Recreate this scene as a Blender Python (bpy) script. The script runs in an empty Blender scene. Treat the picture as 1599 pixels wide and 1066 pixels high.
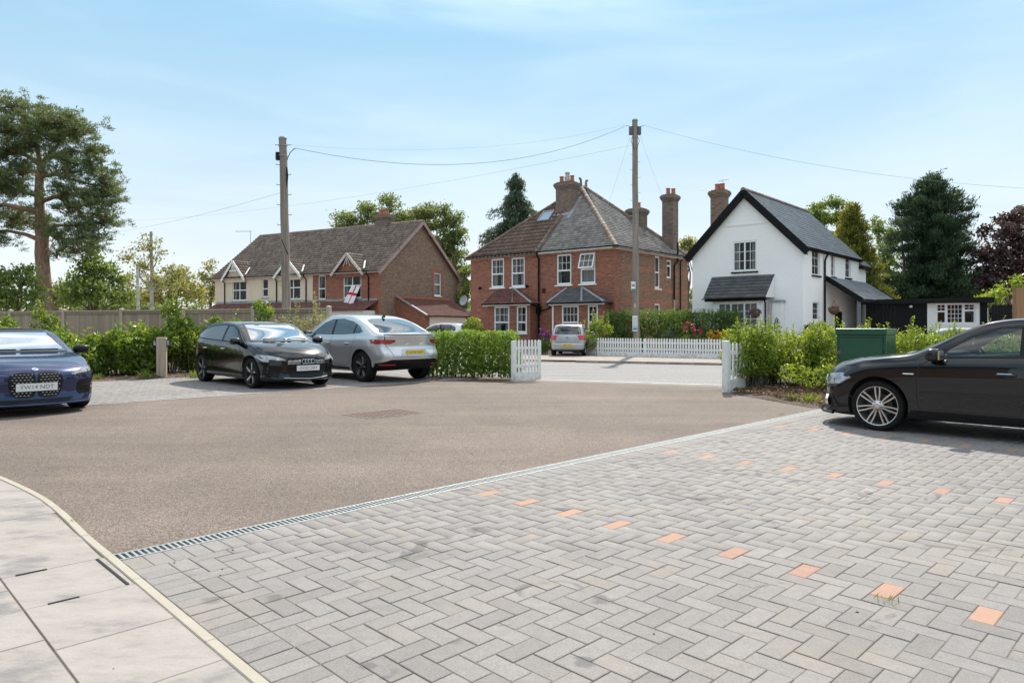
import bpy, bmesh, math, random
import numpy as np
from mathutils import Vector, Matrix
from mathutils.bvhtree import BVHTree

random.seed(7)
RNG = np.random.default_rng(7)
S = bpy.context.scene
COL = S.collection
R = math.radians

# ------------------------------------------------------------------ camera
F, CX, YH, CH = 1105.3, 799.5, 508.3, 1.33      # focal length in pixels of the 1599 px frame, horizon row, eye height
cam_d = bpy.data.cameras.new("camera")
cam_d.sensor_width = 36.0
cam_d.lens = 36.0 * F / 1599.0
cam_d.shift_y = -(533.0 - YH) / 1599.0
cam_d.clip_start = 0.05
cam_d.clip_end = 3000.0
cam = bpy.data.objects.new("camera", cam_d)
cam.location = (0, 0, CH)
cam.rotation_euler = (R(90), 0, 0)
COL.objects.link(cam)
S.camera = cam

# ------------------------------------------------------------------ sky, sun, exposure
SUN_EL, SUN_AZ = R(48), R(15)                   # azimuth clockwise from +Y
world = bpy.data.worlds.new("World")
S.world = world
world.use_nodes = True
wn, wl = world.node_tree.nodes, world.node_tree.links
wn.clear()
w_out = wn.new("ShaderNodeOutputWorld")
w_bg = wn.new("ShaderNodeBackground")
w_sky = wn.new("ShaderNodeTexSky")
w_sky.sky_type = 'NISHITA'
w_sky.sun_disc = False
w_sky.sun_elevation = SUN_EL
w_sky.sun_rotation = SUN_AZ
w_sky.altitude = 50
w_sky.air_density = 1.0
w_sky.dust_density = 0.6
w_sky.ozone_density = 1.5
w_bg.inputs["Strength"].default_value = 0.1
w_tc = wn.new("ShaderNodeTexCoord")
# pale summer haze: whitish at the horizon, clear blue higher up (x10, the background strength is 0.1)
w_sep = wn.new("ShaderNodeSeparateXYZ")
w_el = wn.new("ShaderNodeValToRGB")
els = [(0.0, (5.0, 5.25, 5.4)), (0.09, (4.6, 5.1, 5.45)), (0.24, (3.3, 4.55, 5.4)), (0.42, (2.05, 3.9, 5.3)), (0.7, (1.7, 3.3, 4.8)), (1.0, (1.7, 3.1, 4.6))]
while len(w_el.color_ramp.elements) < len(els):
 w_el.color_ramp.elements.new(0.5)
for e, (pos, c) in zip(w_el.color_ramp.elements, els):
 e.position = pos
 e.color = (*c, 1)
w_map = wn.new("ShaderNodeMapping")
w_map.inputs["Scale"].default_value = (1.2, 1.2, 6.5)
w_map.inputs["Location"].default_value = (3.7, 1.3, 0.4)
w_noise = wn.new("ShaderNodeTexNoise")
w_noise.inputs["Scale"].default_value = 1.7
w_noise.inputs["Detail"].default_value = 6.0
w_noise.inputs["Roughness"].default_value = 0.5
w_noise.inputs["Distortion"].default_value = 0.4
w_ramp = wn.new("ShaderNodeValToRGB")
w_ramp.color_ramp.elements[0].position = 0.40
w_ramp.color_ramp.elements[0].color = (0.0, 0.0, 0.0, 1)
w_ramp.color_ramp.elements[1].position = 0.62
w_ramp.color_ramp.elements[1].color = (0.95, 0.95, 0.95, 1)
w_mix = wn.new("ShaderNodeMixRGB")
w_mix.inputs[2].default_value = (12.0, 11.9, 11.7, 1)
w_hi = wn.new("ShaderNodeMapRange")             # thin wisps low down, fuller broken cloud higher up
w_hi.inputs["From Min"].default_value = 0.38
w_hi.inputs["From Max"].default_value = 0.62
w_hi.inputs["To Min"].default_value = 0.07
w_hi.inputs["To Max"].default_value = 1.0
w_mul = wn.new("ShaderNodeMath")
w_mul.operation = 'MULTIPLY'
w_nish = wn.new("ShaderNodeMixRGB")
w_nish.inputs[0].default_value = 0.12
wl.new(w_tc.outputs["Generated"], w_map.inputs["Vector"])
wl.new(w_tc.outputs["Generated"], w_sep.inputs[0])
wl.new(w_sep.outputs[2], w_el.inputs["Fac"])
wl.new(w_map.outputs["Vector"], w_noise.inputs["Vector"])
wl.new(w_noise.outputs["Fac"], w_ramp.inputs["Fac"])
wl.new(w_el.outputs["Color"], w_nish.inputs[1])
wl.new(w_sky.outputs["Color"], w_nish.inputs[2])
wl.new(w_nish.outputs["Color"], w_mix.inputs[1])
wl.new(w_sep.outputs[2], w_hi.inputs["Value"])
wl.new(w_ramp.outputs["Color"], w_mul.inputs[0])
wl.new(w_hi.outputs[0], w_mul.inputs[1])
wl.new(w_mul.outputs[0], w_mix.inputs[0])
wl.new(w_mix.outputs["Color"], w_bg.inputs["Color"])
wl.new(w_bg.outputs["Background"], w_out.inputs["Surface"])

sun_d = bpy.data.lights.new("sun", 'SUN')
sun_d.energy = 3.4
sun_d.angle = R(0.55)
sun_d.color = (1.0, 0.93, 0.83)
sun = bpy.data.objects.new("sun", sun_d)
sdir = Vector((math.sin(SUN_AZ) * math.cos(SUN_EL), math.cos(SUN_AZ) * math.cos(SUN_EL), math.sin(SUN_EL)))
sun.rotation_euler = sdir.to_track_quat('Z', 'Y').to_euler()
sun.location = sdir * 60
COL.objects.link(sun)

S.view_settings.view_transform = 'Standard'
S.view_settings.look = 'None'
S.view_settings.gamma = 1.0
S.view_settings.use_curve_mapping = False
S.view_settings.exposure = 0.8
S.render.engine = 'CYCLES'
S.cycles.max_bounces = 8
S.cycles.transparent_max_bounces = 16

# ------------------------------------------------------------------ geometry helpers
TH = 0.790031
UX, UY = math.sin(TH), math.cos(TH)             # parking frame: u runs along the drain, v along the bays

def uv(u, v, z=0.0):
 return Vector((u * UX + v * UY, u * UY - v * UX, z))

def to_uv(p):
 return (p[0] * UX + p[1] * UY, p[0] * UY - p[1] * UX)

def gp(px, py, z=0.0):
 d = (CH - z) * F / (py - YH)
 return Vector(((px - CX) * d / F, d, z))

def at(px, d, z=0.0):
 return Vector(((px - CX) * d / F, d, z))

def zat(py, d):
 return CH + (YH - py) * d / F

RD = Vector((0.932, -0.363, 0)).normalized()     # road direction
RN = Vector((0.363, 0.932, 0)).normalized()      # across the road, away from the camera

def sstep(a, b, x):
 t = min(1.0, max(0.0, (x - a) / (b - a)))
 return t * t * (3 - 2 * t)

ROAD_Z, FAR_Z = -0.13, -0.04

def gz(x, y):
 n = x * RN.x + y * RN.y
 return -0.13 * sstep(14.8, 18.0, n)

def link(name, me, mats=None, parent=None, loc=None, rotz=0.0):
 o = bpy.data.objects.new(name, me)
 COL.objects.link(o)
 if mats is not None and me is not None and len(me.materials) == 0:
  for m in (mats if isinstance(mats, (list, tuple)) else [mats]):
   me.materials.append(m)
 if parent is not None:
  o.parent = parent
 if loc is not None:
  o.location = loc
 if rotz:
  o.rotation_euler = (0, 0, rotz)
 return o

def tag(o, label, cat=None, group=None, kind=None):
 if label:
  o["label"] = label
 if cat:
  o["category"] = cat
 if group:
  o["group"] = group
 if kind:
  o["kind"] = kind
 return o

def thing(name, label, cat, loc=(0, 0, 0), rotz=0.0, group=None):
 o = bpy.data.objects.new(name, None)
 o.empty_display_size = 0.1
 COL.objects.link(o)
 o.location = loc
 o.rotation_euler = (0, 0, rotz)
 return tag(o, label, cat, group)

class MB:
 """collects faces; build() links them as one mesh object"""

 def __init__(self):
  self.v, self.f, self.m, self.uvs = [], [], [], []

 def add(self, verts, faces, mi=0):
  b = len(self.v)
  self.v += [tuple(p) for p in verts]
  for f in faces:
   self.f.append([b + i for i in f])
   self.m.append(mi)
  return self

 def box(self, x0, x1, y0, y1, z0, z1, mi=0, M=None):
  vs = [Vector(p) for p in ((x0, y0, z0), (x1, y0, z0), (x1, y1, z0), (x0, y1, z0), (x0, y0, z1), (x1, y0, z1), (x1, y1, z1), (x0, y1, z1))]
  if M is not None:
   vs = [M @ p for p in vs]
  return self.add(vs, [(0, 3, 2, 1), (4, 5, 6, 7), (0, 1, 5, 4), (1, 2, 6, 5), (2, 3, 7, 6), (3, 0, 4, 7)], mi)

 def bar(self, a, b, w, h, up=(0, 0, 1), mi=0):
  a, b = Vector(a), Vector(b)
  d = (b - a).normalized()
  s = d.cross(Vector(up))
  if s.length < 1e-5:
   s = d.cross(Vector((1, 0, 0)))
  s.normalize()
  t = s.cross(d)
  vs = []
  for p in (a, b):
   for (i, j) in ((-1, -1), (1, -1), (1, 1), (-1, 1)):
    vs.append(p + s * (i * w / 2) + t * (j * h / 2))
  return self.add(vs, [(3, 2, 1, 0), (4, 5, 6, 7), (0, 1, 5, 4), (1, 2, 6, 5), (2, 3, 7, 6), (3, 0, 4, 7)], mi)

 def tube(self, pts, rad, n=8, mi=0, cap=True):
  pts = [Vector(p) for p in pts]
  if not hasattr(rad, '__len__'):
   rad = [rad] * len(pts)
  rings, prev = [], None
  for i, p in enumerate(pts):
   d = (pts[min(i + 1, len(pts) - 1)] - pts[max(i - 1, 0)])
   if d.length < 1e-9:
    d = Vector((0, 0, 1))
   d.normalize()
   s = prev if prev is not None else d.orthogonal()
   s = s - d * s.dot(d)
   if s.length < 1e-6:
    s = d.orthogonal()
   s.normalize()
   prev = s
   t = d.cross(s)
   rings.append([p + (s * math.cos(2 * math.pi * k / n) + t * math.sin(2 * math.pi * k / n)) * rad[i] for k in range(n)])
  vs = [q for r in rings for q in r]
  fs = []
  for i in range(len(pts) - 1):
   for k in range(n):
    k2 = (k + 1) % n
    fs.append((i * n + k, i * n + k2, (i + 1) * n + k2, (i + 1) * n + k))
  if cap:
   fs.append(tuple(reversed(range(n))))
   fs.append(tuple((len(pts) - 1) * n + k for k in range(n)))
  return self.add(vs, fs, mi)

 def lathe(self, prof, n=24, mi=0, M=None, closed=False):
  """prof: (r, z) pairs revolved round z"""
  vs = []
  for r, z in prof:
   for k in range(n):
    a = 2 * math.pi * k / n
    p = Vector((r * math.cos(a), r * math.sin(a), z))
    vs.append(M @ p if M is not None else p)
  fs = []
  m = len(prof)
  for i in range(m if closed else m - 1):
   j = (i + 1) % m
   for k in range(n):
    k2 = (k + 1) % n
    fs.append((i * n + k, i * n + k2, j * n + k2, j * n + k))
  return self.add(vs, fs, mi)

 def prism(self, poly, a, b, M=None, mi=0):
  """poly in xz extruded along y from a to b"""
  n = len(poly)
  vs = [Vector((x, a, z)) for x, z in poly] + [Vector((x, b, z)) for x, z in poly]
  if M is not None:
   vs = [M @ p for p in vs]
  fs = [tuple(range(n)), tuple(reversed(range(n, 2 * n)))]
  for i in range(n):
   j = (i + 1) % n
   fs.append((j, i, n + i, n + j))
  return self.add(vs, fs, mi)

 def mesh(self, name, smooth=None, recalc=True):
  me = bpy.data.meshes.new(name)
  me.from_pydata(self.v, [], self.f)
  if any(self.m):
   me.polygons.foreach_set("material_index", self.m)
  if recalc:
   bm = bmesh.new()
   bm.from_mesh(me)
   bmesh.ops.recalc_face_normals(bm, faces=bm.faces)
   bm.to_mesh(me)
   bm.free()
  if smooth is not None:
   me.polygons.foreach_set("use_smooth", [True] * len(me.polygons))
   me.set_sharp_from_angle(angle=R(smooth))
  me.update()
  return me

 def build(self, name, mats, parent=None, smooth=None, loc=None, rotz=0.0, bevel=0.0, recalc=True):
  me = self.mesh(name, smooth, recalc)
  o = link(name, me, mats, parent, loc, rotz)
  if bevel:
   bv = o.modifiers.new("bevel", 'BEVEL')
   bv.width = bevel
   bv.segments = 2
   bv.limit_method = 'ANGLE'
   bv.angle_limit = R(40)
  return o

def np_mesh(name, V, Fq, smooth=False):
 """V (n,3) float, Fq (m,k) int, all faces with k corners"""
 V = np.asarray(V, dtype=np.float32)
 Fq = np.asarray(Fq, dtype=np.int32)
 me = bpy.data.meshes.new(name)
 me.vertices.add(len(V))
 me.vertices.foreach_set("co", V.ravel())
 k = Fq.shape[1]
 me.loops.add(Fq.size)
 me.loops.foreach_set("vertex_index", Fq.ravel())
 me.polygons.add(len(Fq))
 me.polygons.foreach_set("loop_start", np.arange(len(Fq), dtype=np.int32) * k)
 me.polygons.foreach_set("loop_total", np.full(len(Fq), k, dtype=np.int32))
 if smooth:
  me.polygons.foreach_set("use_smooth", np.ones(len(Fq), dtype=bool))
 me.update(calc_edges=True)
 return me

def copy_tree(o, parent=None):
 c = o.copy()
 COL.objects.link(c)
 c.parent = parent
 for ch in list(o.children):
  copy_tree(ch, c)
 return c

def text_mesh(body, size, depth=0.002):
 cu = bpy.data.curves.new("lettering", 'FONT')
 cu.body = body
 cu.size = size
 cu.align_x = 'CENTER'
 cu.align_y = 'CENTER'
 cu.extrude = depth
 cu.resolution_u = 3
 t = bpy.data.objects.new("lettering", cu)
 COL.objects.link(t)
 me = bpy.data.meshes.new_from_object(t.evaluated_get(bpy.context.evaluated_depsgraph_get()))
 bpy.data.objects.remove(t)
 bpy.data.curves.remove(cu)
 me.materials.clear()
 return me

# ------------------------------------------------------------------ materials
class G:
 """tiny node graph writer"""

 def __init__(self, name):
  self.mat = bpy.data.materials.new(name)
  self.mat.use_nodes = True
  self.n, self.l = self.mat.node_tree.nodes, self.mat.node_tree.links
  self.n.clear()
  self.out = self.n.new("ShaderNodeOutputMaterial")
  self.p = self.n.new("ShaderNodeBsdfPrincipled")
  self.l.new(self.p.outputs[0], self.out.inputs[0])

 def node(self, t, **kw):
  nd = self.n.new(t)
  for k, v in kw.items():
   setattr(nd, k, v)
  return nd

 def set(self, sock, val):
  if hasattr(val, 'is_output') or isinstance(val, bpy.types.NodeSocket):
   self.l.new(val, sock)
  else:
   if isinstance(val, (tuple, list)) and len(val) == 3 and sock.type == 'RGBA':
    val = (*val, 1)
   sock.default_value = val

 def coord(self, which="Object", scale=(1, 1, 1), rot=(0, 0, 0)):
  tc = self.node("ShaderNodeTexCoord")
  mp = self.node("ShaderNodeMapping")
  mp.inputs["Scale"].default_value = scale
  mp.inputs["Rotation"].default_value = rot
  self.l.new(tc.outputs[which], mp.inputs[0])
  return mp.outputs[0]

 def world(self, scale=(1, 1, 1), rot=(0, 0, 0)):
  ge = self.node("ShaderNodeNewGeometry")
  mp = self.node("ShaderNodeMapping")
  mp.inputs["Scale"].default_value = scale
  mp.inputs["Rotation"].default_value = rot
  self.l.new(ge.outputs["Position"], mp.inputs[0])
  return mp.outputs[0]

 def noise(self, vec, scale, detail=4, rough=0.55, dist=0.0):
  nd = self.node("ShaderNodeTexNoise")
  nd.inputs["Scale"].default_value = scale
  nd.inputs["Detail"].default_value = detail
  nd.inputs["Roughness"].default_value = rough
  nd.inputs["Distortion"].default_value = dist
  if vec is not None:
   self.l.new(vec, nd.inputs["Vector"])
  return nd.outputs["Fac"]

 def voro(self, vec, scale, feature='F1', out="Distance"):
  nd = self.node("ShaderNodeTexVoronoi", feature=feature)
  nd.inputs["Scale"].default_value = scale
  self.l.new(vec, nd.inputs["Vector"])
  return nd.outputs[out]

 def ramp(self, fac, stops, interp='LINEAR'):
  nd = self.node("ShaderNodeValToRGB")
  cr = nd.color_ramp
  cr.interpolation = interp
  while len(cr.elements) < len(stops):
   cr.elements.new(0.5)
  for e, (pos, c) in zip(cr.elements, stops):
   e.position = pos
   e.color = (c, c, c, 1) if not hasattr(c, '__len__') else (*c, 1)
  self.l.new(fac, nd.inputs[0])
  return nd.outputs[0]

 def mix(self, fac, a, b, blend='MIX'):
  nd = self.node("ShaderNodeMixRGB", blend_type=blend)
  self.set(nd.inputs[0], fac)
  self.set(nd.inputs[1], a)
  self.set(nd.inputs[2], b)
  return nd.outputs[0]

 def math(self, op, a, b=0.0, clamp=False):
  nd = self.node("ShaderNodeMath", operation=op)
  nd.use_clamp = clamp
  self.set(nd.inputs[0], a)
  self.set(nd.inputs[1], b)
  return nd.outputs[0]

 def bump(self, height, strength=0.3, dist=0.01, normal=None):
  nd = self.node("ShaderNodeBump")
  nd.inputs["Strength"].default_value = strength
  nd.inputs["Distance"].default_value = dist
  self.l.new(height, nd.inputs["Height"])
  if normal is not None:
   self.l.new(normal, nd.inputs["Normal"])
  self.l.new(nd.outputs[0], self.p.inputs["Normal"])
  return nd.outputs[0]

 def base(self, c):
  self.set(self.p.inputs["Base Color"], c)
  return self

 def rough(self, r):
  self.set(self.p.inputs["Roughness"], r)
  return self

 def par(self, **kw):
  for k, v in kw.items():
   self.set(self.p.inputs[k.replace('_', ' ')], v)
  return self

 def islands(self):
  return self.node("ShaderNodeNewGeometry").outputs["Random Per Island"]

 def objrand(self):
  return self.node("ShaderNodeObjectInfo").outputs["Random"]

def simple(name, col, rough=0.6, metal=0.0, var=0.12, vscale=6.0, coat=0.0, bump=0.0, bscale=60.0, spec=0.5):
 g = G(name)
 g.par(Specular_IOR_Level=spec)
 vec = g.coord()
 n = g.noise(vec, vscale, 5)
 lo = tuple(c * (1 - var) for c in col)
 hi = tuple(min(1, c * (1 + var)) for c in col)
 g.base(g.ramp(n, [(0.3, lo), (0.7, hi)])).rough(rough).par(Metallic=metal)
 if coat:
  g.par(Coat_Weight=coat, Coat_Roughness=0.03)
 if bump:
  g.bump(g.noise(vec, bscale, 4), bump, 0.01)
 return g.mat

MT = {}

def make_materials():
 # --- tarmac of the yard: bound gravel, brown grey, speckled
 g = G("yard_tarmac")
 w = g.world()
 speck = g.voro(w, 115, out="Color")
 sp = g.node("ShaderNodeSeparateColor")
 g.l.new(speck, sp.inputs[0])
 c1 = g.ramp(sp.outputs[0], [(0.0, (0.075, 0.057, 0.047)), (0.35, (0.148, 0.115, 0.095)), (0.7, (0.195, 0.156, 0.130)), (1.0, (0.29, 0.245, 0.21))])
 big = g.noise(w, 0.22, 5, 0.6)
 mid = g.noise(w, 1.7, 6, 0.7)
 mp = g.world((0.16, 1.3, 1), (0, 0, R(-46)))
 track = g.noise(mp, 0.9, 4, 0.55)
 c2 = g.mix(0.9, c1, g.ramp(big, [(0.32, (0.70, 0.69, 0.68)), (0.68, (1.12, 1.09, 1.06))]), 'MULTIPLY')
 c3 = g.mix(0.7, c2, g.ramp(mid, [(0.3, 0.84), (0.72, 1.10)]), 'MULTIPLY')
 c3 = g.mix(0.8, c3, g.ramp(track, [(0.32, 0.78), (0.68, 1.12)]), 'MULTIPLY')
 spot = g.noise(w, 5.5, 2, 0.4)
 c3 = g.mix(g.ramp(spot, [(0.76, 0.0), (0.80, 0.5)]), c3, (0.06, 0.05, 0.045))
 g.base(c3).rough(0.92)
 g.bump(g.voro(w, 115), 0.5, 0.005)
 MT["tarmac"] = g.mat
 # --- public road
 g = G("road_asphalt")
 w = g.world()
 sp = g.node("ShaderNodeSeparateColor")
 g.l.new(g.voro(w, 70, out="Color"), sp.inputs[0])
 c1 = g.ramp(sp.outputs[0], [(0.0, (0.12, 0.115, 0.11)), (0.5, (0.215, 0.206, 0.198)), (1.0, (0.32, 0.305, 0.295))])
 mp = g.world((0.12, 1.4, 1), (0, 0, R(21.3)))
 c2 = g.mix(0.8, c1, g.ramp(g.noise(mp, 1.0, 5, 0.6), [(0.3, 0.82), (0.7, 1.12)]), 'MULTIPLY')
 g.base(c2).rough(0.88)
 g.bump(g.voro(w, 70), 0.4, 0.005)
 MT["road"] = g.mat
 # --- block pavers: tone from the piece itself
 for key in ("attr", "objr"):
  g = G("block_paver_" + ("joined" if key == "attr" else "single"))
  w = g.world()
  if key == "attr":
   at_ = g.node("ShaderNodeAttribute")
   at_.attribute_name = "tone"
   tone = at_.outputs["Fac"]
  else:
   tone = g.objrand()
  ctone = g.ramp(tone, [(0.0, (0.198, 0.183, 0.175)), (0.3, (0.222, 0.206, 0.198)), (0.7, (0.236, 0.219, 0.211)), (0.92, (0.254, 0.236, 0.227)), (1.0, (0.236, 0.211, 0.19))])
  fine = g.noise(w, 150, 4, 0.75)
  med = g.noise(w, 14, 6, 0.65)
  big = g.noise(w, 0.55, 4, 0.6)
  c = g.mix(0.8, ctone, g.ramp(fine, [(0.30, 0.62), (0.5, 1.0), (0.70, 1.32)]), 'MULTIPLY')
  c = g.mix(0.6, c, g.ramp(med, [(0.3, 0.84), (0.7, 1.1)]), 'MULTIPLY')
  c = g.mix(0.8, c, g.ramp(big, [(0.3, (0.86, 0.86, 0.86)), (0.7, (1.1, 1.09, 1.07))]), 'MULTIPLY')
  stain = g.noise(w, 2.3, 3, 0.5, 1.0)
  c = g.mix(g.ramp(stain, [(0.645, 0.0), (0.68, 0.6)]), c, (0.085, 0.079, 0.075))
  edge = g.noise(w, 22, 4, 0.6)
  for (sx_, sy_, sr_) in ((940, 937, 0.075), (912, 1034, 0.06), (427, 935, 0.06), (330, 938, 0.06), (748, 828, 0.10), (575, 1040, 0.04)):
   q_ = gp(sx_, sy_)
   dn = g.node("ShaderNodeVectorMath", operation='DISTANCE')
   g.l.new(w, dn.inputs[0])
   dn.inputs[1].default_value = (q_.x, q_.y, 0.004)
   f_ = g.math('ADD', g.math('DIVIDE', dn.outputs["Value"], sr_), g.math('MULTIPLY', edge, 1.5))
   c = g.mix(g.ramp(g.math('MULTIPLY', f_, 0.4), [(0.52, 0.62), (0.66, 0.0)]), c, (0.085, 0.08, 0.077))
  tan = g.noise(w, 1.1, 5, 0.65)
  c = g.mix(g.ramp(tan, [(0.52, 0.0), (0.70, 0.35)]), c, (0.255, 0.215, 0.165))
  g.base(c).rough(0.85)
  g.bump(fine, 0.35, 0.004)
  MT["paver_" + key] = g.mat
 g = G("orange_paver")
 w = g.world()
 c = g.mix(0.7, (0.325, 0.195, 0.145), g.ramp(g.noise(w, 220, 3, 0.7), [(0.3, 0.62), (0.5, 1.0), (0.7, 1.3)]), 'MULTIPLY')
 c = g.mix(0.6, c, g.ramp(g.noise(w, 16, 5, 0.7), [(0.3, 0.75), (0.7, 1.12)]), 'MULTIPLY')
 c = g.mix(g.objrand(), c, g.mix(0.5, c, (0.42, 0.25, 0.165)))
 g.base(c).rough(0.85)
 MT["paver_orange"] = g.mat
 g = G("joint_sand")
 w = g.world()
 g.base(g.ramp(g.noise(w, 3.0, 6, 0.7), [(0.3, (0.18, 0.155, 0.128)), (0.55, (0.24, 0.205, 0.165)), (0.72, (0.19, 0.172, 0.1))])).rough(0.95)
 g.bump(g.noise(w, 300, 2), 0.5, 0.004)
 MT["joint"] = g.mat
 # --- riven slabs
 g = G("paving_slab")
 w = g.world()
 off = g.node("ShaderNodeVectorMath", operation='ADD')
 g.l.new(w, off.inputs[0])
 comb = g.node("ShaderNodeCombineXYZ")
 r_ = g.objrand()
 g.l.new(g.math('MULTIPLY', r_, 17.0), comb.inputs[0])
 g.l.new(g.math('MULTIPLY', r_, 31.0), comb.inputs[1])
 g.l.new(comb.outputs[0], off.inputs[1])
 mp = g.node("ShaderNodeMapping")
 mp.inputs["Rotation"].default_value = (0, 0, R(-45))
 mp.inputs["Scale"].default_value = (1.0, 2.0, 1)
 g.l.new(off.outputs[0], mp.inputs[0])
 n1 = g.noise(mp.outputs[0], 2.2, 9, 0.66, 0.25)
 n2 = g.noise(mp.outputs[0], 6.5, 9, 0.74, 0.2)
 c = g.ramp(n1, [(0.36, (0.19, 0.178, 0.172)), (0.47, (0.29, 0.262, 0.24)), (0.62, (0.325, 0.295, 0.272))])
 c = g.mix(0.55, c, g.ramp(n2, [(0.30, (0.66, 0.67, 0.68)), (0.46, (1.0, 1.0, 1.0)), (0.7, (1.05, 1.04, 1.02))]), 'MULTIPLY')
 c = g.mix(0.6, c, g.ramp(g.noise(w, 170, 3, 0.7), [(0.3, 0.84), (0.7, 1.12)]), 'MULTIPLY')
 g.base(c).rough(0.78)
 g.bump(n2, 0.35, 0.012)
 MT["slab"] = g.mat
 g = G("cream_edging")
 w = g.world()
 c = g.mix(0.6, (0.38, 0.342, 0.28), g.ramp(g.noise(w, 160, 3, 0.7), [(0.3, 0.8), (0.7, 1.12)]), 'MULTIPLY')
 c = g.mix(0.5, c, g.ramp(g.noise(w, 4, 6, 0.7), [(0.3, 0.8), (0.65, 1.08)]), 'MULTIPLY')
 g.base(c).rough(0.85)
 g.bump(g.noise(w, 200, 3), 0.3, 0.004)
 MT["edging"] = g.mat
 MT["galv"] = simple("galvanised_steel", (0.33, 0.345, 0.345), 0.5, 0.35, 0.2, 25)
 MT["slot"] = simple("drain_dark", (0.02, 0.02, 0.02), 0.9)
 MT["concrete"] = simple("concrete", (0.40, 0.38, 0.355), 0.9, 0, 0.2, 5, bump=0.3)
 MT["kerb"] = simple("kerb_stone", (0.30, 0.255, 0.225), 0.9, 0, 0.25, 4, bump=0.3)
 MT["pavement"] = simple("pavement_tarmac", (0.30, 0.25, 0.215), 0.92, 0, 0.22, 3, bump=0.4, bscale=90)
 MT["line"] = simple("road_marking", (0.50, 0.50, 0.48), 0.7, 0, 0.25, 5)
 # --- ground
 g = G("ground_soil_grass")
 w = g.world()
 c = g.ramp(g.noise(w, 0.25, 7, 0.7), [(0.3, (0.085, 0.10, 0.035)), (0.55, (0.12, 0.13, 0.05)), (0.75, (0.16, 0.14, 0.08))])
 c = g.mix(0.6, c, g.ramp(g.noise(w, 14, 5, 0.7), [(0.3, 0.6), (0.7, 1.3)]), 'MULTIPLY')
 g.base(c).rough(0.95)
 MT["ground"] = g.mat
 g = G("bark_soil")
 w = g.world()
 c = g.ramp(g.noise(w, 26, 6, 0.75), [(0.3, (0.035, 0.024, 0.017)), (0.52, (0.11, 0.075, 0.055)), (0.75, (0.24, 0.18, 0.135))])
 g.base(c).rough(0.95)
 g.bump(g.noise(w, 40, 5), 0.9, 0.03)
 MT["soil"] = g.mat
 MT["gravel"] = simple("drive_gravel", (0.27, 0.215, 0.17), 0.95, 0, 0.3, 12, bump=0.6)
 # --- woodwork
 g = G("weathered_fence_wood")
 v_ = g.coord("Object", (14, 14, 0.9))
 rr = g.objrand()
 c = g.ramp(g.noise(v_, 1.5, 6, 0.65), [(0.3, (0.25, 0.195, 0.145)), (0.7, (0.43, 0.35, 0.27))])
 c = g.mix(1.0, c, g.ramp(rr, [(0, (0.78, 0.77, 0.75)), (1, (1.16, 1.12, 1.05))]), 'MULTIPLY')
 g.base(c).rough(0.9)
 g.bump(g.noise(v_, 3, 5), 0.3, 0.01)
 MT["fence"] = g.mat
 g = G("pale_fence_post")
 v_ = g.coord("Object", (9, 9, 1.0))
 c = g.ramp(g.noise(v_, 1.5, 6, 0.65), [(0.3, (0.38, 0.31, 0.23)), (0.7, (0.56, 0.48, 0.37))])
 g.base(c).rough(0.9)
 MT["fence_post"] = g.mat
 g = G("brown_fence_wood")
 v_ = g.coord("Object", (14, 14, 0.9))
 c = g.ramp(g.noise(v_, 1.5, 6, 0.65), [(0.3, (0.20, 0.105, 0.055)), (0.7, (0.33, 0.19, 0.105))])
 c = g.mix(1.0, c, g.ramp(g.objrand(), [(0, 0.8), (1, 1.2)]), 'MULTIPLY')
 g.base(c).rough(0.85)
 MT["fence_brown"] = g.mat
 g = G("pole_wood")
 v_ = g.coord("Object", (9, 9, 0.35))
 c = g.ramp(g.noise(v_, 2.0, 7, 0.7), [(0.28, (0.13, 0.105, 0.085)), (0.5, (0.26, 0.215, 0.18)), (0.75, (0.36, 0.315, 0.275))])
 g.base(c).rough(0.92)
 g.bump(g.noise(v_, 5, 5), 0.5, 0.02)
 MT["pole"] = g.mat
 g = G("bollard_oak")
 v_ = g.coord("Object", (10, 10, 0.8))
 c = g.ramp(g.noise(v_, 1.6, 7, 0.7), [(0.28, (0.25, 0.195, 0.145)), (0.5, (0.42, 0.34, 0.26)), (0.75, (0.52, 0.43, 0.34))])
 g.base(c).rough(0.85)
 g.bump(g.noise(v_, 4, 5), 0.4, 0.01)
 MT["oak"] = g.mat
 g = G("white_painted_wood")
 v_ = g.coord("Object", (6, 6, 2))
 n = g.noise(v_, 3, 7, 0.7)
 c = g.ramp(n, [(0.25, (0.62, 0.60, 0.56)), (0.5, (0.80, 0.79, 0.77)), (0.7, (0.83, 0.83, 0.82))])
 ge = g.node("ShaderNodeNewGeometry")
 sx = g.node("ShaderNodeSeparateXYZ")
 g.l.new(ge.outputs["Position"], sx.inputs[0])
 splash = g.math('MULTIPLY', g.ramp(sx.outputs[2], [(0.0, 1.0), (0.28, 0.0)]), g.ramp(g.noise(g.world(), 7, 5), [(0.4, 0.0), (0.7, 0.8)]))
 c = g.mix(splash, c, (0.36, 0.35, 0.29))
 g.base(c).rough(0.6)
 MT["picket"] = g.mat
 MT["white"] = simple("white_upvc", (0.82, 0.82, 0.81), 0.35, 0, 0.03)
 MT["white_paint"] = simple("white_paint", (0.80, 0.79, 0.77), 0.6, 0, 0.05)
 MT["black_paint"] = simple("black_paint", (0.008, 0.0085, 0.0095), 0.6, 0, 0.3, spec=0.16)
 MT["black_pl"] = simple("black_plastic", (0.007, 0.007, 0.0075), 0.42, 0, 0.15, spec=0.28)
 MT["dark_frame"] = simple("dark_rubber", (0.01, 0.01, 0.011), 0.6, 0, 0.1)
 MT["lead"] = simple("lead_flashing", (0.30, 0.31, 0.33), 0.55, 0.2, 0.25, 8)
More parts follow.
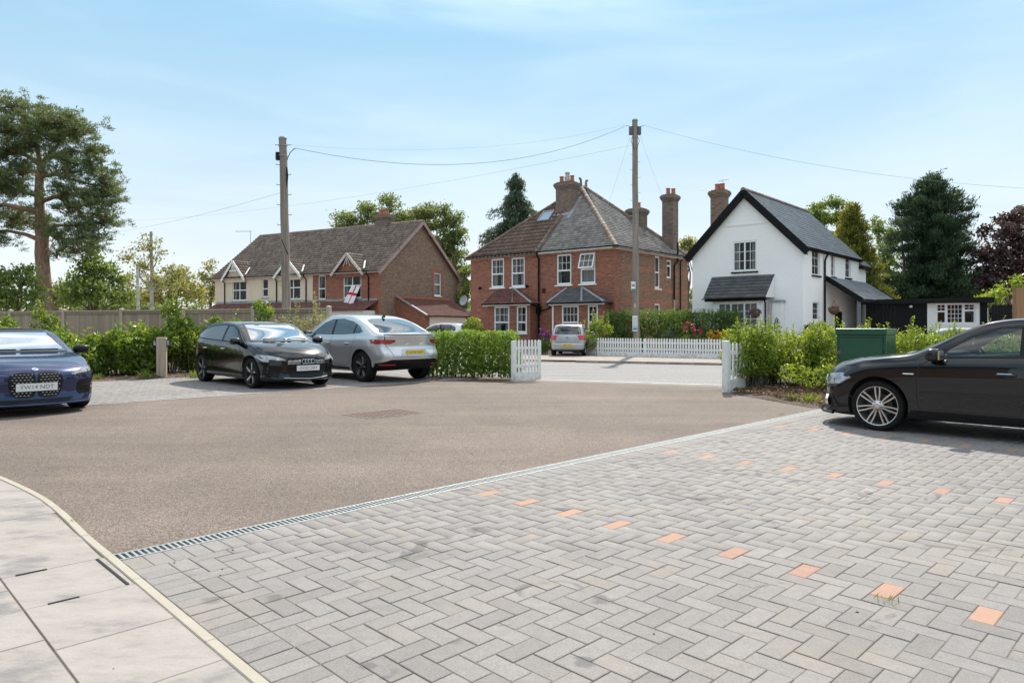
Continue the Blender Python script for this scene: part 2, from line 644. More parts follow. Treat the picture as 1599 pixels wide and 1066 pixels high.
 MT["purple_verge"] = simple("verge_board", (0.36, 0.25, 0.235), 0.75, 0, 0.25, 4)
 MT["old_white"] = simple("weathered_white_board", (0.55, 0.51, 0.46), 0.8, 0, 0.3, 7)
 MT["terracotta"] = simple("terracotta_pot", (0.42, 0.14, 0.075), 0.8, 0, 0.2, 6)
 MT["buff_pot"] = simple("buff_pot", (0.47, 0.40, 0.30), 0.8, 0, 0.2, 6)
 # --- render and bricks
 g = G("cream_render")
 v_ = g.coord()
 c = g.ramp(g.noise(v_, 0.9, 6, 0.65), [(0.3, (0.62, 0.52, 0.385)), (0.7, (0.74, 0.63, 0.485))])
 g.base(c).rough(0.9)
 g.bump(g.noise(v_, 60, 4), 0.3, 0.01)
 MT["cream"] = g.mat

 def brick(name, c1, c2, c3, mortar, bands=None, scale=1.0, bmp=0.5, white=False):
  g = G(name)
  u = g.node("ShaderNodeUVMap").outputs[0]
  bt = g.node("ShaderNodeTexBrick")
  g.l.new(u, bt.inputs["Vector"])
  bt.offset = 0.5
  bt.inputs["Scale"].default_value = 1.0
  bt.inputs["Mortar Size"].default_value = 0.012
  bt.inputs["Mortar Smooth"].default_value = 0.2
  bt.inputs["Bias"].default_value = 0.0
  bt.inputs["Brick Width"].default_value = 0.225 * scale
  bt.inputs["Row Height"].default_value = 0.075 * scale
  bt.inputs["Color1"].default_value = (0, 0, 0, 1)
  bt.inputs["Color2"].default_value = (1, 1, 1, 1)
  bt.inputs["Mortar"].default_value = (0.5, 0.5, 0.5, 1)
  col = g.ramp(bt.outputs["Color"], [(0.0, c1), (0.35, c2), (0.65, c2), (1.0, c3)])
  if bands:
   sx = g.node("ShaderNodeSeparateXYZ")
   g.l.new(u, sx.inputs[0])
   m = None
   for (z0, z1) in bands:
    a = g.math('MULTIPLY', g.math('GREATER_THAN', sx.outputs[1], z0), g.math('LESS_THAN', sx.outputs[1], z1))
    m = a if m is None else g.math('ADD', m, a)
   col = g.mix(m, col, g.ramp(bt.outputs["Color"], [(0.0, (0.27, 0.085, 0.045)), (1.0, (0.40, 0.145, 0.075))]))
  v_ = g.coord()
  col = g.mix(0.15 if white else 0.8, col, g.ramp(g.noise(v_, 1.3, 6, 0.7), [(0.3, (0.78, 0.78, 0.78)), (0.7, (1.14, 1.13, 1.12))]), 'MULTIPLY')
  col = g.mix(0.08 if white else 0.5, col, g.ramp(g.noise(v_, 30, 4, 0.7), [(0.3, 0.8), (0.7, 1.15)]), 'MULTIPLY')
  col = g.mix(bt.outputs["Fac"], col, mortar)
  g.base(col).rough(0.88 if not white else 0.7)
  inv = g.math('SUBTRACT', 1.0, bt.outputs["Fac"])
  g.bump(inv, bmp, 0.012)
  return g.mat
 MT["brick_red"] = brick("red_brick", (0.165, 0.042, 0.024), (0.295, 0.078, 0.040), (0.42, 0.13, 0.065), (0.27, 0.19, 0.145))
 MT["brick_brown"] = brick("brown_stock_brick", (0.09, 0.056, 0.04), (0.205, 0.115, 0.073), (0.34, 0.195, 0.12), (0.28, 0.225, 0.18))
 MT["brick_side"] = brick("mottled_brick_red_bands", (0.105, 0.064, 0.044), (0.215, 0.115, 0.066), (0.34, 0.17, 0.09), (0.27, 0.205, 0.16),
        bands=[(1.2, 1.5), (2.55, 2.85), (3.3, 3.52), (4.35, 4.65), (5.3, 5.8)])
 MT["brick_white"] = brick("white_painted_brick", (0.87, 0.86, 0.845), (0.885, 0.875, 0.86), (0.90, 0.89, 0.875), (0.85, 0.84, 0.825), bmp=0.2, white=True)
 MT["brick_chim"] = brick("sooty_chimney_brick", (0.085, 0.058, 0.045), (0.17, 0.105, 0.072), (0.27, 0.17, 0.115), (0.25, 0.22, 0.19))

 def tiles(name, lo, mid_, hi, lichen, lamt, rough=0.8):
  g = G(name)
  isl = g.islands()
  c = g.ramp(isl, [(0.0, lo), (0.5, mid_), (1.0, hi)])
  v_ = g.coord()
  c = g.mix(0.7, c, g.ramp(g.noise(v_, 0.8, 5, 0.65), [(0.3, 0.78), (0.7, 1.16)]), 'MULTIPLY')
  c = g.mix(g.ramp(g.noise(v_, 5.5, 7, 0.72), [(0.56, 0.0), (0.72, lamt)]), c, lichen)
  g.base(c).rough(rough)
  g.bump(g.noise(v_, 40, 4), 0.3, 0.01)
  return g.mat
 MT["tile_old"] = tiles("weathered_brown_tile", (0.15, 0.105, 0.083), (0.205, 0.148, 0.118), (0.28, 0.21, 0.168), (0.30, 0.27, 0.21), 0.55)
 MT["tile_brown"] = tiles("brown_interlocking_tile", (0.12, 0.074, 0.057), (0.155, 0.098, 0.075), (0.195, 0.125, 0.097), (0.18, 0.14, 0.11), 0.25)
 MT["slate_old"] = tiles("weathered_slate", (0.165, 0.148, 0.135), (0.235, 0.212, 0.193), (0.33, 0.295, 0.265), (0.40, 0.34, 0.28), 0.5, 0.7)
 MT["slate_new"] = tiles("blue_grey_slate", (0.165, 0.175, 0.19), (0.20, 0.21, 0.225), (0.245, 0.255, 0.27), (0.27, 0.275, 0.28), 0.2, 0.42)
 MT["slate_dark"] = tiles("dark_slate", (0.05, 0.051, 0.054), (0.068, 0.069, 0.072), (0.09, 0.09, 0.093), (0.11, 0.11, 0.11), 0.25, 0.5)
 MT["tile_clay"] = tiles("dark_clay_tile", (0.10, 0.036, 0.027), (0.14, 0.05, 0.038), (0.19, 0.075, 0.055), (0.14, 0.12, 0.09), 0.35)
 MT["ridge"] = tiles("ridge_tile", (0.17, 0.115, 0.09), (0.22, 0.155, 0.12), (0.29, 0.21, 0.165), (0.33, 0.29, 0.23), 0.5)
 # --- glass
 g = G("window_glass")
 g.base((0.02, 0.024, 0.028)).rough(0.03).par(IOR=1.5, Specular_IOR_Level=0.7)
 tr = g.node("ShaderNodeBsdfTransparent")
 tr.inputs[0].default_value = (0.85, 0.88, 0.88, 1)
 ms = g.node("ShaderNodeMixShader")
 ms.inputs[0].default_value = 0.42
 g.l.new(tr.outputs[0], ms.inputs[1])
 g.l.new(g.p.outputs[0], ms.inputs[2])
 g.l.new(ms.outputs[0], g.out.inputs[0])
 MT["glass"] = g.mat

 def carglass(name, tint, rough=0.0, spec=1.0):
  g = G(name)
  gl = g.node("ShaderNodeBsdfGlossy")
  gl.inputs["Roughness"].default_value = rough
  gl.inputs[0].default_value = (1, 1, 1, 1)
  tr = g.node("ShaderNodeBsdfTransparent")
  tr.inputs[0].default_value = (*tint, 1)
  fr = g.node("ShaderNodeFresnel")
  fr.inputs[0].default_value = 1.55
  ms = g.node("ShaderNodeMixShader")
  g.l.new(g.math('MULTIPLY', fr.outputs[0], spec, True), ms.inputs[0])
  g.l.new(tr.outputs[0], ms.inputs[1])
  g.l.new(gl.outputs[0], ms.inputs[2])
  g.l.new(ms.outputs[0], g.out.inputs[0])
  return g.mat
 MT["carglass"] = carglass("car_glass", (0.62, 0.70, 0.66), spec=1.5)
 MT["screenglass"] = carglass("windscreen_glass", (0.50, 0.56, 0.55), spec=5.0)
 MT["privacy"] = carglass("tinted_glass", (0.10, 0.11, 0.115), spec=1.7)
 MT["lampglass"] = carglass("lamp_lens", (0.86, 0.88, 0.9), spec=2.0)
 g = G("net_curtain")
 v_ = g.coord("Object", (1, 1, 0.05))
 n = g.noise(v_, 9, 4)
 g.base(g.ramp(n, [(0.3, (0.50, 0.49, 0.46)), (0.7, (0.76, 0.75, 0.72))])).rough(0.9)
 MT["curtain"] = g.mat
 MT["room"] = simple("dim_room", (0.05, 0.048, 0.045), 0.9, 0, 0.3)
 # --- car finishes

 def paint(name, col, metal, rough=0.32, flake=True):
  g = G(name)
  g.base(col).rough(rough).par(Metallic=metal, Coat_Weight=1.0, Coat_Roughness=0.02, Specular_IOR_Level=0.15)
  return g.mat
 MT["p_black"] = paint("black_car_paint", (0.0035, 0.0035, 0.004), 0.0, 0.22)
 MT["p_ink"] = paint("ink_black_car_paint", (0.0035, 0.004, 0.006), 0.0, 0.22)
 MT["p_blue"] = paint("dark_blue_car_paint", (0.016, 0.028, 0.09), 0.45, 0.28)
 MT["p_silver"] = paint("bright_silver_car_paint", (0.60, 0.60, 0.60), 0.65, 0.32)
 MT["p_grey"] = paint("silver_grey_car_paint", (0.40, 0.42, 0.44), 0.6, 0.35)
 MT["p_white"] = paint("white_car_paint", (0.78, 0.78, 0.78), 0.0, 0.3)
 MT["tyre"] = simple("tyre_rubber", (0.012, 0.012, 0.012), 0.8, 0, 0.25, 20, spec=0.2)
 MT["alloy"] = simple("alloy_wheel", (0.62, 0.60, 0.57), 0.33, 0.85, 0.06)
 MT["alloy_dark"] = simple("dark_alloy", (0.05, 0.05, 0.052), 0.4, 0.4, 0.1)
 MT["chrome"] = simple("chrome", (0.78, 0.78, 0.78), 0.12, 1.0, 0.02)
 MT["red_lens"] = simple("red_lens", (0.24, 0.012, 0.014), 0.08, 0, 0.1, coat=1.0)
 MT["bright_red"] = simple("red_reflector", (0.55, 0.02, 0.03), 0.12, 0, 0.1, coat=1.0)
 MT["clear_lens"] = simple("clear_lens", (0.62, 0.63, 0.64), 0.1, 0.4, 0.2, 30, coat=1.0)
 MT["lamp_in"] = simple("lamp_reflector", (0.36, 0.37, 0.38), 0.22, 0.15, 0.5, 16, coat=0.5)
 MT["lamp_dark"] = simple("pale_lamp_lens", (0.20, 0.21, 0.225), 0.25, 0.0, 0.45, 14, coat=0.6)
 MT["plate_w"] = simple("white_number_plate", (0.72, 0.72, 0.71), 0.5, 0, 0.03)
 MT["plate_y"] = simple("yellow_number_plate", (0.72, 0.50, 0.02), 0.5, 0, 0.03)
 MT["ink"] = simple("black_ink", (0.02, 0.02, 0.02), 0.6)
 MT["soft_ink"] = simple("grey_ink", (0.21, 0.21, 0.21), 0.6)
 MT["soft_ink_y"] = simple("brown_ink", (0.30, 0.22, 0.03), 0.6)
 MT["int_dark"] = simple("car_interior", (0.022, 0.022, 0.023), 0.8, 0, 0.2)
 MT["int_grey"] = simple("car_seat_cloth", (0.10, 0.10, 0.10), 0.85, 0, 0.2)
 MT["soft_top"] = simple("black_soft_top", (0.028, 0.028, 0.032), 0.85, 0, 0.15, 40)
 MT["cab_green"] = simple("green_cabinet_paint", (0.014, 0.085, 0.045), 0.38, 0, 0.12, 3)
 MT["rust"] = simple("rust_letters", (0.40, 0.17, 0.09), 0.8)
 MT["sign_white"] = simple("sign_white", (0.76, 0.77, 0.77), 0.45, 0, 0.03)
 MT["sign_teal"] = simple("sign_teal", (0.03, 0.20, 0.20), 0.5)
 MT["sign_blue"] = simple("sign_blue", (0.07, 0.20, 0.42), 0.5)
 MT["flag_w"] = simple("flag_white_cloth", (0.78, 0.78, 0.79), 0.85, 0, 0.04)
 MT["flag_r"] = simple("flag_red_cloth", (0.50, 0.02, 0.035), 0.85, 0, 0.06)
 MT["wire"] = simple("grey_wire", (0.20, 0.21, 0.22), 0.7)
 MT["wicker"] = simple("hanging_basket_coir", (0.10, 0.06, 0.035), 0.95, 0, 0.3, 20)

 # --- leaves
 def leaf(name, dark, mid_, light, trans=0.35, rough=0.5, tcol=None, spec=0.4):
  g = G(name)
  isl = g.islands()
  c = g.ramp(isl, [(0.0, dark), (0.5, mid_), (0.88, light), (1.0, tuple(min(1, x * 1.25) for x in light))])
  g.base(c).rough(rough).par(Specular_IOR_Level=spec)
  tl = g.node("ShaderNodeBsdfTranslucent")
  g.l.new(g.mix(0.75, c, tcol or (min(1, light[0] * 2.2), min(1, light[1] * 2.0), light[2] * 0.9)), tl.inputs[0])
  ms = g.node("ShaderNodeMixShader")
  ms.inputs[0].default_value = trans
  g.l.new(g.p.outputs[0], ms.inputs[1])
  g.l.new(tl.outputs[0], ms.inputs[2])
  g.l.new(ms.outputs[0], g.out.inputs[0])
  return g.mat
 MT["l_laurel"] = leaf("laurel_leaf", (0.034, 0.068, 0.014), (0.085, 0.145, 0.022), (0.21, 0.30, 0.042), 0.36, 0.34, spec=0.6)
 MT["l_hedge"] = leaf("hedge_leaf", (0.0375, 0.0825, 0.021), (0.0825, 0.1575, 0.033), (0.18, 0.285, 0.0525), 0.38, 0.42)
 MT["l_privet"] = leaf("privet_leaf", (0.05, 0.095, 0.016), (0.115, 0.19, 0.027), (0.235, 0.31, 0.045), 0.40, 0.38)
 MT["l_old"] = leaf("old_leaf", (0.069, 0.1207, 0.0207), (0.1552, 0.23, 0.0322), (0.2875, 0.368, 0.05175), 0.45, 0.38)
 MT["l_darkhedge"] = leaf("dark_hedge_leaf", (0.027, 0.063, 0.021), (0.06, 0.12, 0.033), (0.15, 0.24, 0.0525), 0.3, 0.45)
 MT["l_tree"] = leaf("tree_leaf", (0.0525, 0.0975, 0.033), (0.105, 0.165, 0.045), (0.1875, 0.255, 0.075), 0.35, 0.5)
 MT["l_tree_b"] = leaf("birch_leaf", (0.09775, 0.115, 0.04025), (0.1725, 0.1898, 0.06325), (0.2645, 0.2702, 0.1035), 0.38, 0.5)
 MT["l_ash"] = leaf("grey_green_leaf", (0.063, 0.098, 0.042), (0.119, 0.161, 0.07), (0.203, 0.252, 0.112), 0.35, 0.5)
 MT["l_pine"] = leaf("pine_needles", (0.052, 0.082, 0.04), (0.098, 0.138, 0.06), (0.165, 0.21, 0.085), 0.22, 0.55)
 MT["l_conifer"] = leaf("dark_conifer_needles", (0.0204, 0.0408, 0.0238), (0.0374, 0.0714, 0.0374), (0.068, 0.119, 0.0578), 0.15, 0.6)
 MT["l_spruce"] = leaf("spruce_needles", (0.032, 0.0576, 0.0352), (0.0576, 0.0928, 0.0544), (0.096, 0.144, 0.08), 0.15, 0.6)
 MT["l_gold"] = leaf("golden_conifer_needles", (0.035, 0.06, 0.016), (0.085, 0.115, 0.024), (0.21, 0.215, 0.038), 0.3, 0.55)
 MT["l_purple"] = leaf("purple_beech_leaf", (0.0288, 0.0176, 0.0224), (0.056, 0.032, 0.0384), (0.112, 0.0672, 0.072), 0.2, 0.45)
 MT["l_olive"] = leaf("olive_grey_leaf", (0.12, 0.125, 0.07), (0.21, 0.21, 0.12), (0.34, 0.33, 0.21), 0.3, 0.6)
 MT["l_dead"] = leaf("dead_leaf", (0.06, 0.035, 0.022), (0.14, 0.085, 0.055), (0.3, 0.21, 0.14), 0.1, 0.8)
 MT["l_grass"] = leaf("grass_blade", (0.05, 0.09, 0.02), (0.11, 0.16, 0.035), (0.2, 0.25, 0.06), 0.35, 0.5)
 MT["f_red"] = leaf("rose_petal", (0.30, 0.01, 0.04), (0.48, 0.03, 0.09), (0.62, 0.09, 0.16), 0.3, 0.5, (0.7, 0.08, 0.15))
 MT["f_yellow"] = leaf("yellow_petal", (0.50, 0.24, 0.01), (0.66, 0.36, 0.015), (0.75, 0.47, 0.03), 0.3, 0.5, (0.8, 0.45, 0.03))
 MT["f_purple"] = leaf("purple_petal", (0.10, 0.015, 0.13), (0.17, 0.03, 0.20), (0.28, 0.06, 0.28), 0.3, 0.5, (0.3, 0.05, 0.3))
 MT["f_pink"] = leaf("pink_petal", (0.28, 0.03, 0.07), (0.36, 0.07, 0.13), (0.45, 0.15, 0.22), 0.3, 0.5, (0.5, 0.12, 0.2))
 g = G("tree_bark")
 v_ = g.coord("Object", (5, 5, 1.2))
 g.base(g.ramp(g.noise(v_, 2.2, 7, 0.7), [(0.3, (0.06, 0.045, 0.035)), (0.6, (0.14, 0.105, 0.08)), (0.8, (0.21, 0.165, 0.13))])).rough(0.95)
 g.bump(g.noise(v_, 4, 6), 0.6, 0.04)
 MT["bark"] = g.mat
 g = G("pine_bark")
 v_ = g.coord("Object", (4, 4, 1.6))
 g.base(g.ramp(g.noise(v_, 2.4, 7, 0.7), [(0.3, (0.12, 0.065, 0.042)), (0.55, (0.27, 0.155, 0.105)), (0.8, (0.38, 0.25, 0.185))])).rough(0.95)
 g.bump(g.noise(v_, 5, 6), 0.7, 0.04)
 MT["pinebark"] = g.mat
 MT["birchbark"] = simple("pale_bark", (0.42, 0.40, 0.37), 0.9, 0, 0.35, 5)

make_materials()

# ================================================================== ground, yard, road
def ground_sheet():
 xs = [-1500, -600, -250, -120, -70, -50, -40] + [-34 + 2 * i for i in range(35)] + [40, 50, 70, 120, 250, 600, 1500]
 ys = [-400, -120, -40, -15] + [-5 + 2 * i for i in range(32)] + [65, 75, 90, 120, 250, 600, 2500]
 mb = MB()
 vs = []
 for y in ys:
  for x in xs:
   vs.append((x, y, gz(x, y) - 0.05))
 nx = len(xs)
 mb.add(vs, [(j * nx + i, j * nx + i + 1, (j + 1) * nx + i + 1, (j + 1) * nx + i) for j in range(len(ys) - 1) for i in range(nx - 1)])
 tag(mb.build("ground", MT["ground"], smooth=60), "grassy soil ground under the whole place", kind="structure")

ground_sheet()

DRAIN_A, DRAIN_B = -4.545, -4.405     # v range of the drain
KERB_A, KERB_B = 1.172, 1.222         # u range of the cream edging near the camera

def kerb_u(v_):
 return 1.242 - (v_ + 4.5) * 0.0165

BAY_V = -13.33                        # edge of the far bays
BED_V = -18.85                        # back of the far bays
PAV_U1 = 11.78

def grid_patch(name, u0, u1, v0, v1, step, mat, dz, label):
 mb = MB()
 nu, nv = max(1, int((u1 - u0) / step)), max(1, int((v1 - v0) / step))
 vs = []
 for j in range(nv + 1):
  for i in range(nu + 1):
   p = uv(u0 + (u1 - u0) * i / nu, v0 + (v1 - v0) * j / nv)
   vs.append((p.x, p.y, gz(p.x, p.y) + dz))
 mb.add(vs, [(j * (nu + 1) + i, j * (nu + 1) + i + 1, (j + 1) * (nu + 1) + i + 1, (j + 1) * (nu + 1) + i) for j in range(nv) for i in range(nu)])
 return tag(mb.build(name, mat, smooth=60), label, kind="structure")

grid_patch("yard_tarmac", -14, 16.6, BAY_V, DRAIN_A, 0.45, MT["tarmac"], 0.0, "brown grey speckled tarmac of the shared yard")

# ---- block paving ---------------------------------------------------------------------------
WU, WV = 0.1095, 0.1046
GAP = 0.0048

def brick_mesh(lu, lv, name="brick"):
 c, hz = 0.0032, 0.0022
 a, b = lu / 2, lv / 2
 vs = []
 for (x, y, z) in ((a, b, -0.05), (a, b, -hz), (a - c, b - c, 0.0)):
  vs += [(-x, -y, z), (x, -y, z), (x, y, z), (-x, y, z)]
 fs = [(8, 9, 10, 11)]
 for k in (0, 4):
  for i in range(4):
   j = (i + 1) % 4
   fs.append((k + i, k + j, k + 4 + j, k + 4 + i))
 me = bpy.data.meshes.new(name)
 me.from_pydata(vs, [], fs)
 return me, vs, fs

def herringbone(u_lo, u_hi, v_lo, v_hi, u0, v0, wu, wv):
 """rectangles (ua, ub, va, vb, kind) of a 90 degree herringbone clipped to the area"""
 out = []
 i0, i1 = int((u_lo - u0) / wu) - 3, int((u_hi - u0) / wu) + 3
 j0, j1 = int((v_lo - v0) / wv) - 3, int((v_hi - v0) / wv) + 3
 for j in range(j0, j1):
  for i in range(i0, i1):
   c = (i - j) % 4
   if c == 0:
    r = (u0 + i * wu, u0 + (i + 2) * wu, v0 + j * wv, v0 + (j + 1) * wv, i, j, 0)
   elif c == 3:
    r = (u0 + i * wu, u0 + (i + 1) * wu, v0 + j * wv, v0 + (j + 2) * wv, i, j, 1)
   else:
    continue
   ua, ub, va, vb = max(r[0], u_lo), min(r[1], u_hi), max(r[2], v_lo), min(r[3], v_hi)
   if ub - ua > 0.03 and vb - va > 0.03:
    out.append((ua, ub, va, vb, r[4], r[5], r[6]))
 return out

def proj(p):
 return CX + F * p.x / p.y, YH + F * (CH - p.z) / p.y

def laid_blocks(rects, parent_name, parent_label, top, n_single, base_rect, orange=()):
 root_mb = MB()
 (bu0, bu1, bv0, bv1) = base_rect
 q = [uv(bu0, bv0), uv(bu1, bv0), uv(bu1, bv1), uv(bu0, bv1)]
 root_mb.add([(p.x, p.y, top - 0.0042) for p in q], [(0, 1, 2, 3)])
 root = tag(root_mb.build(parent_name, MT["joint"]), parent_label, kind="structure")
 items = []
 for r in rects:
  c = uv((r[0] + r[1]) / 2, (r[2] + r[3]) / 2)
  if c.y < 0.9:
   continue
  px, py = proj(c)
  if px < -500 or px > 2150 or py > 1500:
   continue
  area = (r[1] - r[0]) * (r[3] - r[2]) / c.y ** 3
  seen = -15 < px < 1615 and py < 1085
  items.append((-(area if seen else area * 1e-4), r, c))
 items.sort(key=lambda t: t[0])
 cache = {}
 V, Fc, tone = [], [], []
 ang = math.atan2(UY, UX)
 ca, sa = math.cos(ang), math.sin(ang)
 rnd = random.Random(3)
 for k, (a_, r, c) in enumerate(items):
  lu, lv = r[1] - r[0] - GAP, r[3] - r[2] - GAP
  # blocks of the v frame are mirrored: local x along u, local y along -v
  is_or = (r[4], r[5], r[6]) in orange
  dz = top + rnd.uniform(-0.0016, 0.0016)
  tx, ty, tz = rnd.uniform(-0.006, 0.006), rnd.uniform(-0.006, 0.006), rnd.uniform(-0.012, 0.012)
  if k < n_single or is_or:
   key = (round(lu, 3), round(lv, 3), is_or)
   if key not in cache:
    me = brick_mesh(lu, lv)[0]
    me.materials.append(MT["paver_orange"] if is_or else MT["paver_objr"])
    cache[key] = me
   o = bpy.data.objects.new("brick", cache[key])
   COL.objects.link(o)
   o.parent = root
   o.location = (c.x, c.y, dz)
   o.rotation_euler = (tx, ty, ang + tz)
   if is_or:
    o["label"] = "orange marker block"
  else:
   cc, hz = 0.0032, 0.0022
   b = len(V)
   c2, s2 = math.cos(ang + tz), math.sin(ang + tz)
   for (x, y, z) in ((lu / 2, lv / 2, -0.02), (lu / 2, lv / 2, -hz), (lu / 2 - cc, lv / 2 - cc, 0.0)):
    for (sx, sy) in ((-1, -1), (1, -1), (1, 1), (-1, 1)):
     xx, yy = sx * x, sy * y
     V.append((c.x + xx * c2 - yy * s2, c.y + xx * s2 + yy * c2, dz + z + xx * ty * -1 + yy * tx))
   Fc.append((b + 8, b + 9, b + 10, b + 11))
   for kk in (0, 4):
    for i in range(4):
     j = (i + 1) % 4
     Fc.append((b + kk + i, b + kk + j, b + kk + 4 + j, b + kk + 4 + i))
   t = min(1.0, max(0.0, rnd.gauss(0.5, 0.27)))
   tone += [t] * 12
 if V:
  me = np_mesh("bricks_beyond", V, Fc)
  at_ = me.attributes.new("tone", 'FLOAT', 'POINT')
  at_.data.foreach_set("value", np.array(tone, dtype=np.float32))
  me.materials.append(MT["paver_attr"])
  o = link("bricks_beyond", me, None, root)
  o["kind"] = "stuff"
  o["label"] = "smaller looking blocks of the same paving"
 return root

U0, V0 = 3.829 - WU, -4.122 - WV / 2
HB_U, HB_V = U0 - 21 * WU, V0
rects = herringbone(HB_U, PAV_U1, HB_V, 4.2, U0, V0, WU, WV)
# soldier course beside the cream edging and beside the drain
v = HB_V
while v < 3.5:
 rects.append((kerb_u(v) + 0.005, HB_U, v, v + WV, -99, int(v * 100), 2))
 v += WV
u = kerb_u(-4.4) + 0.004
while u < PAV_U1:
 rects.append((u, min(u + WU, PAV_U1), DRAIN_B + 0.004, HB_V, -98, int(u * 100), 2))
 u += WU
orange = set()
for (ic, kmax) in ((0, 18), (24, 22), (48, 26)):
 for k in range(kmax):
  orange.add((ic, 4 * k, 0))
laid_blocks(rects, "block_paving", "grey herringbone block paving of the near parking bays", 0.004, 300,
   (1.105, PAV_U1, DRAIN_B, 4.2), orange)

rects = herringbone(-6.0, 12.0, BED_V, BAY_V - 0.02, U0, V0 - 3 * 0.4184, WU, WV)
laid_blocks(rects, "far_block_paving", "pale block paving of the parking bays along the laurels", 0.004, 0,
   (-8.0, 12.3, BED_V, BAY_V - 0.01), ())
mb = MB()
a, b = uv(-8, BAY_V - 0.05), uv(12.0, BAY_V - 0.05)
mb.bar((a.x, a.y, -0.03), (b.x, b.y, -0.03), 0.06, 0.072)
tag(mb.build("edging_strip", MT["kerb"]), "thin dark edging between yard tarmac and far bays", kind="structure")

# ---- drain ----------------------------------------------------------------------------------
p = uv(KERB_B, (DRAIN_A + DRAIN_B) / 2)
drain = thing("drainage_channel", "long galvanised slotted drain between tarmac and block paving", "drain", (p.x, p.y, 0), math.atan2(UY, UX))
L = 10.45
w = DRAIN_B - DRAIN_A
for s in (-1, 1):
 mb = MB()
 mb.box(0, L, s * w / 2 - (0.014 if s > 0 else 0), s * w / 2 + (0.014 if s < 0 else 0), -0.06, 0.006)
 mb.build("frame_rail", MT["galv"], drain, bevel=0.002)
mb = MB()
x = 0.01
while x < L:
 mb.box(x, x + 0.014, -w / 2 + 0.0145, w / 2 - 0.0145, -0.02, 0.0045)
 x += 0.034
o = mb.build("grating_bars", MT["galv"], drain)
o["kind"] = "stuff"
mb = MB()
mb.box(0, L, -w / 2 + 0.0145, w / 2 - 0.0145, -0.09, -0.06)
mb.build("channel_base", MT["slot"], drain)

# ---- cream edging, curved past the drain ----------------------------------------------------
outer = [gp(175, 866), uv(kerb_u(-5.05), -5.05), gp(101, 800), gp(62, 772.5), gp(0, 744)]
cur = [uv(kerb_u(4.0 - 0.5 * k), 4.0 - 0.5 * k) for k in range(18)]
base = [Vector((q.x, q.y, 0)) for q in outer[1:]]
end_dir = (base[-1] - base[-2]).normalized()
ext = []
q, dcur = base[-1].copy(), end_dir.copy()
for k in range(14):
 rot = Matrix.Rotation(R(5.5), 3, 'Z')
 dcur = rot @ dcur
 q = q + dcur * 0.55
 ext.append(q.copy())
path = [Vector((c.x, c.y, 0)) for c in cur] + base + ext

def smooth_path(pts, step):
 out = []
 n = len(pts)
 for i in range(n - 1):
  p0, p1, p2, p3 = pts[max(i - 1, 0)], pts[i], pts[i + 1], pts[min(i + 2, n - 1)]
  m = max(1, int((p2 - p1).length / step))
  for k in range(m):
   t = k / m
   if i == 0:
    out.append(p1.lerp(p2, t))
   else:
    out.append(0.5 * ((2 * p1) + (p2 - p0) * t + (2 * p0 - 5 * p1 + 4 * p2 - p3) * t * t + (-p0 + 3 * p1 - 3 * p2 + p3) * t ** 3))
 out.append(pts[-1])
 return out

kp = smooth_path(path, 0.15)
edging = bpy.data.objects.new("cream_edging", None)
COL.objects.link(edging)
tag(edging, "cream concrete edging curving along the slab path", kind="structure")
acc, seg = 0.0, [kp[0]]
pieces = []
for i in range(1, len(kp)):
 seg.append(kp[i])
 acc += (kp[i] - kp[i - 1]).length
 if acc > 0.9:
  pieces.append(seg)
  seg, acc = [kp[i]], 0.0
pieces.append(seg)
KW = KERB_B - KERB_A
kerb_inner = []
for sgm in pieces:
 mb = MB()
 rows = []
 for i, q in enumerate(sgm):
  d = (sgm[min(i + 1, len(sgm) - 1)] - sgm[max(i - 1, 0)]).normalized()
  nrm = Vector((d.y, -d.x, 0))              # towards the slabs
  if nrm.dot(Vector((-UX, -UY, 0))) < 0:
   nrm = -nrm
  sh = d * (0.002 if i == 0 else (-0.002 if i == len(sgm) - 1 else 0))
  q2 = q + sh
  inn = q2 + nrm * KW
  kerb_inner.append(inn)
  c = 0.005
  rows.append([(q2.x, q2.y, -0.1), (q2.x, q2.y, 0.008), (q2.x + nrm.x * c, q2.y + nrm.y * c, 0.013),
      (inn.x - nrm.x * c, inn.y - nrm.y * c, 0.013), (inn.x, inn.y, 0.008), (inn.x, inn.y, -0.1)])
 vs = [p_ for r_ in rows for p_ in r_]
 fs = []
 for i in range(len(rows) - 1):
  for k in range(6):
   k2 = (k + 1) % 6
   fs.append((i * 6 + k, i * 6 + k2, (i + 1) * 6 + k2, (i + 1) * 6 + k))
 fs += [tuple(range(6)), tuple(reversed(range((len(rows) - 1) * 6, len(rows) * 6)))]
 mb.add(vs, fs)
 mb.build("edging_stone", MT["edging"], edging, smooth=30)

# ---- slabs ----------------------------------------------------------------------------------

def clip(poly, a, b, keep):
 """clip polygon to the side of line a-b on which point keep lies"""
 n = Vector((b.y - a.y, a.x - b.x))
 s = 1 if n.dot(Vector((keep.x - a.x, keep.y - a.y))) > 0 else -1
 out = []
 for i in range(len(poly)):
  p_, q_ = poly[i], poly[(i + 1) % len(poly)]
  dp = s * n.dot(Vector((p_.x - a.x, p_.y - a.y)))
  dq = s * n.dot(Vector((q_.x - a.x, q_.y - a.y)))
  if dp >= 0:
   out.append(p_)
  if dp * dq < 0:
   out.append(p_.lerp(q_, dp / (dp - dq)))
 return out

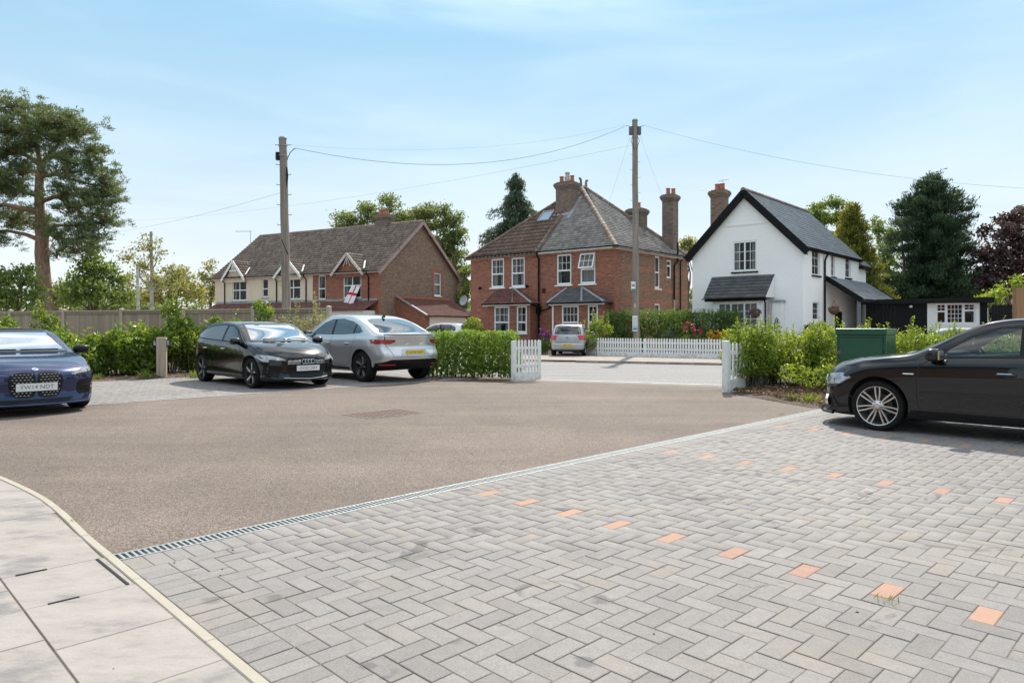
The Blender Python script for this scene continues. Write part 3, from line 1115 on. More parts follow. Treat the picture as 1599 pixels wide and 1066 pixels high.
mb = MB()
qs = [uv(-9, 4.2), uv(kerb_u(4.2) - 0.03, 4.2)] + [Vector((q.x, q.y, 0)) for q in kerb_inner[1:]] + [uv(-9, -6)]
mb.add([(q.x, q.y, 0.0015) for q in qs], [tuple(range(len(qs)))])
slab_root = tag(mb.build("slab_path", MT["joint"], recalc=False), "pale riven slab path in the near left corner", kind="structure")
cols = [(0.7045, KERB_A - 0.004, [-9.3, -8.7, -8.1, -7.5, -6.9, -6.35, -5.83, -5.29, -4.51, -3.94, -3.36, -2.80, -2.2, -1.6, -1.0, -0.4, 0.2]),
  (0.10, 0.700, [-9.6, -8.7, -7.8, -6.95, -6.05, -5.15, -4.28, -3.93, -3.50, -3.0, -2.1, -1.2, -0.3, 0.5]),
  (-0.50, 0.092, [-9.1, -8.2, -7.3, -6.4, -5.5, -4.6, -3.7, -2.8, -1.9, -1.0]),
  (-1.10, -0.508, [-9.6, -8.7, -7.8, -6.9, -6.0, -5.1, -4.2, -3.3, -2.4, -1.5]),
  (-1.70, -1.108, [-9.1, -8.2, -7.3, -6.4, -5.5, -4.6, -3.7, -2.8]),
  (-2.30, -1.708, [-9.6, -8.7, -7.8, -6.9, -6.0, -5.1, -4.2])]
keep = uv(-3, -4)
hull = [kerb_inner[i] for i in range(0, len(kerb_inner), 3)]
for (ua, ub, vs_) in cols:
 for k in range(len(vs_) - 1):
  g_ = 0.002
  ub = 1.36 if ua > 0.5 else ub
  poly = [uv(ua + g_, vs_[k] + g_), uv(ub - g_, vs_[k] + g_), uv(ub - g_, vs_[k + 1] - g_), uv(ua + g_, vs_[k + 1] - g_)]
  for i in range(len(hull) - 1):
   if poly and (hull[i + 1] - hull[i]).length > 0.05:
    ctr = sum(poly, Vector((0, 0, 0))) / len(poly)
    mid = (hull[i] + hull[i + 1]) / 2
    if (Vector((mid.x, mid.y, 0)) - ctr).length < 0.75:
     poly = clip(poly, hull[i], hull[i + 1], keep)
  if len(poly) < 3:
   continue
  c = sum(poly, Vector((0, 0, 0))) / len(poly)
  if c.y < 1.0 or abs(c.x) > 9:
   continue
  top = 0.009 + random.uniform(-0.0012, 0.0012)
  mb = MB()
  n = len(poly)
  ins = [q + (c - q).normalized() * 0.004 for q in poly]
  vs = [(q.x - c.x, q.y - c.y, -0.02) for q in poly] + [(q.x - c.x, q.y - c.y, -0.003) for q in poly] + [(q.x - c.x, q.y - c.y, 0.0) for q in ins]
  fs = [tuple(range(2 * n, 3 * n))]
  for kk in (0, n):
   for i in range(n):
    j = (i + 1) % n
    fs.append((kk + i, kk + j, kk + n + j, kk + n + i))
  mb.add(vs, fs)
  o = mb.build("slab", MT["slab"], slab_root, loc=(c.x, c.y, top))
# recessed steel edges of the access cover cut into the slabs
cover = thing("access_cover", "slab filled access cover with thin steel edges in the slab path", "access cover", (uv(0.9, -4.2).x, uv(0.9, -4.2).y, 0), math.atan2(UY, UX))
mb = MB()
# local x along u, local y is -v
mb.box(-0.13, 0.01, 0.298, 0.313, 0.004, 0.0125)
mb.build("edge_strip", MT["slot"], cover)
mb = MB()
mb.box(-0.10, 0.03, -0.272, -0.258, 0.004, 0.0125)
mb.build("edge_strip", MT["slot"], cover)
mb = MB()
mb.box(0.245, 0.258, -0.25, 0.30, 0.004, 0.0127)
mb.build("edge_strip", MT["slot"], cover)

# ---- tray cover with blocks in the tarmac ---------------------------------------------------
mc = gp(600, 645.5)
tray = thing("inspection_cover", "block filled inspection cover set in the yard tarmac", "manhole cover", (mc.x, mc.y, 0.0), math.atan2(UY, UX))
mb = MB()
A, B = 0.52, 0.36
for (x0, x1, y0, y1) in ((-A, A, -B, -B + 0.02), (-A, A, B - 0.02, B), (-A, -A + 0.02, -B + 0.02, B - 0.02), (A - 0.02, A, -B + 0.02, B - 0.02)):
 mb.box(x0, x1, y0, y1, -0.03, 0.006)
mb.build("frame", simple("cover_frame_steel", (0.22, 0.19, 0.17), 0.7, 0.3), tray)
mb = MB()
mb.add([(-A + 0.02, -B + 0.02, 0.002), (A - 0.02, -B + 0.02, 0.002), (A - 0.02, B - 0.02, 0.002), (-A + 0.02, B - 0.02, 0.002)], [(0, 1, 2, 3)])
mb.build("tray_base", MT["slot"], tray)
sett = simple("brown_sett", (0.15, 0.098, 0.082), 0.9, 0, 0.4, 9)
sm = None
for i in range(9):
 for j in range(6):
  if sm is None:
   sm, _, _ = brick_mesh(0.088, 0.088)
   sm.materials.append(sett)
  o = bpy.data.objects.new("brick", sm)
  COL.objects.link(o)
  o.parent = tray
  o.location = (-0.5 + 0.056 + i * 0.111, -0.34 + 0.057 + j * 0.1132, 0.007 + random.uniform(-0.001, 0.001))

# ---- road, pavement, kerbs ------------------------------------------------------------------

def rp(t, n, z=0.0):
 p_ = RD * t + RN * n
 return Vector((p_.x, p_.y, z))

def road_strip(name, n0, n1, z, mat, label, t0=-80, t1=80, prof=None, step=4.0):
 mb = MB()
 m = int((t1 - t0) / step)
 prof = prof or [(n0, z), (n1, z)]
 vs = []
 for i in range(m + 1):
  for (n_, z_) in prof:
   q = rp(t0 + (t1 - t0) * i / m, n_, z_)
   vs.append(q)
 k = len(prof)
 mb.add(vs, [(i * k + j, i * k + j + 1, (i + 1) * k + j + 1, (i + 1) * k + j) for i in range(m) for j in range(k - 1)])
 return tag(mb.build(name, mat, smooth=50), label, kind="structure")

road_strip("road", 17.75, 26.9, ROAD_Z, MT["road"], "pale worn public road beyond the yard entrance",
   prof=[(17.75, ROAD_Z + 0.004), (19.5, ROAD_Z + 0.03), (22.3, ROAD_Z + 0.055), (25, ROAD_Z + 0.03), (26.9, ROAD_Z + 0.004)])
road_strip("pavement", 27.05, 31.0, FAR_Z, MT["pavement"], "brownish tarmac pavement on the far side of the road",
   prof=[(27.02, FAR_Z - 0.004), (29, FAR_Z), (31.2, FAR_Z + 0.004)])
grid = MB()
vs = []
for i in range(31):
 for (n_, z_) in ((31.2, FAR_Z), (50, FAR_Z), (90, FAR_Z + 0.1)):
  vs.append(rp(-75 + 5 * i, n_, z_ - 0.004))
grid.add(vs, [(i * 3 + j, i * 3 + j + 1, (i + 1) * 3 + j + 1, (i + 1) * 3 + j) for i in range(30) for j in range(2)])
tag(grid.build("garden_ground", MT["gravel"]), "gravelly garden ground around the houses", kind="structure")
# near footway strip between the fence line and the road
road_strip("verge", 15.9, 17.75, ROAD_Z, MT["pavement"], "narrow tarmac footway on the near side of the road", t0=-80, t1=80,
   prof=[(18.15 - 0.42, ROAD_Z + 0.006), (17.6, ROAD_Z + 0.003), (17.2, -0.13 * sstep(14.8, 18, 17.2) + 0.004)])
# kerb stones: each one a stone; dropped at the drive of the brick house
kerb = bpy.data.objects.new("kerb", None)
COL.objects.link(kerb)
tag(kerb, "grey brown kerb of the far pavement", kind="structure")
kerb_rot = math.atan2(RD.y, RD.x)
kmesh = {}
for i in range(-14, 46):
 t = i * 0.915
 p_ = rp(t, 26.97)
 px = CX + F * p_.x / p_.y
 if px < 650 or px > 1500:
  continue
 drop = 840 < px < 893
 key = drop
 if key not in kmesh:
  mb = MB()
  h = 0.03 if drop else 0.10
  mb.box(-0.453, 0.453, -0.065, 0.065, -0.12, h - 0.0)
  me = mb.mesh("kerb_stone")
  me.materials.append(MT["kerb"])
  kmesh[key] = me
 o = link("kerb_stone", kmesh[key], None, kerb, loc=(p_.x, p_.y, ROAD_Z), rotz=kerb_rot)
 bv = o.modifiers.new("bevel", 'BEVEL')
 bv.width = 0.02
 bv.segments = 2
# white edge line at the mouth of the yard and the channel line
mb = MB()
a, b = gp(848, 592.5, ROAD_Z), gp(1129, 600.5, ROAD_Z)
ta, tb = a.dot(RD), b.dot(RD)
for (t0, t1, n0, n1) in ((ta - 3, tb + 5, 17.98, 18.07),):
 m = 10
 vs = []
 for i in range(m + 1):
  t = t0 + (t1 - t0) * i / m
  vs += [rp(t, n0, ROAD_Z + 0.0125), rp(t, n1, ROAD_Z + 0.0145)]
 mb.add(vs, [(2 * i, 2 * i + 1, 2 * i + 3, 2 * i + 2) for i in range(m)])
tag(mb.build("white_line", MT["line"]), "white painted line along the mouth of the yard", kind="structure")

# ---- planting beds --------------------------------------------------------------------------

def bed(name, pts, label, z=0.03):
 bm = bmesh.new()
 f = bm.faces.new([bm.verts.new((q.x, q.y, 0)) for q in pts])
 xs = [q.x for q in pts]
 ys = [q.y for q in pts]
 for k in np.arange(min(xs), max(xs), 0.35):
  bmesh.ops.bisect_plane(bm, geom=bm.faces[:] + bm.edges[:] + bm.verts[:], plane_co=(k, 0, 0), plane_no=(1, 0, 0))
 for k in np.arange(min(ys), max(ys), 0.35):
  bmesh.ops.bisect_plane(bm, geom=bm.faces[:] + bm.edges[:] + bm.verts[:], plane_co=(0, k, 0), plane_no=(0, 1, 0))
 edge = {v_ for e in bm.edges if e.is_boundary for v_ in e.verts}
 for v_ in bm.verts:
  v_.co.z = gz(v_.co.x, v_.co.y) + (0.006 if v_ in edge else z + random.uniform(0, 0.05))
 me = bpy.data.meshes.new(name)
 bm.to_mesh(me)
 bm.free()
 me.polygons.foreach_set("use_smooth", [True] * len(me.polygons))
 return tag(link(name, me, MT["soil"]), label, kind="structure")

def ruv(u_, v_):
 return uv(u_, v_)

post_r = gp(1132, 613)
bed("right_bed", [post_r + Vector((0.05, -0.12, 0)), uv(11.5, -4.72), uv(PAV_U1 + 0.01, -4.40), uv(PAV_U1 + 0.01, 4.0), uv(17.5, 4.0), uv(18.0, -2.0), uv(16.4, -7.2)],
 "leaf littered soil bed under the hedge by the green cabinet")
fr = at(516, 21.7)
lf = Vector((-0.80 * 31, 31, 0))
bed("left_bed", [uv(-12, BED_V), uv(11.4, BED_V), uv(11.9, -14.9), uv(14.5, -14.6), fr + Vector((0.6, -0.3, 0)), fr, Vector((-24, 29.3, 0))],
 "dark soil bed under the laurels", 0.02)
bed("hedge_bed", [gp(672, 596), gp(700, 592), gp(797, 595), gp(836, 590), gp(838, 582), gp(660, 580)], "soil under the clipped entrance hedge", 0.01)

# small bits lying on the yard: stones and leaf scraps
rng = np.random.default_rng(17)
V, Fc = [], []
for k in range(150):
 q = uv(rng.uniform(0, 13), rng.uniform(-13, 3.0))
 if q.y < 2.2:
  continue
 r_ = rng.uniform(0.003, 0.0075)
 b = len(V)
 for (dx, dy, dz) in ((1, 0, 0), (0, 1, 0), (-1, 0, 0), (0, -1, 0), (0, 0, 0.9), (0, 0, -0.5)):
  V.append((q.x + dx * r_ * rng.uniform(0.7, 1.4), q.y + dy * r_ * rng.uniform(0.7, 1.4), 0.006 + dz * r_))
 for i in range(4):
  Fc += [(b + i, b + (i + 1) % 4, b + 4), (b + (i + 1) % 4, b + i, b + 5)]
o = link("loose_stones", np_mesh("loose_stones", V, Fc), simple("loose_stone", (0.16, 0.13, 0.11), 0.9, 0, 0.6, 2.0))
tag(o, "tiny loose stones and scraps on the yard", "stones", kind="stuff")

# ================================================================== houses
def wall_panel(name, origin, e, width, z0, z1, holes, mat, parent, reveal=0.11, top=None, flip=False, uoff=0.0):
 """vertical wall in the parent's local frame: origin + s*e, z; holes (s0, s1, za, zb).
 top: optional list of (s, z) giving a gable outline above z1.  The outward side is e x z (or reversed by flip)."""
 o_ = Vector(origin)
 e = Vector(e).normalized()
 out = e.cross(Vector((0, 0, 1)))
 if flip:
  out = -out
 ss = sorted({0.0, width} | {h[0] for h in holes} | {h[1] for h in holes})
 zs = sorted({z0, z1} | {h[2] for h in holes} | {h[3] for h in holes if h[3] < z1})
 V, Fc, UVS = [], [], []

 def quad(ps, uvs):
  b = len(V)
  V.extend(ps)
  Fc.append(tuple(range(b, b + len(ps))))
  UVS.extend(uvs)

 def P(s, z, d=0.0):
  q = o_ + e * s - out * d
  return (q.x, q.y, z)
 for i in range(len(ss) - 1):
  for j in range(len(zs) - 1):
   sm, zm = (ss[i] + ss[i + 1]) / 2, (zs[j] + zs[j + 1]) / 2
   if any(h[0] < sm < h[1] and h[2] < zm < h[3] for h in holes):
    continue
   quad([P(ss[i], zs[j]), P(ss[i + 1], zs[j]), P(ss[i + 1], zs[j + 1]), P(ss[i], zs[j + 1])],
     [(uoff + ss[i], zs[j]), (uoff + ss[i + 1], zs[j]), (uoff + ss[i + 1], zs[j + 1]), (uoff + ss[i], zs[j + 1])])
 for (a, b, c, d) in holes:
  quad([P(a, c), P(a, c, reveal), P(a, d, reveal), P(a, d)], [(a, c), (a + reveal, c), (a + reveal, d), (a, d)])
  quad([P(b, c), P(b, d), P(b, d, reveal), P(b, c, reveal)], [(b, c), (b, d), (b + reveal, d), (b + reveal, c)])
  quad([P(a, d), P(a, d, reveal), P(b, d, reveal), P(b, d)], [(a, d), (a, d + reveal), (b, d + reveal), (b, d)])
  quad([P(a, c), P(b, c), P(b, c, reveal), P(a, c, reveal)], [(a, c), (b, c), (b, c - reveal), (a, c - reveal)])
 if top:
  (ta, tz), (tb, _), (tm, tp) = top
  hh = [h for h in holes if h[3] > z1]
  polys = [top]
  if hh:
   a, b, c, d = hh[0]

   def zg(s):
    return tz + (tp - tz) * ((s - ta) / (tm - ta) if s < tm else (tb - s) / (tb - tm))
   if a < tm < b:
    polys = [[(ta, tz), (a, tz), (a, zg(a))], [(a, d), (b, d), (b, zg(b)), (tm, tp), (a, zg(a))], [(b, tz), (tb, tz), (b, zg(b))]]
   elif a > tm:
    polys = [[(ta, tz), (a, tz), (a, zg(a)), (tm, tp)], [(a, d), (b, d), (b, zg(b)), (a, zg(a))], [(b, tz), (tb, tz), (b, zg(b))]]
  for pl in polys:
   quad([P(s, z) for s, z in pl], [(uoff + s, z) for s, z in pl])
 me = bpy.data.meshes.new(name)
 me.from_pydata(V, [], Fc)
 uvl = me.uv_layers.new(name="UVMap")
 uvl.data.foreach_set("uv", [c for p_ in UVS for c in p_])
 return link(name, me, mat, parent)

def uv_box(mb_obj):
 """world-ish box UVs (metres) for brick on small pieces"""
 me = mb_obj.data
 uvl = me.uv_layers.new(name="UVMap")
 for poly in me.polygons:
  n = poly.normal
  for li in poly.loop_indices:
   co = me.vertices[me.loops[li].vertex_index].co
   uvl.data[li].uv = (co.y if abs(n.x) > abs(n.y) else co.x, co.z)
 return mb_obj

def frame_mat(o_, e, flip=False):
 """matrix: local x along the wall, local y outward, z up"""
 e = Vector(e).normalized()
 out = e.cross(Vector((0, 0, 1)))
 if flip:
  out = -out
 M = Matrix.Identity(4)
 for i in range(3):
  M[i][0], M[i][1], M[i][2], M[i][3] = e[i], out[i], (0, 0, 1)[i], Vector(o_)[i]
 return M

def window(parent, M, s0, s1, z0, z1, bars=(1, 2), sash=True, sill=True, depth=0.10, curtain=0.6, fmat=None, sill_mat=None, arch=0.0,
   split=0.5, cols=1, lower_bars=(1, 1), sill_w=0.06, fw=0.055, open_top=False):
 """one window: frame (part), pane, glazing bars, curtain and sill below it"""
 fmat = fmat or MT["white"]
 mb = MB()
 y0, y1 = -depth, -depth + 0.06
 zt = z1
 mb.box(s0, s0 + fw, y0, y1, z0, z1, M=M)
 mb.box(s1 - fw, s1, y0, y1, z0, z1, M=M)
 mb.box(s0 + fw, s1 - fw, y0, y1, z1 - fw, z1, M=M)
 mb.box(s0 + fw, s1 - fw, y0, y1, z0, z0 + fw * 1.3, M=M)
 zm = z0 + (z1 - z0) * split
 if sash:
  mb.box(s0 + fw, s1 - fw, y0 + 0.005, y1 + 0.012, zm - 0.04, zm + 0.04, M=M)
 for c in range(1, cols):
  sc = s0 + (s1 - s0) * c / cols
  mb.box(sc - 0.035, sc + 0.035, y0 + 0.002, y1 + 0.008, z0 + fw, z1 - fw, M=M)
 win = mb.build("window", fmat, parent)
 # glazing bars
 mb = MB()
 nb = 0

 def barset(za, zb, nx, nz):
  nonlocal nb
  for c in range(cols):
   a = s0 + fw + (s1 - s0 - 2 * fw) * c / cols
   b = s0 + fw + (s1 - s0 - 2 * fw) * (c + 1) / cols
   for k in range(1, nx):
    x_ = a + (b - a) * k / nx
    mb.box(x_ - 0.011, x_ + 0.011, y0 + 0.031, y0 + 0.047, za, zb, M=M)
    nb += 1
   for k in range(1, nz):
    z_ = za + (zb - za) * k / nz
    mb.box(a, b, y0 + 0.0305, y0 + 0.0465, z_ - 0.011, z_ + 0.011, M=M)
    nb += 1
 if sash:
  if not open_top:
   barset(zm + 0.04, z1 - fw, *bars)
  barset(z0 + fw, zm - 0.04, *lower_bars)
 else:
  barset(z0 + fw, z1 - fw, *bars)
 if nb:
  mb.build("glazing_bars", fmat, win)
 mb = MB()
 mb.add([M @ Vector(q) for q in ((s0 + fw, y0 + 0.025, z0 + fw), (s1 - fw, y0 + 0.025, z0 + fw), (s1 - fw, y0 + 0.025, (zm if open_top else z1 - fw)), (s0 + fw, y0 + 0.025, (zm if open_top else z1 - fw)))], [(0, 1, 2, 3)])
 mb.build("pane", MT["glass"], win)
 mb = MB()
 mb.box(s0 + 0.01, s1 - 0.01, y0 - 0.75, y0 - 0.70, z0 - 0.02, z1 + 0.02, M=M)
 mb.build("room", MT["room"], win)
 if curtain > 0:
  w_ = (s1 - s0)
  rr = random.Random(int(s0 * 1000 + z0 * 77))
  spans = [(s0 + 0.02, s0 + w_ * curtain / 2), (s1 - w_ * curtain / 2, s1 - 0.02)] if curtain < 0.95 else [(s0 + 0.02, s1 - 0.02)]
  for (a, b) in spans:
   mb = MB()
   n = max(5, int((b - a) / 0.035))
   vs = []
   for i in range(n + 1):
    x_ = a + (b - a) * i / n
    dy = 0.018 * math.sin(i * 1.9 + rr.random()) + rr.uniform(-0.008, 0.008)
    vs += [M @ Vector((x_, y0 - 0.09 + dy, z0)), M @ Vector((x_, y0 - 0.09 + dy * 0.7, z1 - 0.02))]
   mb.add(vs, [(2 * i, 2 * i + 2, 2 * i + 3, 2 * i + 1) for i in range(n)])
   mb.build("curtain", MT["curtain"], win, smooth=70, recalc=False)
 if sill:
  mb = MB()
  mb.box(s0 - sill_w, s1 + sill_w, y0 + 0.02, 0.07, z0 - 0.075, z0 - 0.003, M=M)
  mb.build("sill", sill_mat or fmat, win)
 return win

def tile_plane(name, parent, P0, ex, es, length, lo, hi, gauge, tw, mat, thick=0.022, roll=0.0, jitter=0.004, stagger=True, seed=1, start=0.0):
 """roof plane: P0 at the eave, ex along the eave, es up the slope; lo(s), hi(s) bounds along ex at slope distance s."""
 P0, ex, es = Vector(P0), Vector(ex).normalized(), Vector(es).normalized()
 nrm = ex.cross(es)
 if nrm.z < 0:
  nrm = -nrm
 rnd = random.Random(seed)
 V, Fc = [], []
 row, s = 0, start
 while s < length - 0.02:
  s2 = min(s + gauge + 0.02, length)
  off = (tw / 2 if (row % 2 and stagger) else 0.0)
  a0 = min(lo(s), lo(s2))
  b0 = max(hi(s), hi(s2))
  x = a0 - ((a0 - off) % tw) - tw * 0
  x = math.floor((a0 - off) / tw) * tw + off
  while x < b0:
   xa, xb = x + 0.003, x + tw - 0.003
   la, lb = max(xa, lo(s)), min(xb, hi(s))
   ta, tb = max(xa, lo(s2)), min(xb, hi(s2))
   if lb - la > 0.015 or tb - ta > 0.015:
    if lb <= la:
     la = lb = (la + lb) / 2
    if tb <= ta:
     ta = tb = (ta + tb) / 2
    j = rnd.uniform(-jitter, jitter)
    hlow = thick + 0.012 + j + rnd.uniform(0, jitter)
    hup = 0.006 + j * 0.3
    if roll <= 0:
     b = len(V)
     for (xx, ss_, hh) in ((la, s, hlow), (lb, s, hlow + rnd.uniform(-jitter, jitter)), (tb, s2, hup), (ta, s2, hup),
           (la, s + 0.002, -0.004), (lb, s + 0.002, -0.004)):
      V.append(P0 + ex * xx + es * ss_ + nrm * hh)
     Fc += [(b, b + 1, b + 2, b + 3), (b + 4, b + 5, b + 1, b)]
    else:
     m = 5
     b = len(V)
     for k in range(m + 1):
      t = k / m
      bulge = roll * (math.sin(math.pi * min(1, t / 0.55)) if t < 0.55 else -0.25 * math.sin(math.pi * (t - 0.55) / 0.45))
      xl, xt = la + (lb - la) * t, ta + (tb - ta) * t
      V.append(P0 + ex * xl + es * s + nrm * (hlow + bulge))
      V.append(P0 + ex * xt + es * s2 + nrm * (hup + bulge))
      V.append(P0 + ex * xl + es * (s + 0.002) + nrm * (-0.004))
     for k in range(m):
      c = b + 3 * k
      Fc += [(c, c + 3, c + 4, c + 1), (c + 2, c + 5, c + 3, c)]
   x += tw
  s += gauge
  row += 1
 me = np_mesh(name, [tuple(p_) for p_ in V], [f for f in Fc])
 o = link(name, me, mat, parent)
 o["kind"] = "stuff"
 o["label"] = "small overlapping roof tiles"
 return o

def ridge_run(name, parent, a, b, r, mat, piece=0.45, n=7):
 """half round capping tiles from a to b, one mesh of separate pieces"""
 a, b = Vector(a), Vector(b)
 d = (b - a)
 L_ = d.length
 d.normalize()
 side = d.cross(Vector((0, 0, 1))).normalized()
 up = side.cross(d)
 m = max(1, int(L_ / piece))
 mb = MB()
 for i in range(m):
  p0, p1 = a + d * (L_ * i / m), a + d * (L_ * (i + 1) / m - 0.012)
  ra, rb = r * 1.07, r
  vs = []
  for (q, rad) in ((p0, ra), (p1, rb)):
   for k in range(n + 1):
    t = math.pi * (k / n) * 1.1 - 0.05 * math.pi
    vs.append(q + side * (math.cos(t) * rad) + up * (math.sin(t) * rad - r * 0.35))
  fs = [(k, k + 1, n + 2 + k, n + 1 + k) for k in range(n)] + [tuple(range(n + 1)), tuple(reversed(range(n + 1, 2 * n + 2)))]
  mb.add(vs, fs)
 return mb.build(name, mat, parent, smooth=40)

def pipe(name, parent, pts, r, mat, n=8):
 mb = MB()
 mb.tube(pts, r, n)
 return mb.build(name, mat, parent, smooth=50)

def gutter(parent, a, b, mat=None, r=0.06):
 mb = MB()
 a, b = Vector(a), Vector(b)
 d = (b - a).normalized()
 side = d.cross(Vector((0, 0, 1))).normalized()
 n = 6
 vs = []
 for q in (a, b):
  for k in range(n + 1):
   t = math.pi * (1 + k / n)
   vs.append(q + side * (math.cos(t) * r) + Vector((0, 0, math.sin(t) * r)))
  for k in range(n, -1, -1):
   t = math.pi * (1 + k / n)
   vs.append(q + side * (math.cos(t) * r * 0.85) + Vector((0, 0, math.sin(t) * r * 0.85)))
 m = 2 * (n + 1)
 mb.add(vs, [(k, (k + 1) % m, m + (k + 1) % m, m + k) for k in range(m)] + [tuple(range(m)), tuple(reversed(range(m, 2 * m)))])
 return mb.build("gutter", mat or MT["black_paint"], parent, smooth=40)

def chimney(parent, c, w, d, z0, z1, M3, pots, mat=None, corbel=True, name="chimney"):
 """brick stack: shaft with oversailing courses, then pots as sub-parts. c local xy centre"""
 mb = MB()

 def bx(hw, hd, a, b):
  mb.box(c[0] - hw, c[0] + hw, c[1] - hd, c[1] + hd, a, b)
 bx(w / 2, d / 2, z0, z1 - 0.42)
 if corbel:
  for (g_, a, b) in ((0.035, 0.42, 0.34), (0.075, 0.34, 0.26), (0.11, 0.26, 0.12), (0.07, 0.12, 0.06)):
   bx(w / 2 + g_, d / 2 + g_, z1 - a, z1 - b)
  bx(w / 2 - 0.02, d / 2 - 0.02, z1 - 0.06, z1)
 else:
  bx(w / 2 + 0.03, d / 2 + 0.03, z1 - 0.42, z1)
 ch = uv_box(mb.build(name, mat or MT["brick_chim"], parent))
 for (dx, dy, h, r, pm) in pots:
  mb = MB()
  M = Matrix.Translation((c[0] + dx, c[1] + dy, z1))
  mb.lathe([(r * 1.08, -0.02), (r * 1.0, h * 0.2), (r * 0.86, h * 0.8), (r * 1.05, h * 0.86), (r * 1.05, h), (r * 0.8, h), (r * 0.78, h * 0.5)], 14, M=M)
  mb.build("chimney_pot", pm, ch, smooth=40)
 return ch

class Wall:
 """pixel to wall coordinates for a wall plane through world point C with unit direction e"""

 def __init__(self, C, e):
  self.C, self.e = Vector(C), Vector(e).normalized()

 def s(self, px, inset=0.0):
  r_ = (px - CX) / F
  n = Vector((self.e.y, -self.e.x, 0))
  return (r_ * self.C.y - self.C.x) / (self.e.x - r_ * self.e.y)

 def z(self, px, py):
  d = self.C.y + self.s(px) * self.e.y
  return CH + (YH - py) * d / F

 def rect(self, x0, x1, y0, y1):
  """pixel box (top y0, bottom y1) -> s0, s1, z0, z1 in wall metres"""
  a, b = self.s(x0), self.s(x1)
  xm = (x0 + x1) / 2
  return min(a, b), max(a, b), self.z(xm, y1), self.z(xm, y0)

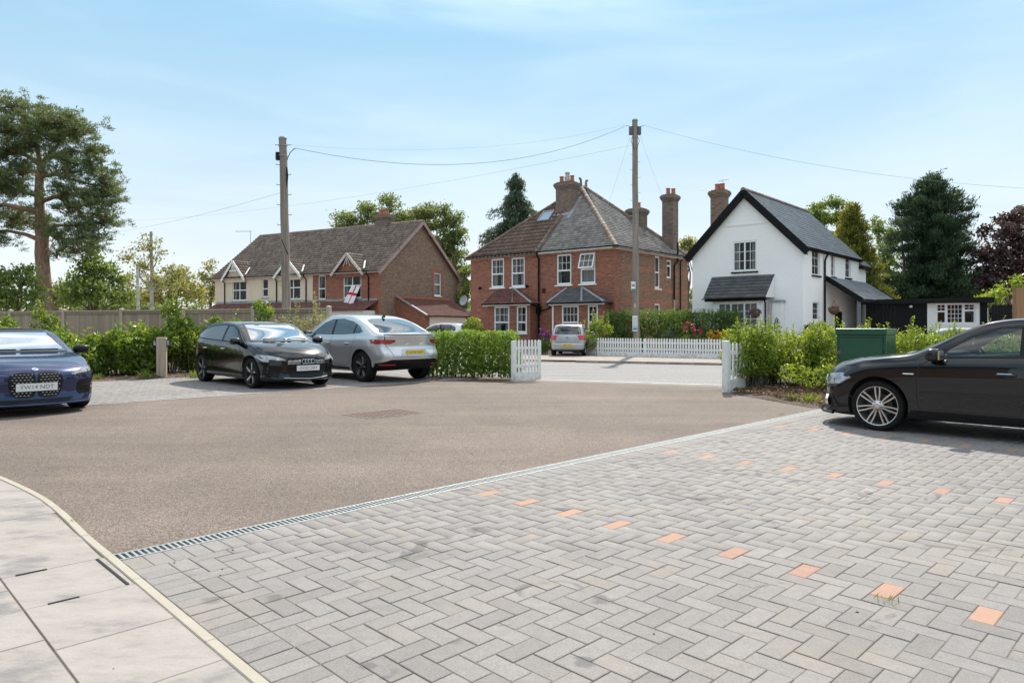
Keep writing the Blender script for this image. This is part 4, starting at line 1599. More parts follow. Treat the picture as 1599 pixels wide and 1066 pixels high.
# ------------------------------------------------------------------ house 1: long cream and brick house, left
def cream_house():
 C = Vector((-9.36, 49.6, 0))
 ang = R(-30)
 root = thing("terraced_house", "long low house, half cream render and half brick, under a brown tiled roof", "house", (C.x, C.y, FAR_Z), ang)
 # local: +x along (cos-30, sin-30) i.e. front runs to -x; gable runs along +y
 LF, LG, ZE, ZR = 17.45, 9.7, 5.26, 9.20
 ex = Vector((math.cos(ang), math.sin(ang), 0))
 ey = Vector((-math.sin(ang), math.cos(ang), 0))
 wf = Wall(C, -ex)          # s runs to the left along the front
 wg = Wall(C, ey)

 def fl(h):                 # front rect: wall s (leftwards) -> local x = -s
  return (LF - h[1], LF - h[0], h[2] - FAR_Z, h[3] - FAR_Z)
 W = {}
 W[1] = fl(wf.rect(363, 385, 438, 469.5))
 W[2] = fl(wf.rect(409.5, 418.8, 435, 464))
 W[3] = fl(wf.rect(446, 469.5, 432, 467.5))
 W[4] = fl(wf.rect(497, 508.3, 430, 467.5))
 W[5] = fl(wf.rect(536, 564, 427.5, 465.5))
 split = LF - wf.s(488.4)
 org = (-LF, 0, 0)
 wall_panel("wall", org, (1, 0, 0), split, 0, ZE, [W[1], W[2], W[3]], MT["cream"], root)
 wall_panel("wall", (-LF + split, 0, 0), (1, 0, 0), LF - split, 0, ZE, [tuple((a - split if i < 2 else a) for i, a in enumerate(W[k])) for k in (4, 5)], MT["brick_red"], root)
 g6 = wg.rect(678, 688.6, 426.5, 462)
 g6 = (g6[0], g6[1], g6[2] - FAR_Z, g6[3] - FAR_Z)
 wall_panel("wall", (0, 0, 0), (0, 1, 0), LG, 0, ZE, [g6], MT["brick_brown"], root, top=[(0, ZE), (LG, ZE), (LG / 2, ZR)])
 wall_panel("wall", (-LF, 0, 0), (0, 1, 0), LG, 0, ZE, [], MT["cream"], root, top=[(0, ZE), (LG, ZE), (LG / 2, ZR)], flip=True)
 wall_panel("wall", (-LF, LG, 0), (1, 0, 0), LF, 0, ZE, [], MT["brick_brown"], root, flip=True)
 Mf = frame_mat(org, (1, 0, 0))
 Mg = frame_mat((0, 0, 0), (0, 1, 0))
 for k in (1, 3, 5):
  window(root, Mf, *W[k], bars=(1, 1), sash=True, split=0.52, cols=2, sill=True, sill_mat=MT["concrete"], curtain=0.35, fw=0.07)
 for k in (2, 4):
  window(root, Mf, *W[k], bars=(1, 1), sash=True, split=0.45, cols=1, sill=True, sill_mat=MT["concrete"], curtain=0.0 if k == 2 else 0.5, fw=0.07)
 window(root, Mg, *g6, bars=(1, 1), sash=True, cols=1, sill=True, curtain=1.0, fw=0.08)
 # red brick dressing round the gable window and the corner quoin
 a, b, c, d = g6
 for (s0, s1, z0, z1) in ((a - 0.3, a, c - 0.1, d + 0.3), (b, b + 0.3, c - 0.1, d + 0.3), (a, b, d, d + 0.3), (-0.0, 0.28, 0, ZE - 0.1)):
  mb = MB()
  mb.box(s0, s1, 0.0, 0.012, z0, z1, M=Mg)
  uv_box(mb.build("red_brick_dressing", MT["brick_red"], root))
 # roof
 sl = math.hypot(LG / 2, ZR - ZE)
 es = Vector((0, LG / 2, ZR - ZE)).normalized()
 ov, ve = 0.30, 0.28
 base = Vector((0, 0, ZE + 0.10)) - es * ov
 o = tile_plane("roof_tiles", root, base, (1, 0, 0), es, sl + ov, lambda s: -LF - ve, lambda s: ve, 0.31, 0.30, MT["tile_old"], 0.055, roll=0.035, jitter=0.009, stagger=False, seed=2)
 es2 = Vector((0, -LG / 2, ZR - ZE)).normalized()
 tile_plane("roof_tiles", root, Vector((0, LG, ZE + 0.10)) - es2 * ov, (1, 0, 0), es2, sl + ov, lambda s: -LF - ve, lambda s: ve, 0.31, 0.30, MT["tile_old"], 0.03, seed=3, stagger=False)
 ridge_run("ridge_tiles", root, (-LF - ve, LG / 2, ZR + 0.11), (ve, LG / 2, ZR + 0.11), 0.13, MT["ridge"])
 for (e_, y) in ((es, 0.0), (es2, LG)):
  for x in (ve - 0.015, -LF - ve + 0.015):
   mb = MB()
   a_ = Vector((x, y, ZE - 0.02)) - e_ * (ov + 0.05)
   b_ = a_ + e_ * (sl + ov + 0.05)
   mb.bar(a_, b_, 0.06, 0.24, up=(0, -e_.z, abs(e_.y)) if y == 0 else (0, e_.z, abs(e_.y)))
   mb.build("verge_board", MT["purple_verge"], root)
 mb = MB()
 mb.box(-LF - 0.2, 0.2, -0.26, -0.005, ZE - 0.16, ZE - 0.06)
 mb.build("fascia", MT["old_white"], root)
 gutter(root, (-LF - 0.3, -0.33, ZE - 0.02), (0.2, -0.33, ZE - 0.02))
 # small gables over the front windows
 for (ax, ay, l, r_, yb, mat_, wallm) in ((368, 407.6, 352, 386, 434, MT["white_paint"], MT["cream"]), (453.5, 404.5, 433.6, 474, 430, MT["white_paint"], MT["cream"]), (546, 395.5, 523, 570, 425.5, MT["old_white"], MT["brick_red"])):
  sl_, sr_ = -wf.s(l), -wf.s(r_)
  sc = -wf.s(ax)
  zt = wf.z(ax, ay) - FAR_Z
  zb = ZE - 0.12
  hw = (sr_ - sl_) / 2
  sc = (sl_ + sr_) / 2
  gb = MB()
  yo = -0.12
  # brick/render face of the small gable
  wall_panel("gable_face", (sc - hw + 0.12, yo, 0), (1, 0, 0), 2 * hw - 0.24, zb - 0.3, zb, [], wallm, root,
     top=[(0, zb), (2 * hw - 0.24, zb), (hw - 0.12, zt - 0.12)])
  # cheeks
  mbc = MB()
  mbc.box(sc - hw + 0.12, sc - hw + 0.15, yo + 0.002, 0, zb - 0.3, zb)
  mbc.box(sc + hw - 0.15, sc + hw - 0.12, yo + 0.002, 0, zb - 0.3, zb)
  mbc.build("gable_cheek", MT["old_white"], root)
  rise = zt - zb
  run = math.hypot(hw, rise)
  for sgn in (-1, 1):
   e_ = Vector((-sgn * hw, 0, rise)).normalized()
   # depth at which this little roof meets the main slope
   depth = rise / ((ZR - ZE) / (LG / 2)) + 0.3
   P0 = Vector((sc + sgn * hw, yo - 0.22, zb + 0.02))
   tile_plane("gable_roof_tiles", root, P0 - e_ * 0.1, (0, 1, 0), e_, run + 0.1, lambda s: 0.0, lambda s, dp=depth, rn=run: 0.45 + dp * max(0.0, s / rn), 0.31, 0.30, MT["tile_old"], 0.03, roll=0.03, jitter=0.006, stagger=False, seed=5)
   mbv = MB()
   a_ = Vector((sc + sgn * hw, yo - 0.24, zb - 0.06)) - e_ * 0.12
   mbv.bar(a_, a_ + e_ * (run + 0.12), 0.05, 0.19, up=(-sgn * -e_.z, 0, abs(e_.x)))
   mbv.build("barge_board", mat_, root)
   # white lead valley beside the little roof
   if sgn > 0:
    mbl = MB()
    q0 = Vector((sc + sgn * (hw + 0.16), -0.30, ZE + 0.17))
    q1 = Vector((sc + sgn * 0.25, -0.30 + (rise) / ((ZR - ZE) / (LG / 2)), ZE + 0.17 + rise * 0.82))
    mid = q0.lerp(q1, 0.55)
    mbl.bar(q0, mid, 0.13, 0.02, up=(0, -0.6, 0.8))
    mbl.build("valley_flashing", MT["white_paint"], root)
  mbk = MB()
  for (dx, dz) in ((-0.28, 0.1), (0.28, 0.1), (0.0, -0.02)):
   mbk.bar((sc, yo - 0.2, zt - 0.28 - (0.0 if dx else 0.0)), (sc + dx * 1.2, yo - 0.2, zt - 0.85 - dz), 0.045, 0.04, up=(0, 1, 0))
  mbk.bar((sc - 0.42, yo - 0.2, zt - 0.80), (sc + 0.42, yo - 0.2, zt - 0.80), 0.08, 0.05, up=(0, 1, 0)) if wallm is MT["cream"] else None
  mbk.build("gable_truss", mat_, root)
 # drain pipes
 for px in (351.5, 432.5, 478.5, 576):
  x = -wf.s(px)
  pipe("drain_pipe", root, [(x, -0.30, ZE - 0.05), (x, -0.26, ZE - 0.25), (x, -0.05, ZE - 0.45), (x, -0.05, 0.2)], 0.045, MT["black_paint"])
 # lean-to roof along the front
 x0, x1 = -wf.s(338), -wf.s(589) + 0.1
 z_hi = wf.z(520, 470.5) - FAR_Z
 e_ = Vector((0, 1.5, 0.75)).normalized()
 tile_plane("lean_to_tiles", root, (0, -1.5, z_hi - 0.75), (1, 0, 0), e_, math.hypot(1.5, 0.75), lambda s: x0, lambda s: x1, 0.26, 0.2, MT["tile_clay"], 0.02, seed=7)
 mb = MB()
 mb.box(x0, x1 - 0.1, -0.03, -0.002, z_hi - 0.02, z_hi + 0.16)
 mb.build("lead_flashing", MT["lead"], root)
 mb = MB()
 mb.box(x0 + 0.2, x1 - 0.3, -1.28, -0.003, 0, z_hi - 0.72)
 mb.build("bay_front", MT["white_paint"], root)
 # lean-to garage against the gable
 ga, gb_ = wg.s(619), wg.s(699)
 dpt = 2.6
 zt = wg.z(655, 466) - FAR_Z
 zb = zt - 1.25
 e_ = Vector((-dpt, 0, zt - zb)).normalized()
 tile_plane("garage_roof_tiles", root, Vector((dpt + 0.25, 0, zb - 0.10)), (0, 1, 0), e_, math.hypot(dpt + 0.25, zt - zb + 0.1), lambda s: ga - 0.1, lambda s: gb_ + 0.1, 0.11, 0.17, MT["tile_clay"], 0.012, seed=8)
 tile_mat = MT["tile_old"]
 mb = MB()
 mb.bar((0.06, ga - 0.2, zt + 0.03), (0.06, gb_ + 0.1, zt + 0.03), 0.12, 0.12)
 mb.build("ridge_capping", MT["terracotta"], root)
 mb = MB()
 mb.bar((dpt + 0.25, ga - 0.12, zb - 0.07), (0.05, ga - 0.12, zt + 0.10), 0.1, 0.10)
 mb.build("lead_verge", MT["lead"], root)
 gw = gb_ - ga
 wall_panel("garage_wall", (dpt, ga, 0), (0, 1, 0), gw, 0, zb, [(0.5, gw - 1.1, 0.05, 2.05)], MT["brick_red"], root, reveal=0.2)
 wall_panel("garage_wall", (0, ga, 0), (1, 0, 0), dpt, 0, zb, [], MT["brick_red"], root, top=[(0, zb), (dpt, zb), (0, zt - 0.05)])
 wall_panel("garage_wall", (0, gb_, 0), (1, 0, 0), dpt, 0, zb, [], MT["brick_red"], root, top=[(0, zb), (dpt, zb), (0, zt - 0.05)], flip=True)
 mb = MB()
 mb.box(dpt - 0.16, dpt - 0.12, ga + 0.5, gb_ - 1.1, 0.05, 2.05)
 gd = mb.build("garage_door", MT["white_paint"], root)
 mb = MB()
 for k in range(4):
  mb.box(dpt - 0.12, dpt - 0.105, ga + 0.56, gb_ - 1.16, 0.12 + 0.48 * k, 0.53 + 0.48 * k)
 mb.build("door_panel", MT["white_paint"], gd)
 gutter(root, (dpt + 0.33, ga - 0.1, zb - 0.12), (dpt + 0.33, gb_ + 0.1, zb - 0.12))
 pipe("drain_pipe", root, [(dpt + 0.3, gb_ - 0.35, zb - 0.15), (dpt + 0.06, gb_ - 0.35, zb - 0.4), (dpt + 0.06, gb_ - 0.35, 0.1)], 0.045, MT["black_paint"])
 # rear wing
 wall_panel("rear_wing_wall", (-0.4, LG, 0), (0, 1, 0), 2.2, 0, ZE - 0.35, [], MT["brick_brown"], root)
 e2 = Vector((0, -1.0, 0.55)).normalized()
 tile_plane("rear_roof_tiles", root, (0, LG + 2.5, ZE - 0.35), (1, 0, 0), e2, 3.3, lambda s: -6, lambda s: -0.15, 0.31, 0.30, MT["tile_old"], 0.03, stagger=False, seed=9)
 mb = MB()
 mb.box(0.02, 1.1, LG - 1.4, LG + 2.3, 2.55, 2.70)
 mb.build("flat_canopy", MT["old_white"], root)
 mb = MB()
 mb.box(0.01, 1.0, LG - 1.3, LG + 2.2, 2.35, 2.548)
 mb.build("canopy_fascia", MT["black_paint"], root)
 chx = -3.6
 chimney(root, (chx, LG / 2), 1.15, 0.8, ZR - 0.6, ZR + 0.85, None, [(-0.25, 0, 0.42, 0.2, MT["terracotta"]), (0.25, 0, 0.42, 0.2, MT["terracotta"])])
 # television aerial on the far verge
 mb = MB()
 q = Vector((-LF - 0.1, LG / 2 - 1.2, ZR - 0.7))
 mb.tube([q, q + Vector((0, 0, 1.1))], 0.02, 6)
 mb.tube([q + Vector((0.1, 0, 1.05)), q + Vector((-1.6, -0.3, 1.12))], 0.018, 6)
 for k in range(7):
  c = q + Vector((0.0 - 0.22 * k, -0.04 * k, 1.06 + 0.01 * k))
  mb.tube([c + Vector((0, -0.22, 0)), c + Vector((0, 0.22, 0))], 0.008, 5)
 mb.build("television_aerial", MT["galv"], root)
 return root, wf

cream_root, cream_wf = cream_house()

# ------------------------------------------------------------------ house 2: red brick pair with pyramid roof

def brick_house():
 C = Vector((5.37, 37.0, 0))
 fd = Vector((-7.92, 6.6, 0)).normalized()           # along the front, leftwards
 sd = Vector((-fd.y, fd.x, 0)) * -1                    # along the side, rightwards and away
 if sd.y < 0:
  sd = -sd
 ang = math.atan2(-fd.y, -fd.x)
 root = thing("brick_house", "red brick pair of houses under a hipped roof, half tiles and half slates", "house", (C.x, C.y, FAR_Z), ang)
 # local: +x rightwards along the front (front occupies x in [-LF, 0]), +y = away (side wall)
 wf, ws = Wall(C, fd), Wall(C, sd)
 LF, LS, ZE = 10.3, 8.5, 5.55
 AX, AY, AZ = -4.85, 4.0, 9.78          # apex

 def fl(h):
  return (LF - h[1], LF - h[0], h[2] - FAR_Z, h[3] - FAR_Z)

 def sdl(h):
  return (h[0], h[1], h[2] - FAR_Z, h[3] - FAR_Z)
 W = {"A": fl(wf.rect(767, 787, 404, 449)), "B": fl(wf.rect(798.3, 819.2, 402, 448)), "C": fl(wf.rect(869.5, 892, 397, 444.7)), "D": fl(wf.rect(906, 929.5, 394.5, 443))}
 wall_panel("wall", (-LF, 0, 0), (1, 0, 0), LF, 0, ZE, list(W.values()), MT["brick_red"], root)
 SW = {"a": sdl(ws.rect(1022.5, 1030.5, 400, 450.5)), "b": sdl(ws.rect(1041, 1048.5, 406, 434.6)), "c": sdl(ws.rect(1022.5, 1031, 474, 500))}
 wall_panel("wall", (0, 0, 0), (0, 1, 0), LS, 0, ZE, list(SW.values()), MT["brick_side"], root)
 wall_panel("wall", (-LF, 0, 0), (0, 1, 0), LS, 0, ZE, [], MT["brick_brown"], root, flip=True)
 wall_panel("wall", (-LF, LS, 0), (1, 0, 0), LF, 0, ZE, [], MT["brick_brown"], root, flip=True)
 Mf = frame_mat((-LF, 0, 0), (1, 0, 0))
 Ms = frame_mat((0, 0, 0), (0, 1, 0))
 for k, cur in (("A", 0.7), ("B", 0.75), ("C", 0.4)):
  window(root, Mf, *W[k], bars=(3, 2), sash=True, split=0.47, curtain=cur, lower_bars=(1, 1), sill_w=0.1, fw=0.085, depth=0.09)
 wd = window(root, Mf, *W["D"], bars=(3, 2), sash=True, split=0.47, curtain=1.0, lower_bars=(1, 1), sill_w=0.1, fw=0.085, depth=0.09, open_top=True)
 # the top light of the right hand window stands open, hinged at its head
 a, b, c, d = W["D"]
 zm = c + (d - c) * 0.47
 h = d - zm - 0.05
 mb = MB()
 tilt = R(17)
 T = Mf @ Matrix.Translation(((a + b) / 2, 0.0, d - 0.04)) @ Matrix.Rotation(tilt, 4, 'X')
 hw = (b - a) / 2 - 0.01
 mb.box(-hw, -hw + 0.07, -0.03, 0.02, -h, 0, M=T)
 mb.box(hw - 0.07, hw, -0.03, 0.02, -h, 0, M=T)
 mb.box(-hw + 0.07, hw - 0.07, -0.03, 0.02, -0.07, 0, M=T)
 mb.box(-hw + 0.07, hw - 0.07, -0.03, 0.02, -h, -h + 0.07, M=T)
 for k in (1, 2):
  x_ = -hw + 2 * hw * k / 3
  mb.box(x_ - 0.012, x_ + 0.012, -0.015, 0.01, -h + 0.07, -0.07, M=T)
 mb.box(-hw + 0.07, hw - 0.07, -0.014, 0.009, -h / 2 - 0.012, -h / 2 + 0.012, M=T)
 mb.build("open_sash", MT["white"], wd)
 mb = MB()
 mb.add([T @ Vector(q) for q in ((-hw + 0.06, -0.008, -h + 0.06), (hw - 0.06, -0.008, -h + 0.06), (hw - 0.06, -0.008, -0.06), (-hw + 0.06, -0.008, -0.06))], [(0, 1, 2, 3)])
 mb.build("open_pane", MT["glass"], wd)
 window(root, Ms, *SW["a"], bars=(1, 1), sash=True, curtain=1.0, fw=0.09, sill_w=0.08)
 window(root, Ms, *SW["b"], bars=(1, 1), sash=True, split=0.68, curtain=1.0, fw=0.09, sill=False)
 window(root, Ms, *SW["c"], bars=(1, 1), sash=False, curtain=0.6, fw=0.09)
 # quoin of redder brick at the corner of the side wall, arches over windows
 mb = MB()
 mb.box(0, 0.7, 0.0, 0.010, 0, ZE - 0.12, M=Ms)
 uv_box(mb.build("red_brick_dressing", MT["brick_red"], root))
 for k in ("a", "b"):
  a, b, c, d = SW[k]
  mb = MB()
  mb.box(a - 0.12, b + 0.12, 0.0, 0.011, d + 0.001, d + 0.24, M=Ms)
  uv_box(mb.build("red_brick_dressing", MT["brick_red"], root))
 # --- roof
 ov = 0.32
 ap = Vector((AX, AY, AZ))
 apb = Vector((AX, AY + 0.55, AZ))
 zc = ZE + 0.06
 kf = (AZ - zc) / AY                     # front slope rise per run
 corners = {"fl": Vector((-LF, 0, zc)), "fr": Vector((0, 0, zc)), "br": Vector((0, LS, zc)), "bl": Vector((-LF, LS, zc))}

 def plane(name, c0, c1, apx, split_lo, split_hi, gauge, tw, mat, roll, seed, thick, stagger, jit):
  """triangle c0-c1-apx with overhang; split_lo/hi limit the run along the eave direction as functions of slope share"""
  ex = (c1 - c0).normalized()
  inn = (apx - c0) - ex * (apx - c0).dot(ex)
  es = inn.normalized()
  hgt = inn.length
  ta = (apx - c0).dot(ex)
  wd_ = (c1 - c0).length
  P0 = c0 - es * ov
  tot = hgt + ov
  lo_edge = lambda s: (ta) * ((s - ov) / hgt)
  hi_edge = lambda s: wd_ - (wd_ - ta) * ((s - ov) / hgt)
  lo = (lambda s: max(lo_edge(s), split_lo(s))) if split_lo else lo_edge
  hi = (lambda s: min(hi_edge(s), split_hi(s))) if split_hi else hi_edge
  return tile_plane(name, root, P0, ex, es, tot, lo, hi, gauge, tw, mat, thick, roll=roll, jitter=jit, stagger=stagger, seed=seed)
 xs = LF - wf.s(840)                     # party line
 plane("brown_roof_tiles", corners["fl"], corners["fr"], ap, None, lambda s: xs + (LF + AX - xs) * (s / 6.2), 0.33, 0.30, MT["tile_brown"], 0.03, 11, 0.06, False, 0.003)
 plane("roof_slates", corners["fl"], corners["fr"], ap, lambda s: xs + (LF + AX - xs) * (s / 6.2), None, 0.20, 0.26, MT["slate_old"], 0, 12, 0.014, True, 0.006)
 plane("roof_slates", corners["fr"], corners["br"], apb, None, None, 0.20, 0.26, MT["slate_old"], 0, 13, 0.014, True, 0.006)
 plane("roof_slates", corners["br"], corners["bl"], apb, None, None, 0.20, 0.26, MT["slate_old"], 0, 14, 0.008, True, 0.006)
 plane("brown_roof_tiles", corners["bl"], corners["fl"], ap, None, None, 0.33, 0.30, MT["tile_brown"], 0.03, 15, 0.035, False, 0.003)

 def ext(c, a_, l=0.30):
  return c - (a_ - c).normalized() * l + Vector((0, 0, 0.06))
 ridge_run("hip_tiles", root, ext(corners["fr"], ap), ap + Vector((0, 0, 0.06)), 0.15, MT["ridge"], 0.4)
 ridge_run("hip_tiles", root, ext(corners["fl"], ap), ap + Vector((0, 0, 0.06)), 0.12, MT["tile_brown"], 0.4)
 ridge_run("hip_tiles", root, ext(corners["br"], apb), apb + Vector((0, 0, 0.06)), 0.14, MT["ridge"], 0.4)
 ridge_run("ridge_tiles", root, ap + Vector((0, -0.05, 0.07)), apb + Vector((0, 0.1, 0.07)), 0.15, MT["ridge"], 0.3)
 # party line: raised brown capping up the front slope
 es = Vector((0, AY, AZ - zc)).normalized()
 q0 = Vector((-LF + xs, 0, zc)) - es * ov
 q1 = q0 + es * 3.4 + Vector((AX + LF - xs, 0, 0)) * (3.4 / 6.2)
 nrm = Vector((0, -es.z, es.y))
 ridge_run("party_capping", root, q0 + nrm * 0.06, q1 + nrm * 0.06, 0.15, MT["tile_brown"], 0.4)
 for (q, s_) in ((ap, -1), (apb, 1)):
  mb = MB()
  pts = [q + Vector((0, 0, 0.16)), q + Vector((0, 0, 0.42)), q + Vector((0, s_ * 0.04, 0.52)), q + Vector((0, s_ * 0.15, 0.56)), q + Vector((0, s_ * 0.2, 0.48))]
  mb.tube(pts, [0.09, 0.07, 0.07, 0.06, 0.03], 8)
  mb.build("finial", MT["ridge"], root, smooth=60)
 # skylight in the brown tiles
 mb = MB()
 sx, sy = -wf.s(849), None
 sslope = 3.15
 c0 = Vector((-6.1, 0, zc)) + es * sslope + nrm * 0.07
 ex = Vector((1, 0, 0))
 for (u0, u1, s0, s1) in ((-0.42, 0.42, -0.45, -0.39), (-0.42, 0.42, 0.39, 0.45), (-0.42, -0.36, -0.39, 0.39), (0.36, 0.42, -0.39, 0.39)):
  mb.add([c0 + ex * a_ + es * b_ + nrm * c_ for (a_, b_, c_) in ((u0, s0, 0), (u1, s0, 0), (u1, s1, 0), (u0, s1, 0), (u0, s0, 0.08), (u1, s0, 0.08), (u1, s1, 0.08), (u0, s1, 0.08))],
    [(0, 3, 2, 1), (4, 5, 6, 7), (0, 1, 5, 4), (1, 2, 6, 5), (2, 3, 7, 6), (3, 0, 4, 7)])
 sk = mb.build("skylight", MT["lead"], root)
 mb = MB()
 mb.add([c0 + ex * a_ + es * b_ + nrm * 0.05 for (a_, b_) in ((-0.36, -0.39), (0.36, -0.39), (0.36, 0.39), (-0.36, 0.39))], [(0, 1, 2, 3)])
 g_ = G("skylight_glass")
 g_.base((0.55, 0.58, 0.6)).rough(0.05).par(Metallic=0.6)
 mb.build("pane", g_.mat, sk)
 # eaves
 mb = MB()
 mb.box(-LF - 0.15, 0.003, -0.22, -0.004, ZE - 0.17, ZE - 0.05)
 mb.build("fascia", MT["white_paint"], root)
 mb = MB()
 mb.box(0.004, 0.2, -0.1, LS + 0.1, ZE - 0.17, ZE - 0.05)
 mb.build("fascia", MT["white_paint"], root)
 gutter(root, (-LF - 0.25, -0.28, ZE - 0.0), (0.27, -0.28, ZE - 0.0))
 gutter(root, (0.27, -0.28, ZE + 0.0), (0.27, LS + 0.2, ZE + 0.0))
 # --- chimneys
 chimney(root, (-5.0, 2.75), 1.08, 0.80, 7.3, 9.93, None, [(-0.32, -0.1, 0.36, 0.13, MT["terracotta"]), (-0.12, 0.12, 0.34, 0.13, MT["terracotta"]), (0.1, -0.1, 0.55, 0.14, MT["buff_pot"]), (0.34, 0.05, 0.36, 0.13, MT["terracotta"])])
 mb = MB()
 c = Vector((-5.0, 2.75, 0))
 for s_ in (-1, 1):
  mb.bar((c.x + s_ * 0.64, 1.9, 7.62), (c.x + s_ * 0.64, 3.3, 9.1), 0.26, 0.03, up=(0, -0.7, 0.7))
 mb.bar((c.x - 0.8, 2.2, 7.93), (c.x + 0.8, 2.2, 7.93), 0.25, 0.04, up=(0, -0.7, 0.7))
 mb.build("chimney_flashing", MT["lead"], root)

 def loc_at(px, yl):
  """local x of the pixel column at local y"""
  P = C + sd * yl
  w_ = Wall(P, fd)
  return -w_.s(px), w_
 x1_, w1_ = loc_at(995, 6.6)
 zt = w1_.z(995, 326) - FAR_Z
 chimney(root, (x1_, 6.6), 0.95, 0.8, zt - 3.0, zt, None, [(0.1, 0, 0.36, 0.13, MT["terracotta"])])
 x2_, w2_ = loc_at(1046.5, 7.6)
 zt = w2_.z(1046, 304) - FAR_Z
 chimney(root, (x2_, 7.6), 0.72, 0.72, ZE - 0.2, zt, None, [(-0.14, 0, 0.4, 0.13, MT["terracotta"]), (0.16, 0.1, 0.36, 0.13, MT["terracotta"])], corbel=True)
 # --- ground floor bays
 for (pl, pr, tl, tr, ye, yt, mat_, wins, hipm, sd_) in (
   (753.7, 831.4, 779.6, 802.6, 474.6, 451, MT["tile_clay"], ((769, 792.5), (804, 820)), MT["tile_brown"], 21),
   (855, 945, 885, 910, 473, 449.5, MT["slate_dark"], ((874.6, 901), (915, 931)), MT["lead"], 22)):
  dp = 0.85
  Cb = C - sd * dp
  wb = Wall(Cb, fd)
  xl, xr = -wb.s(pl), -wb.s(pr)
  zE = wb.z((pl + pr) / 2, ye) - FAR_Z
  zT = wf.z((tl + tr) / 2, ye - (ye - yt)) - FAR_Z
  tlx, trx = -wf.s(tl), -wf.s(tr)
  x0, x1 = xl + 0.28, xr - 0.28
  hs = []
  for (a, b) in wins:
   s0, s1 = -wb.s(a), -wb.s(b)
   hs.append((min(s0, s1) - x0, max(s0, s1) - x0, 0.95, zE - 0.12))
  hs = [(max(0.12, a), min(b, x1 - x0 - 0.12), c, d) for (a, b, c, d) in hs]
  wall_panel("bay_wall", (x0, -dp + 0.15, 0), (1, 0, 0), x1 - x0, 0, zE + 0.02, hs, MT["brick_red"], root)
  wall_panel("bay_wall", (x0, -dp + 0.15, 0), (0, 1, 0), dp - 0.15, 0, zE + 0.02, [], MT["brick_red"], root, flip=True)
  wall_panel("bay_wall", (x1, -dp + 0.15, 0), (0, 1, 0), dp - 0.15, 0, zE + 0.02, [], MT["brick_red"], root)
  Mb = frame_mat((x0, -dp + 0.15, 0), (1, 0, 0))
  for i, h_ in enumerate(hs):
   window(root, Mb, *h_, bars=((4, 2) if (h_[1] - h_[0]) > 0.75 and sd_ == 22 else (3, 2) if (h_[1] - h_[0]) > 0.75 else (2, 2)), sash=True, split=0.40, curtain=(0.7 if sd_ == 21 else 0.0), lower_bars=(1, 1), fw=0.09, depth=0.08)
  mb = MB()
  mb.box(x0 - 0.05, x0 + 0.04, -dp + 0.10, -dp + 0.149, 0, zE)
  mb.build("white_corner_strip", MT["white_paint"], root) if sd_ == 22 else None
  # hipped roof of the bay
  y_e = -dp - 0.1
  A_, B_ = Vector((xl, y_e, zE + 0.03)), Vector((xr, y_e, zE + 0.03))
  TL, TR = Vector((tlx, -0.01, zT)), Vector((trx, -0.01, zT))
  e_ = (Vector((0, -y_e, zT - zE - 0.03))).normalized()
  hgt = math.hypot(-y_e, zT - zE - 0.03)
  la, lb = TL.x - A_.x, TR.x - A_.x
  wd_ = xr - xl
  tile_plane("bay_roof_tiles", root, A_, (1, 0, 0), e_, hgt, lambda s: la * s / hgt, lambda s: wd_ - (wd_ - lb) * s / hgt, 0.17 if sd_ == 21 else 0.2, 0.17 if sd_ == 21 else 0.25, mat_, 0.01, seed=sd_)
  mb = MB()
  mb.add([A_, TL, Vector((xl, -0.01, zE + 0.03))], [(0, 1, 2)])
  mb.build("bay_roof_cheek", mat_, root, recalc=False)
  mb = MB()
  mb.add([B_, TR, Vector((xr, -0.01, zE + 0.03))], [(0, 2, 1)])
  mb.build("bay_roof_cheek", mat_, root, recalc=False)
  for (p0, p1, m_) in ((A_, TL, hipm), (B_, TR, MT["lead"])):
   ridge_run("bay_hip", root, p0 + Vector((0, 0, 0.03)), p1 + Vector((0, 0, 0.03)), 0.065, m_, 0.4)
  mq = Vector(((xl + xr) / 2 + (0.25 if sd_ == 21 else 0.2), y_e, zE + 0.05))
  mt = Vector((TR.x - 0.05, -0.02, zT + 0.02))
  ridge_run("bay_hip", root, mq + Vector((0.25 if sd_ == 21 else 0.25, 0, 0.02)), mt + Vector((0, 0, 0.02)), 0.06, hipm, 0.4)
  mb = MB()
  mb.box(xl + 0.05, xr - 0.05, y_e + 0.03, y_e + 0.09, zE - 0.10, zE + 0.012)
  mb.build("bay_fascia", MT["white_paint"], root)
  gutter(root, (xl, y_e - 0.03, zE + 0.01), (xr, y_e - 0.03, zE + 0.01), r=0.05)
  sgn = 1 if sd_ == 21 else -1
  ex_ = xr if sd_ == 21 else xl
  px_ = -wf.s(842.5)
  pipe("drain_pipe", root, [(ex_ - sgn * 0.05, y_e, zE - 0.05), (ex_ + sgn * 0.2, -0.3, zE - 0.22), (px_ - sgn * 0.12, -0.09, zE - 0.38), (px_ - sgn * 0.02, -0.09, zE - 0.6)], 0.045, MT["black_paint"])
 px_ = -wf.s(842.5)
 pipe("drain_pipe", root, [(px_, -0.27, ZE - 0.06), (px_, -0.24, ZE - 0.2), (px_, -0.08, ZE - 0.4), (px_, -0.08, 0.1)], 0.05, MT["black_paint"])
 mb = MB()
 mb.box(px_ - 0.12, px_ + 0.12, -0.2, -0.005, 2.05, 2.38)
 mb.build("hopper", MT["black_paint"], root)
 # soil pipe on the side wall
 y_ = ws.s(1050.5)
 zt = ws.z(1050.5, 378) - FAR_Z
 pipe("soil_pipe", root, [(0.10, y_ + 0.45, zt), (0.10, y_ + 0.45, ZE - 0.35), (0.10, y_, ZE - 0.6), (0.10, y_, 2.9)], 0.055, MT["black_paint"])
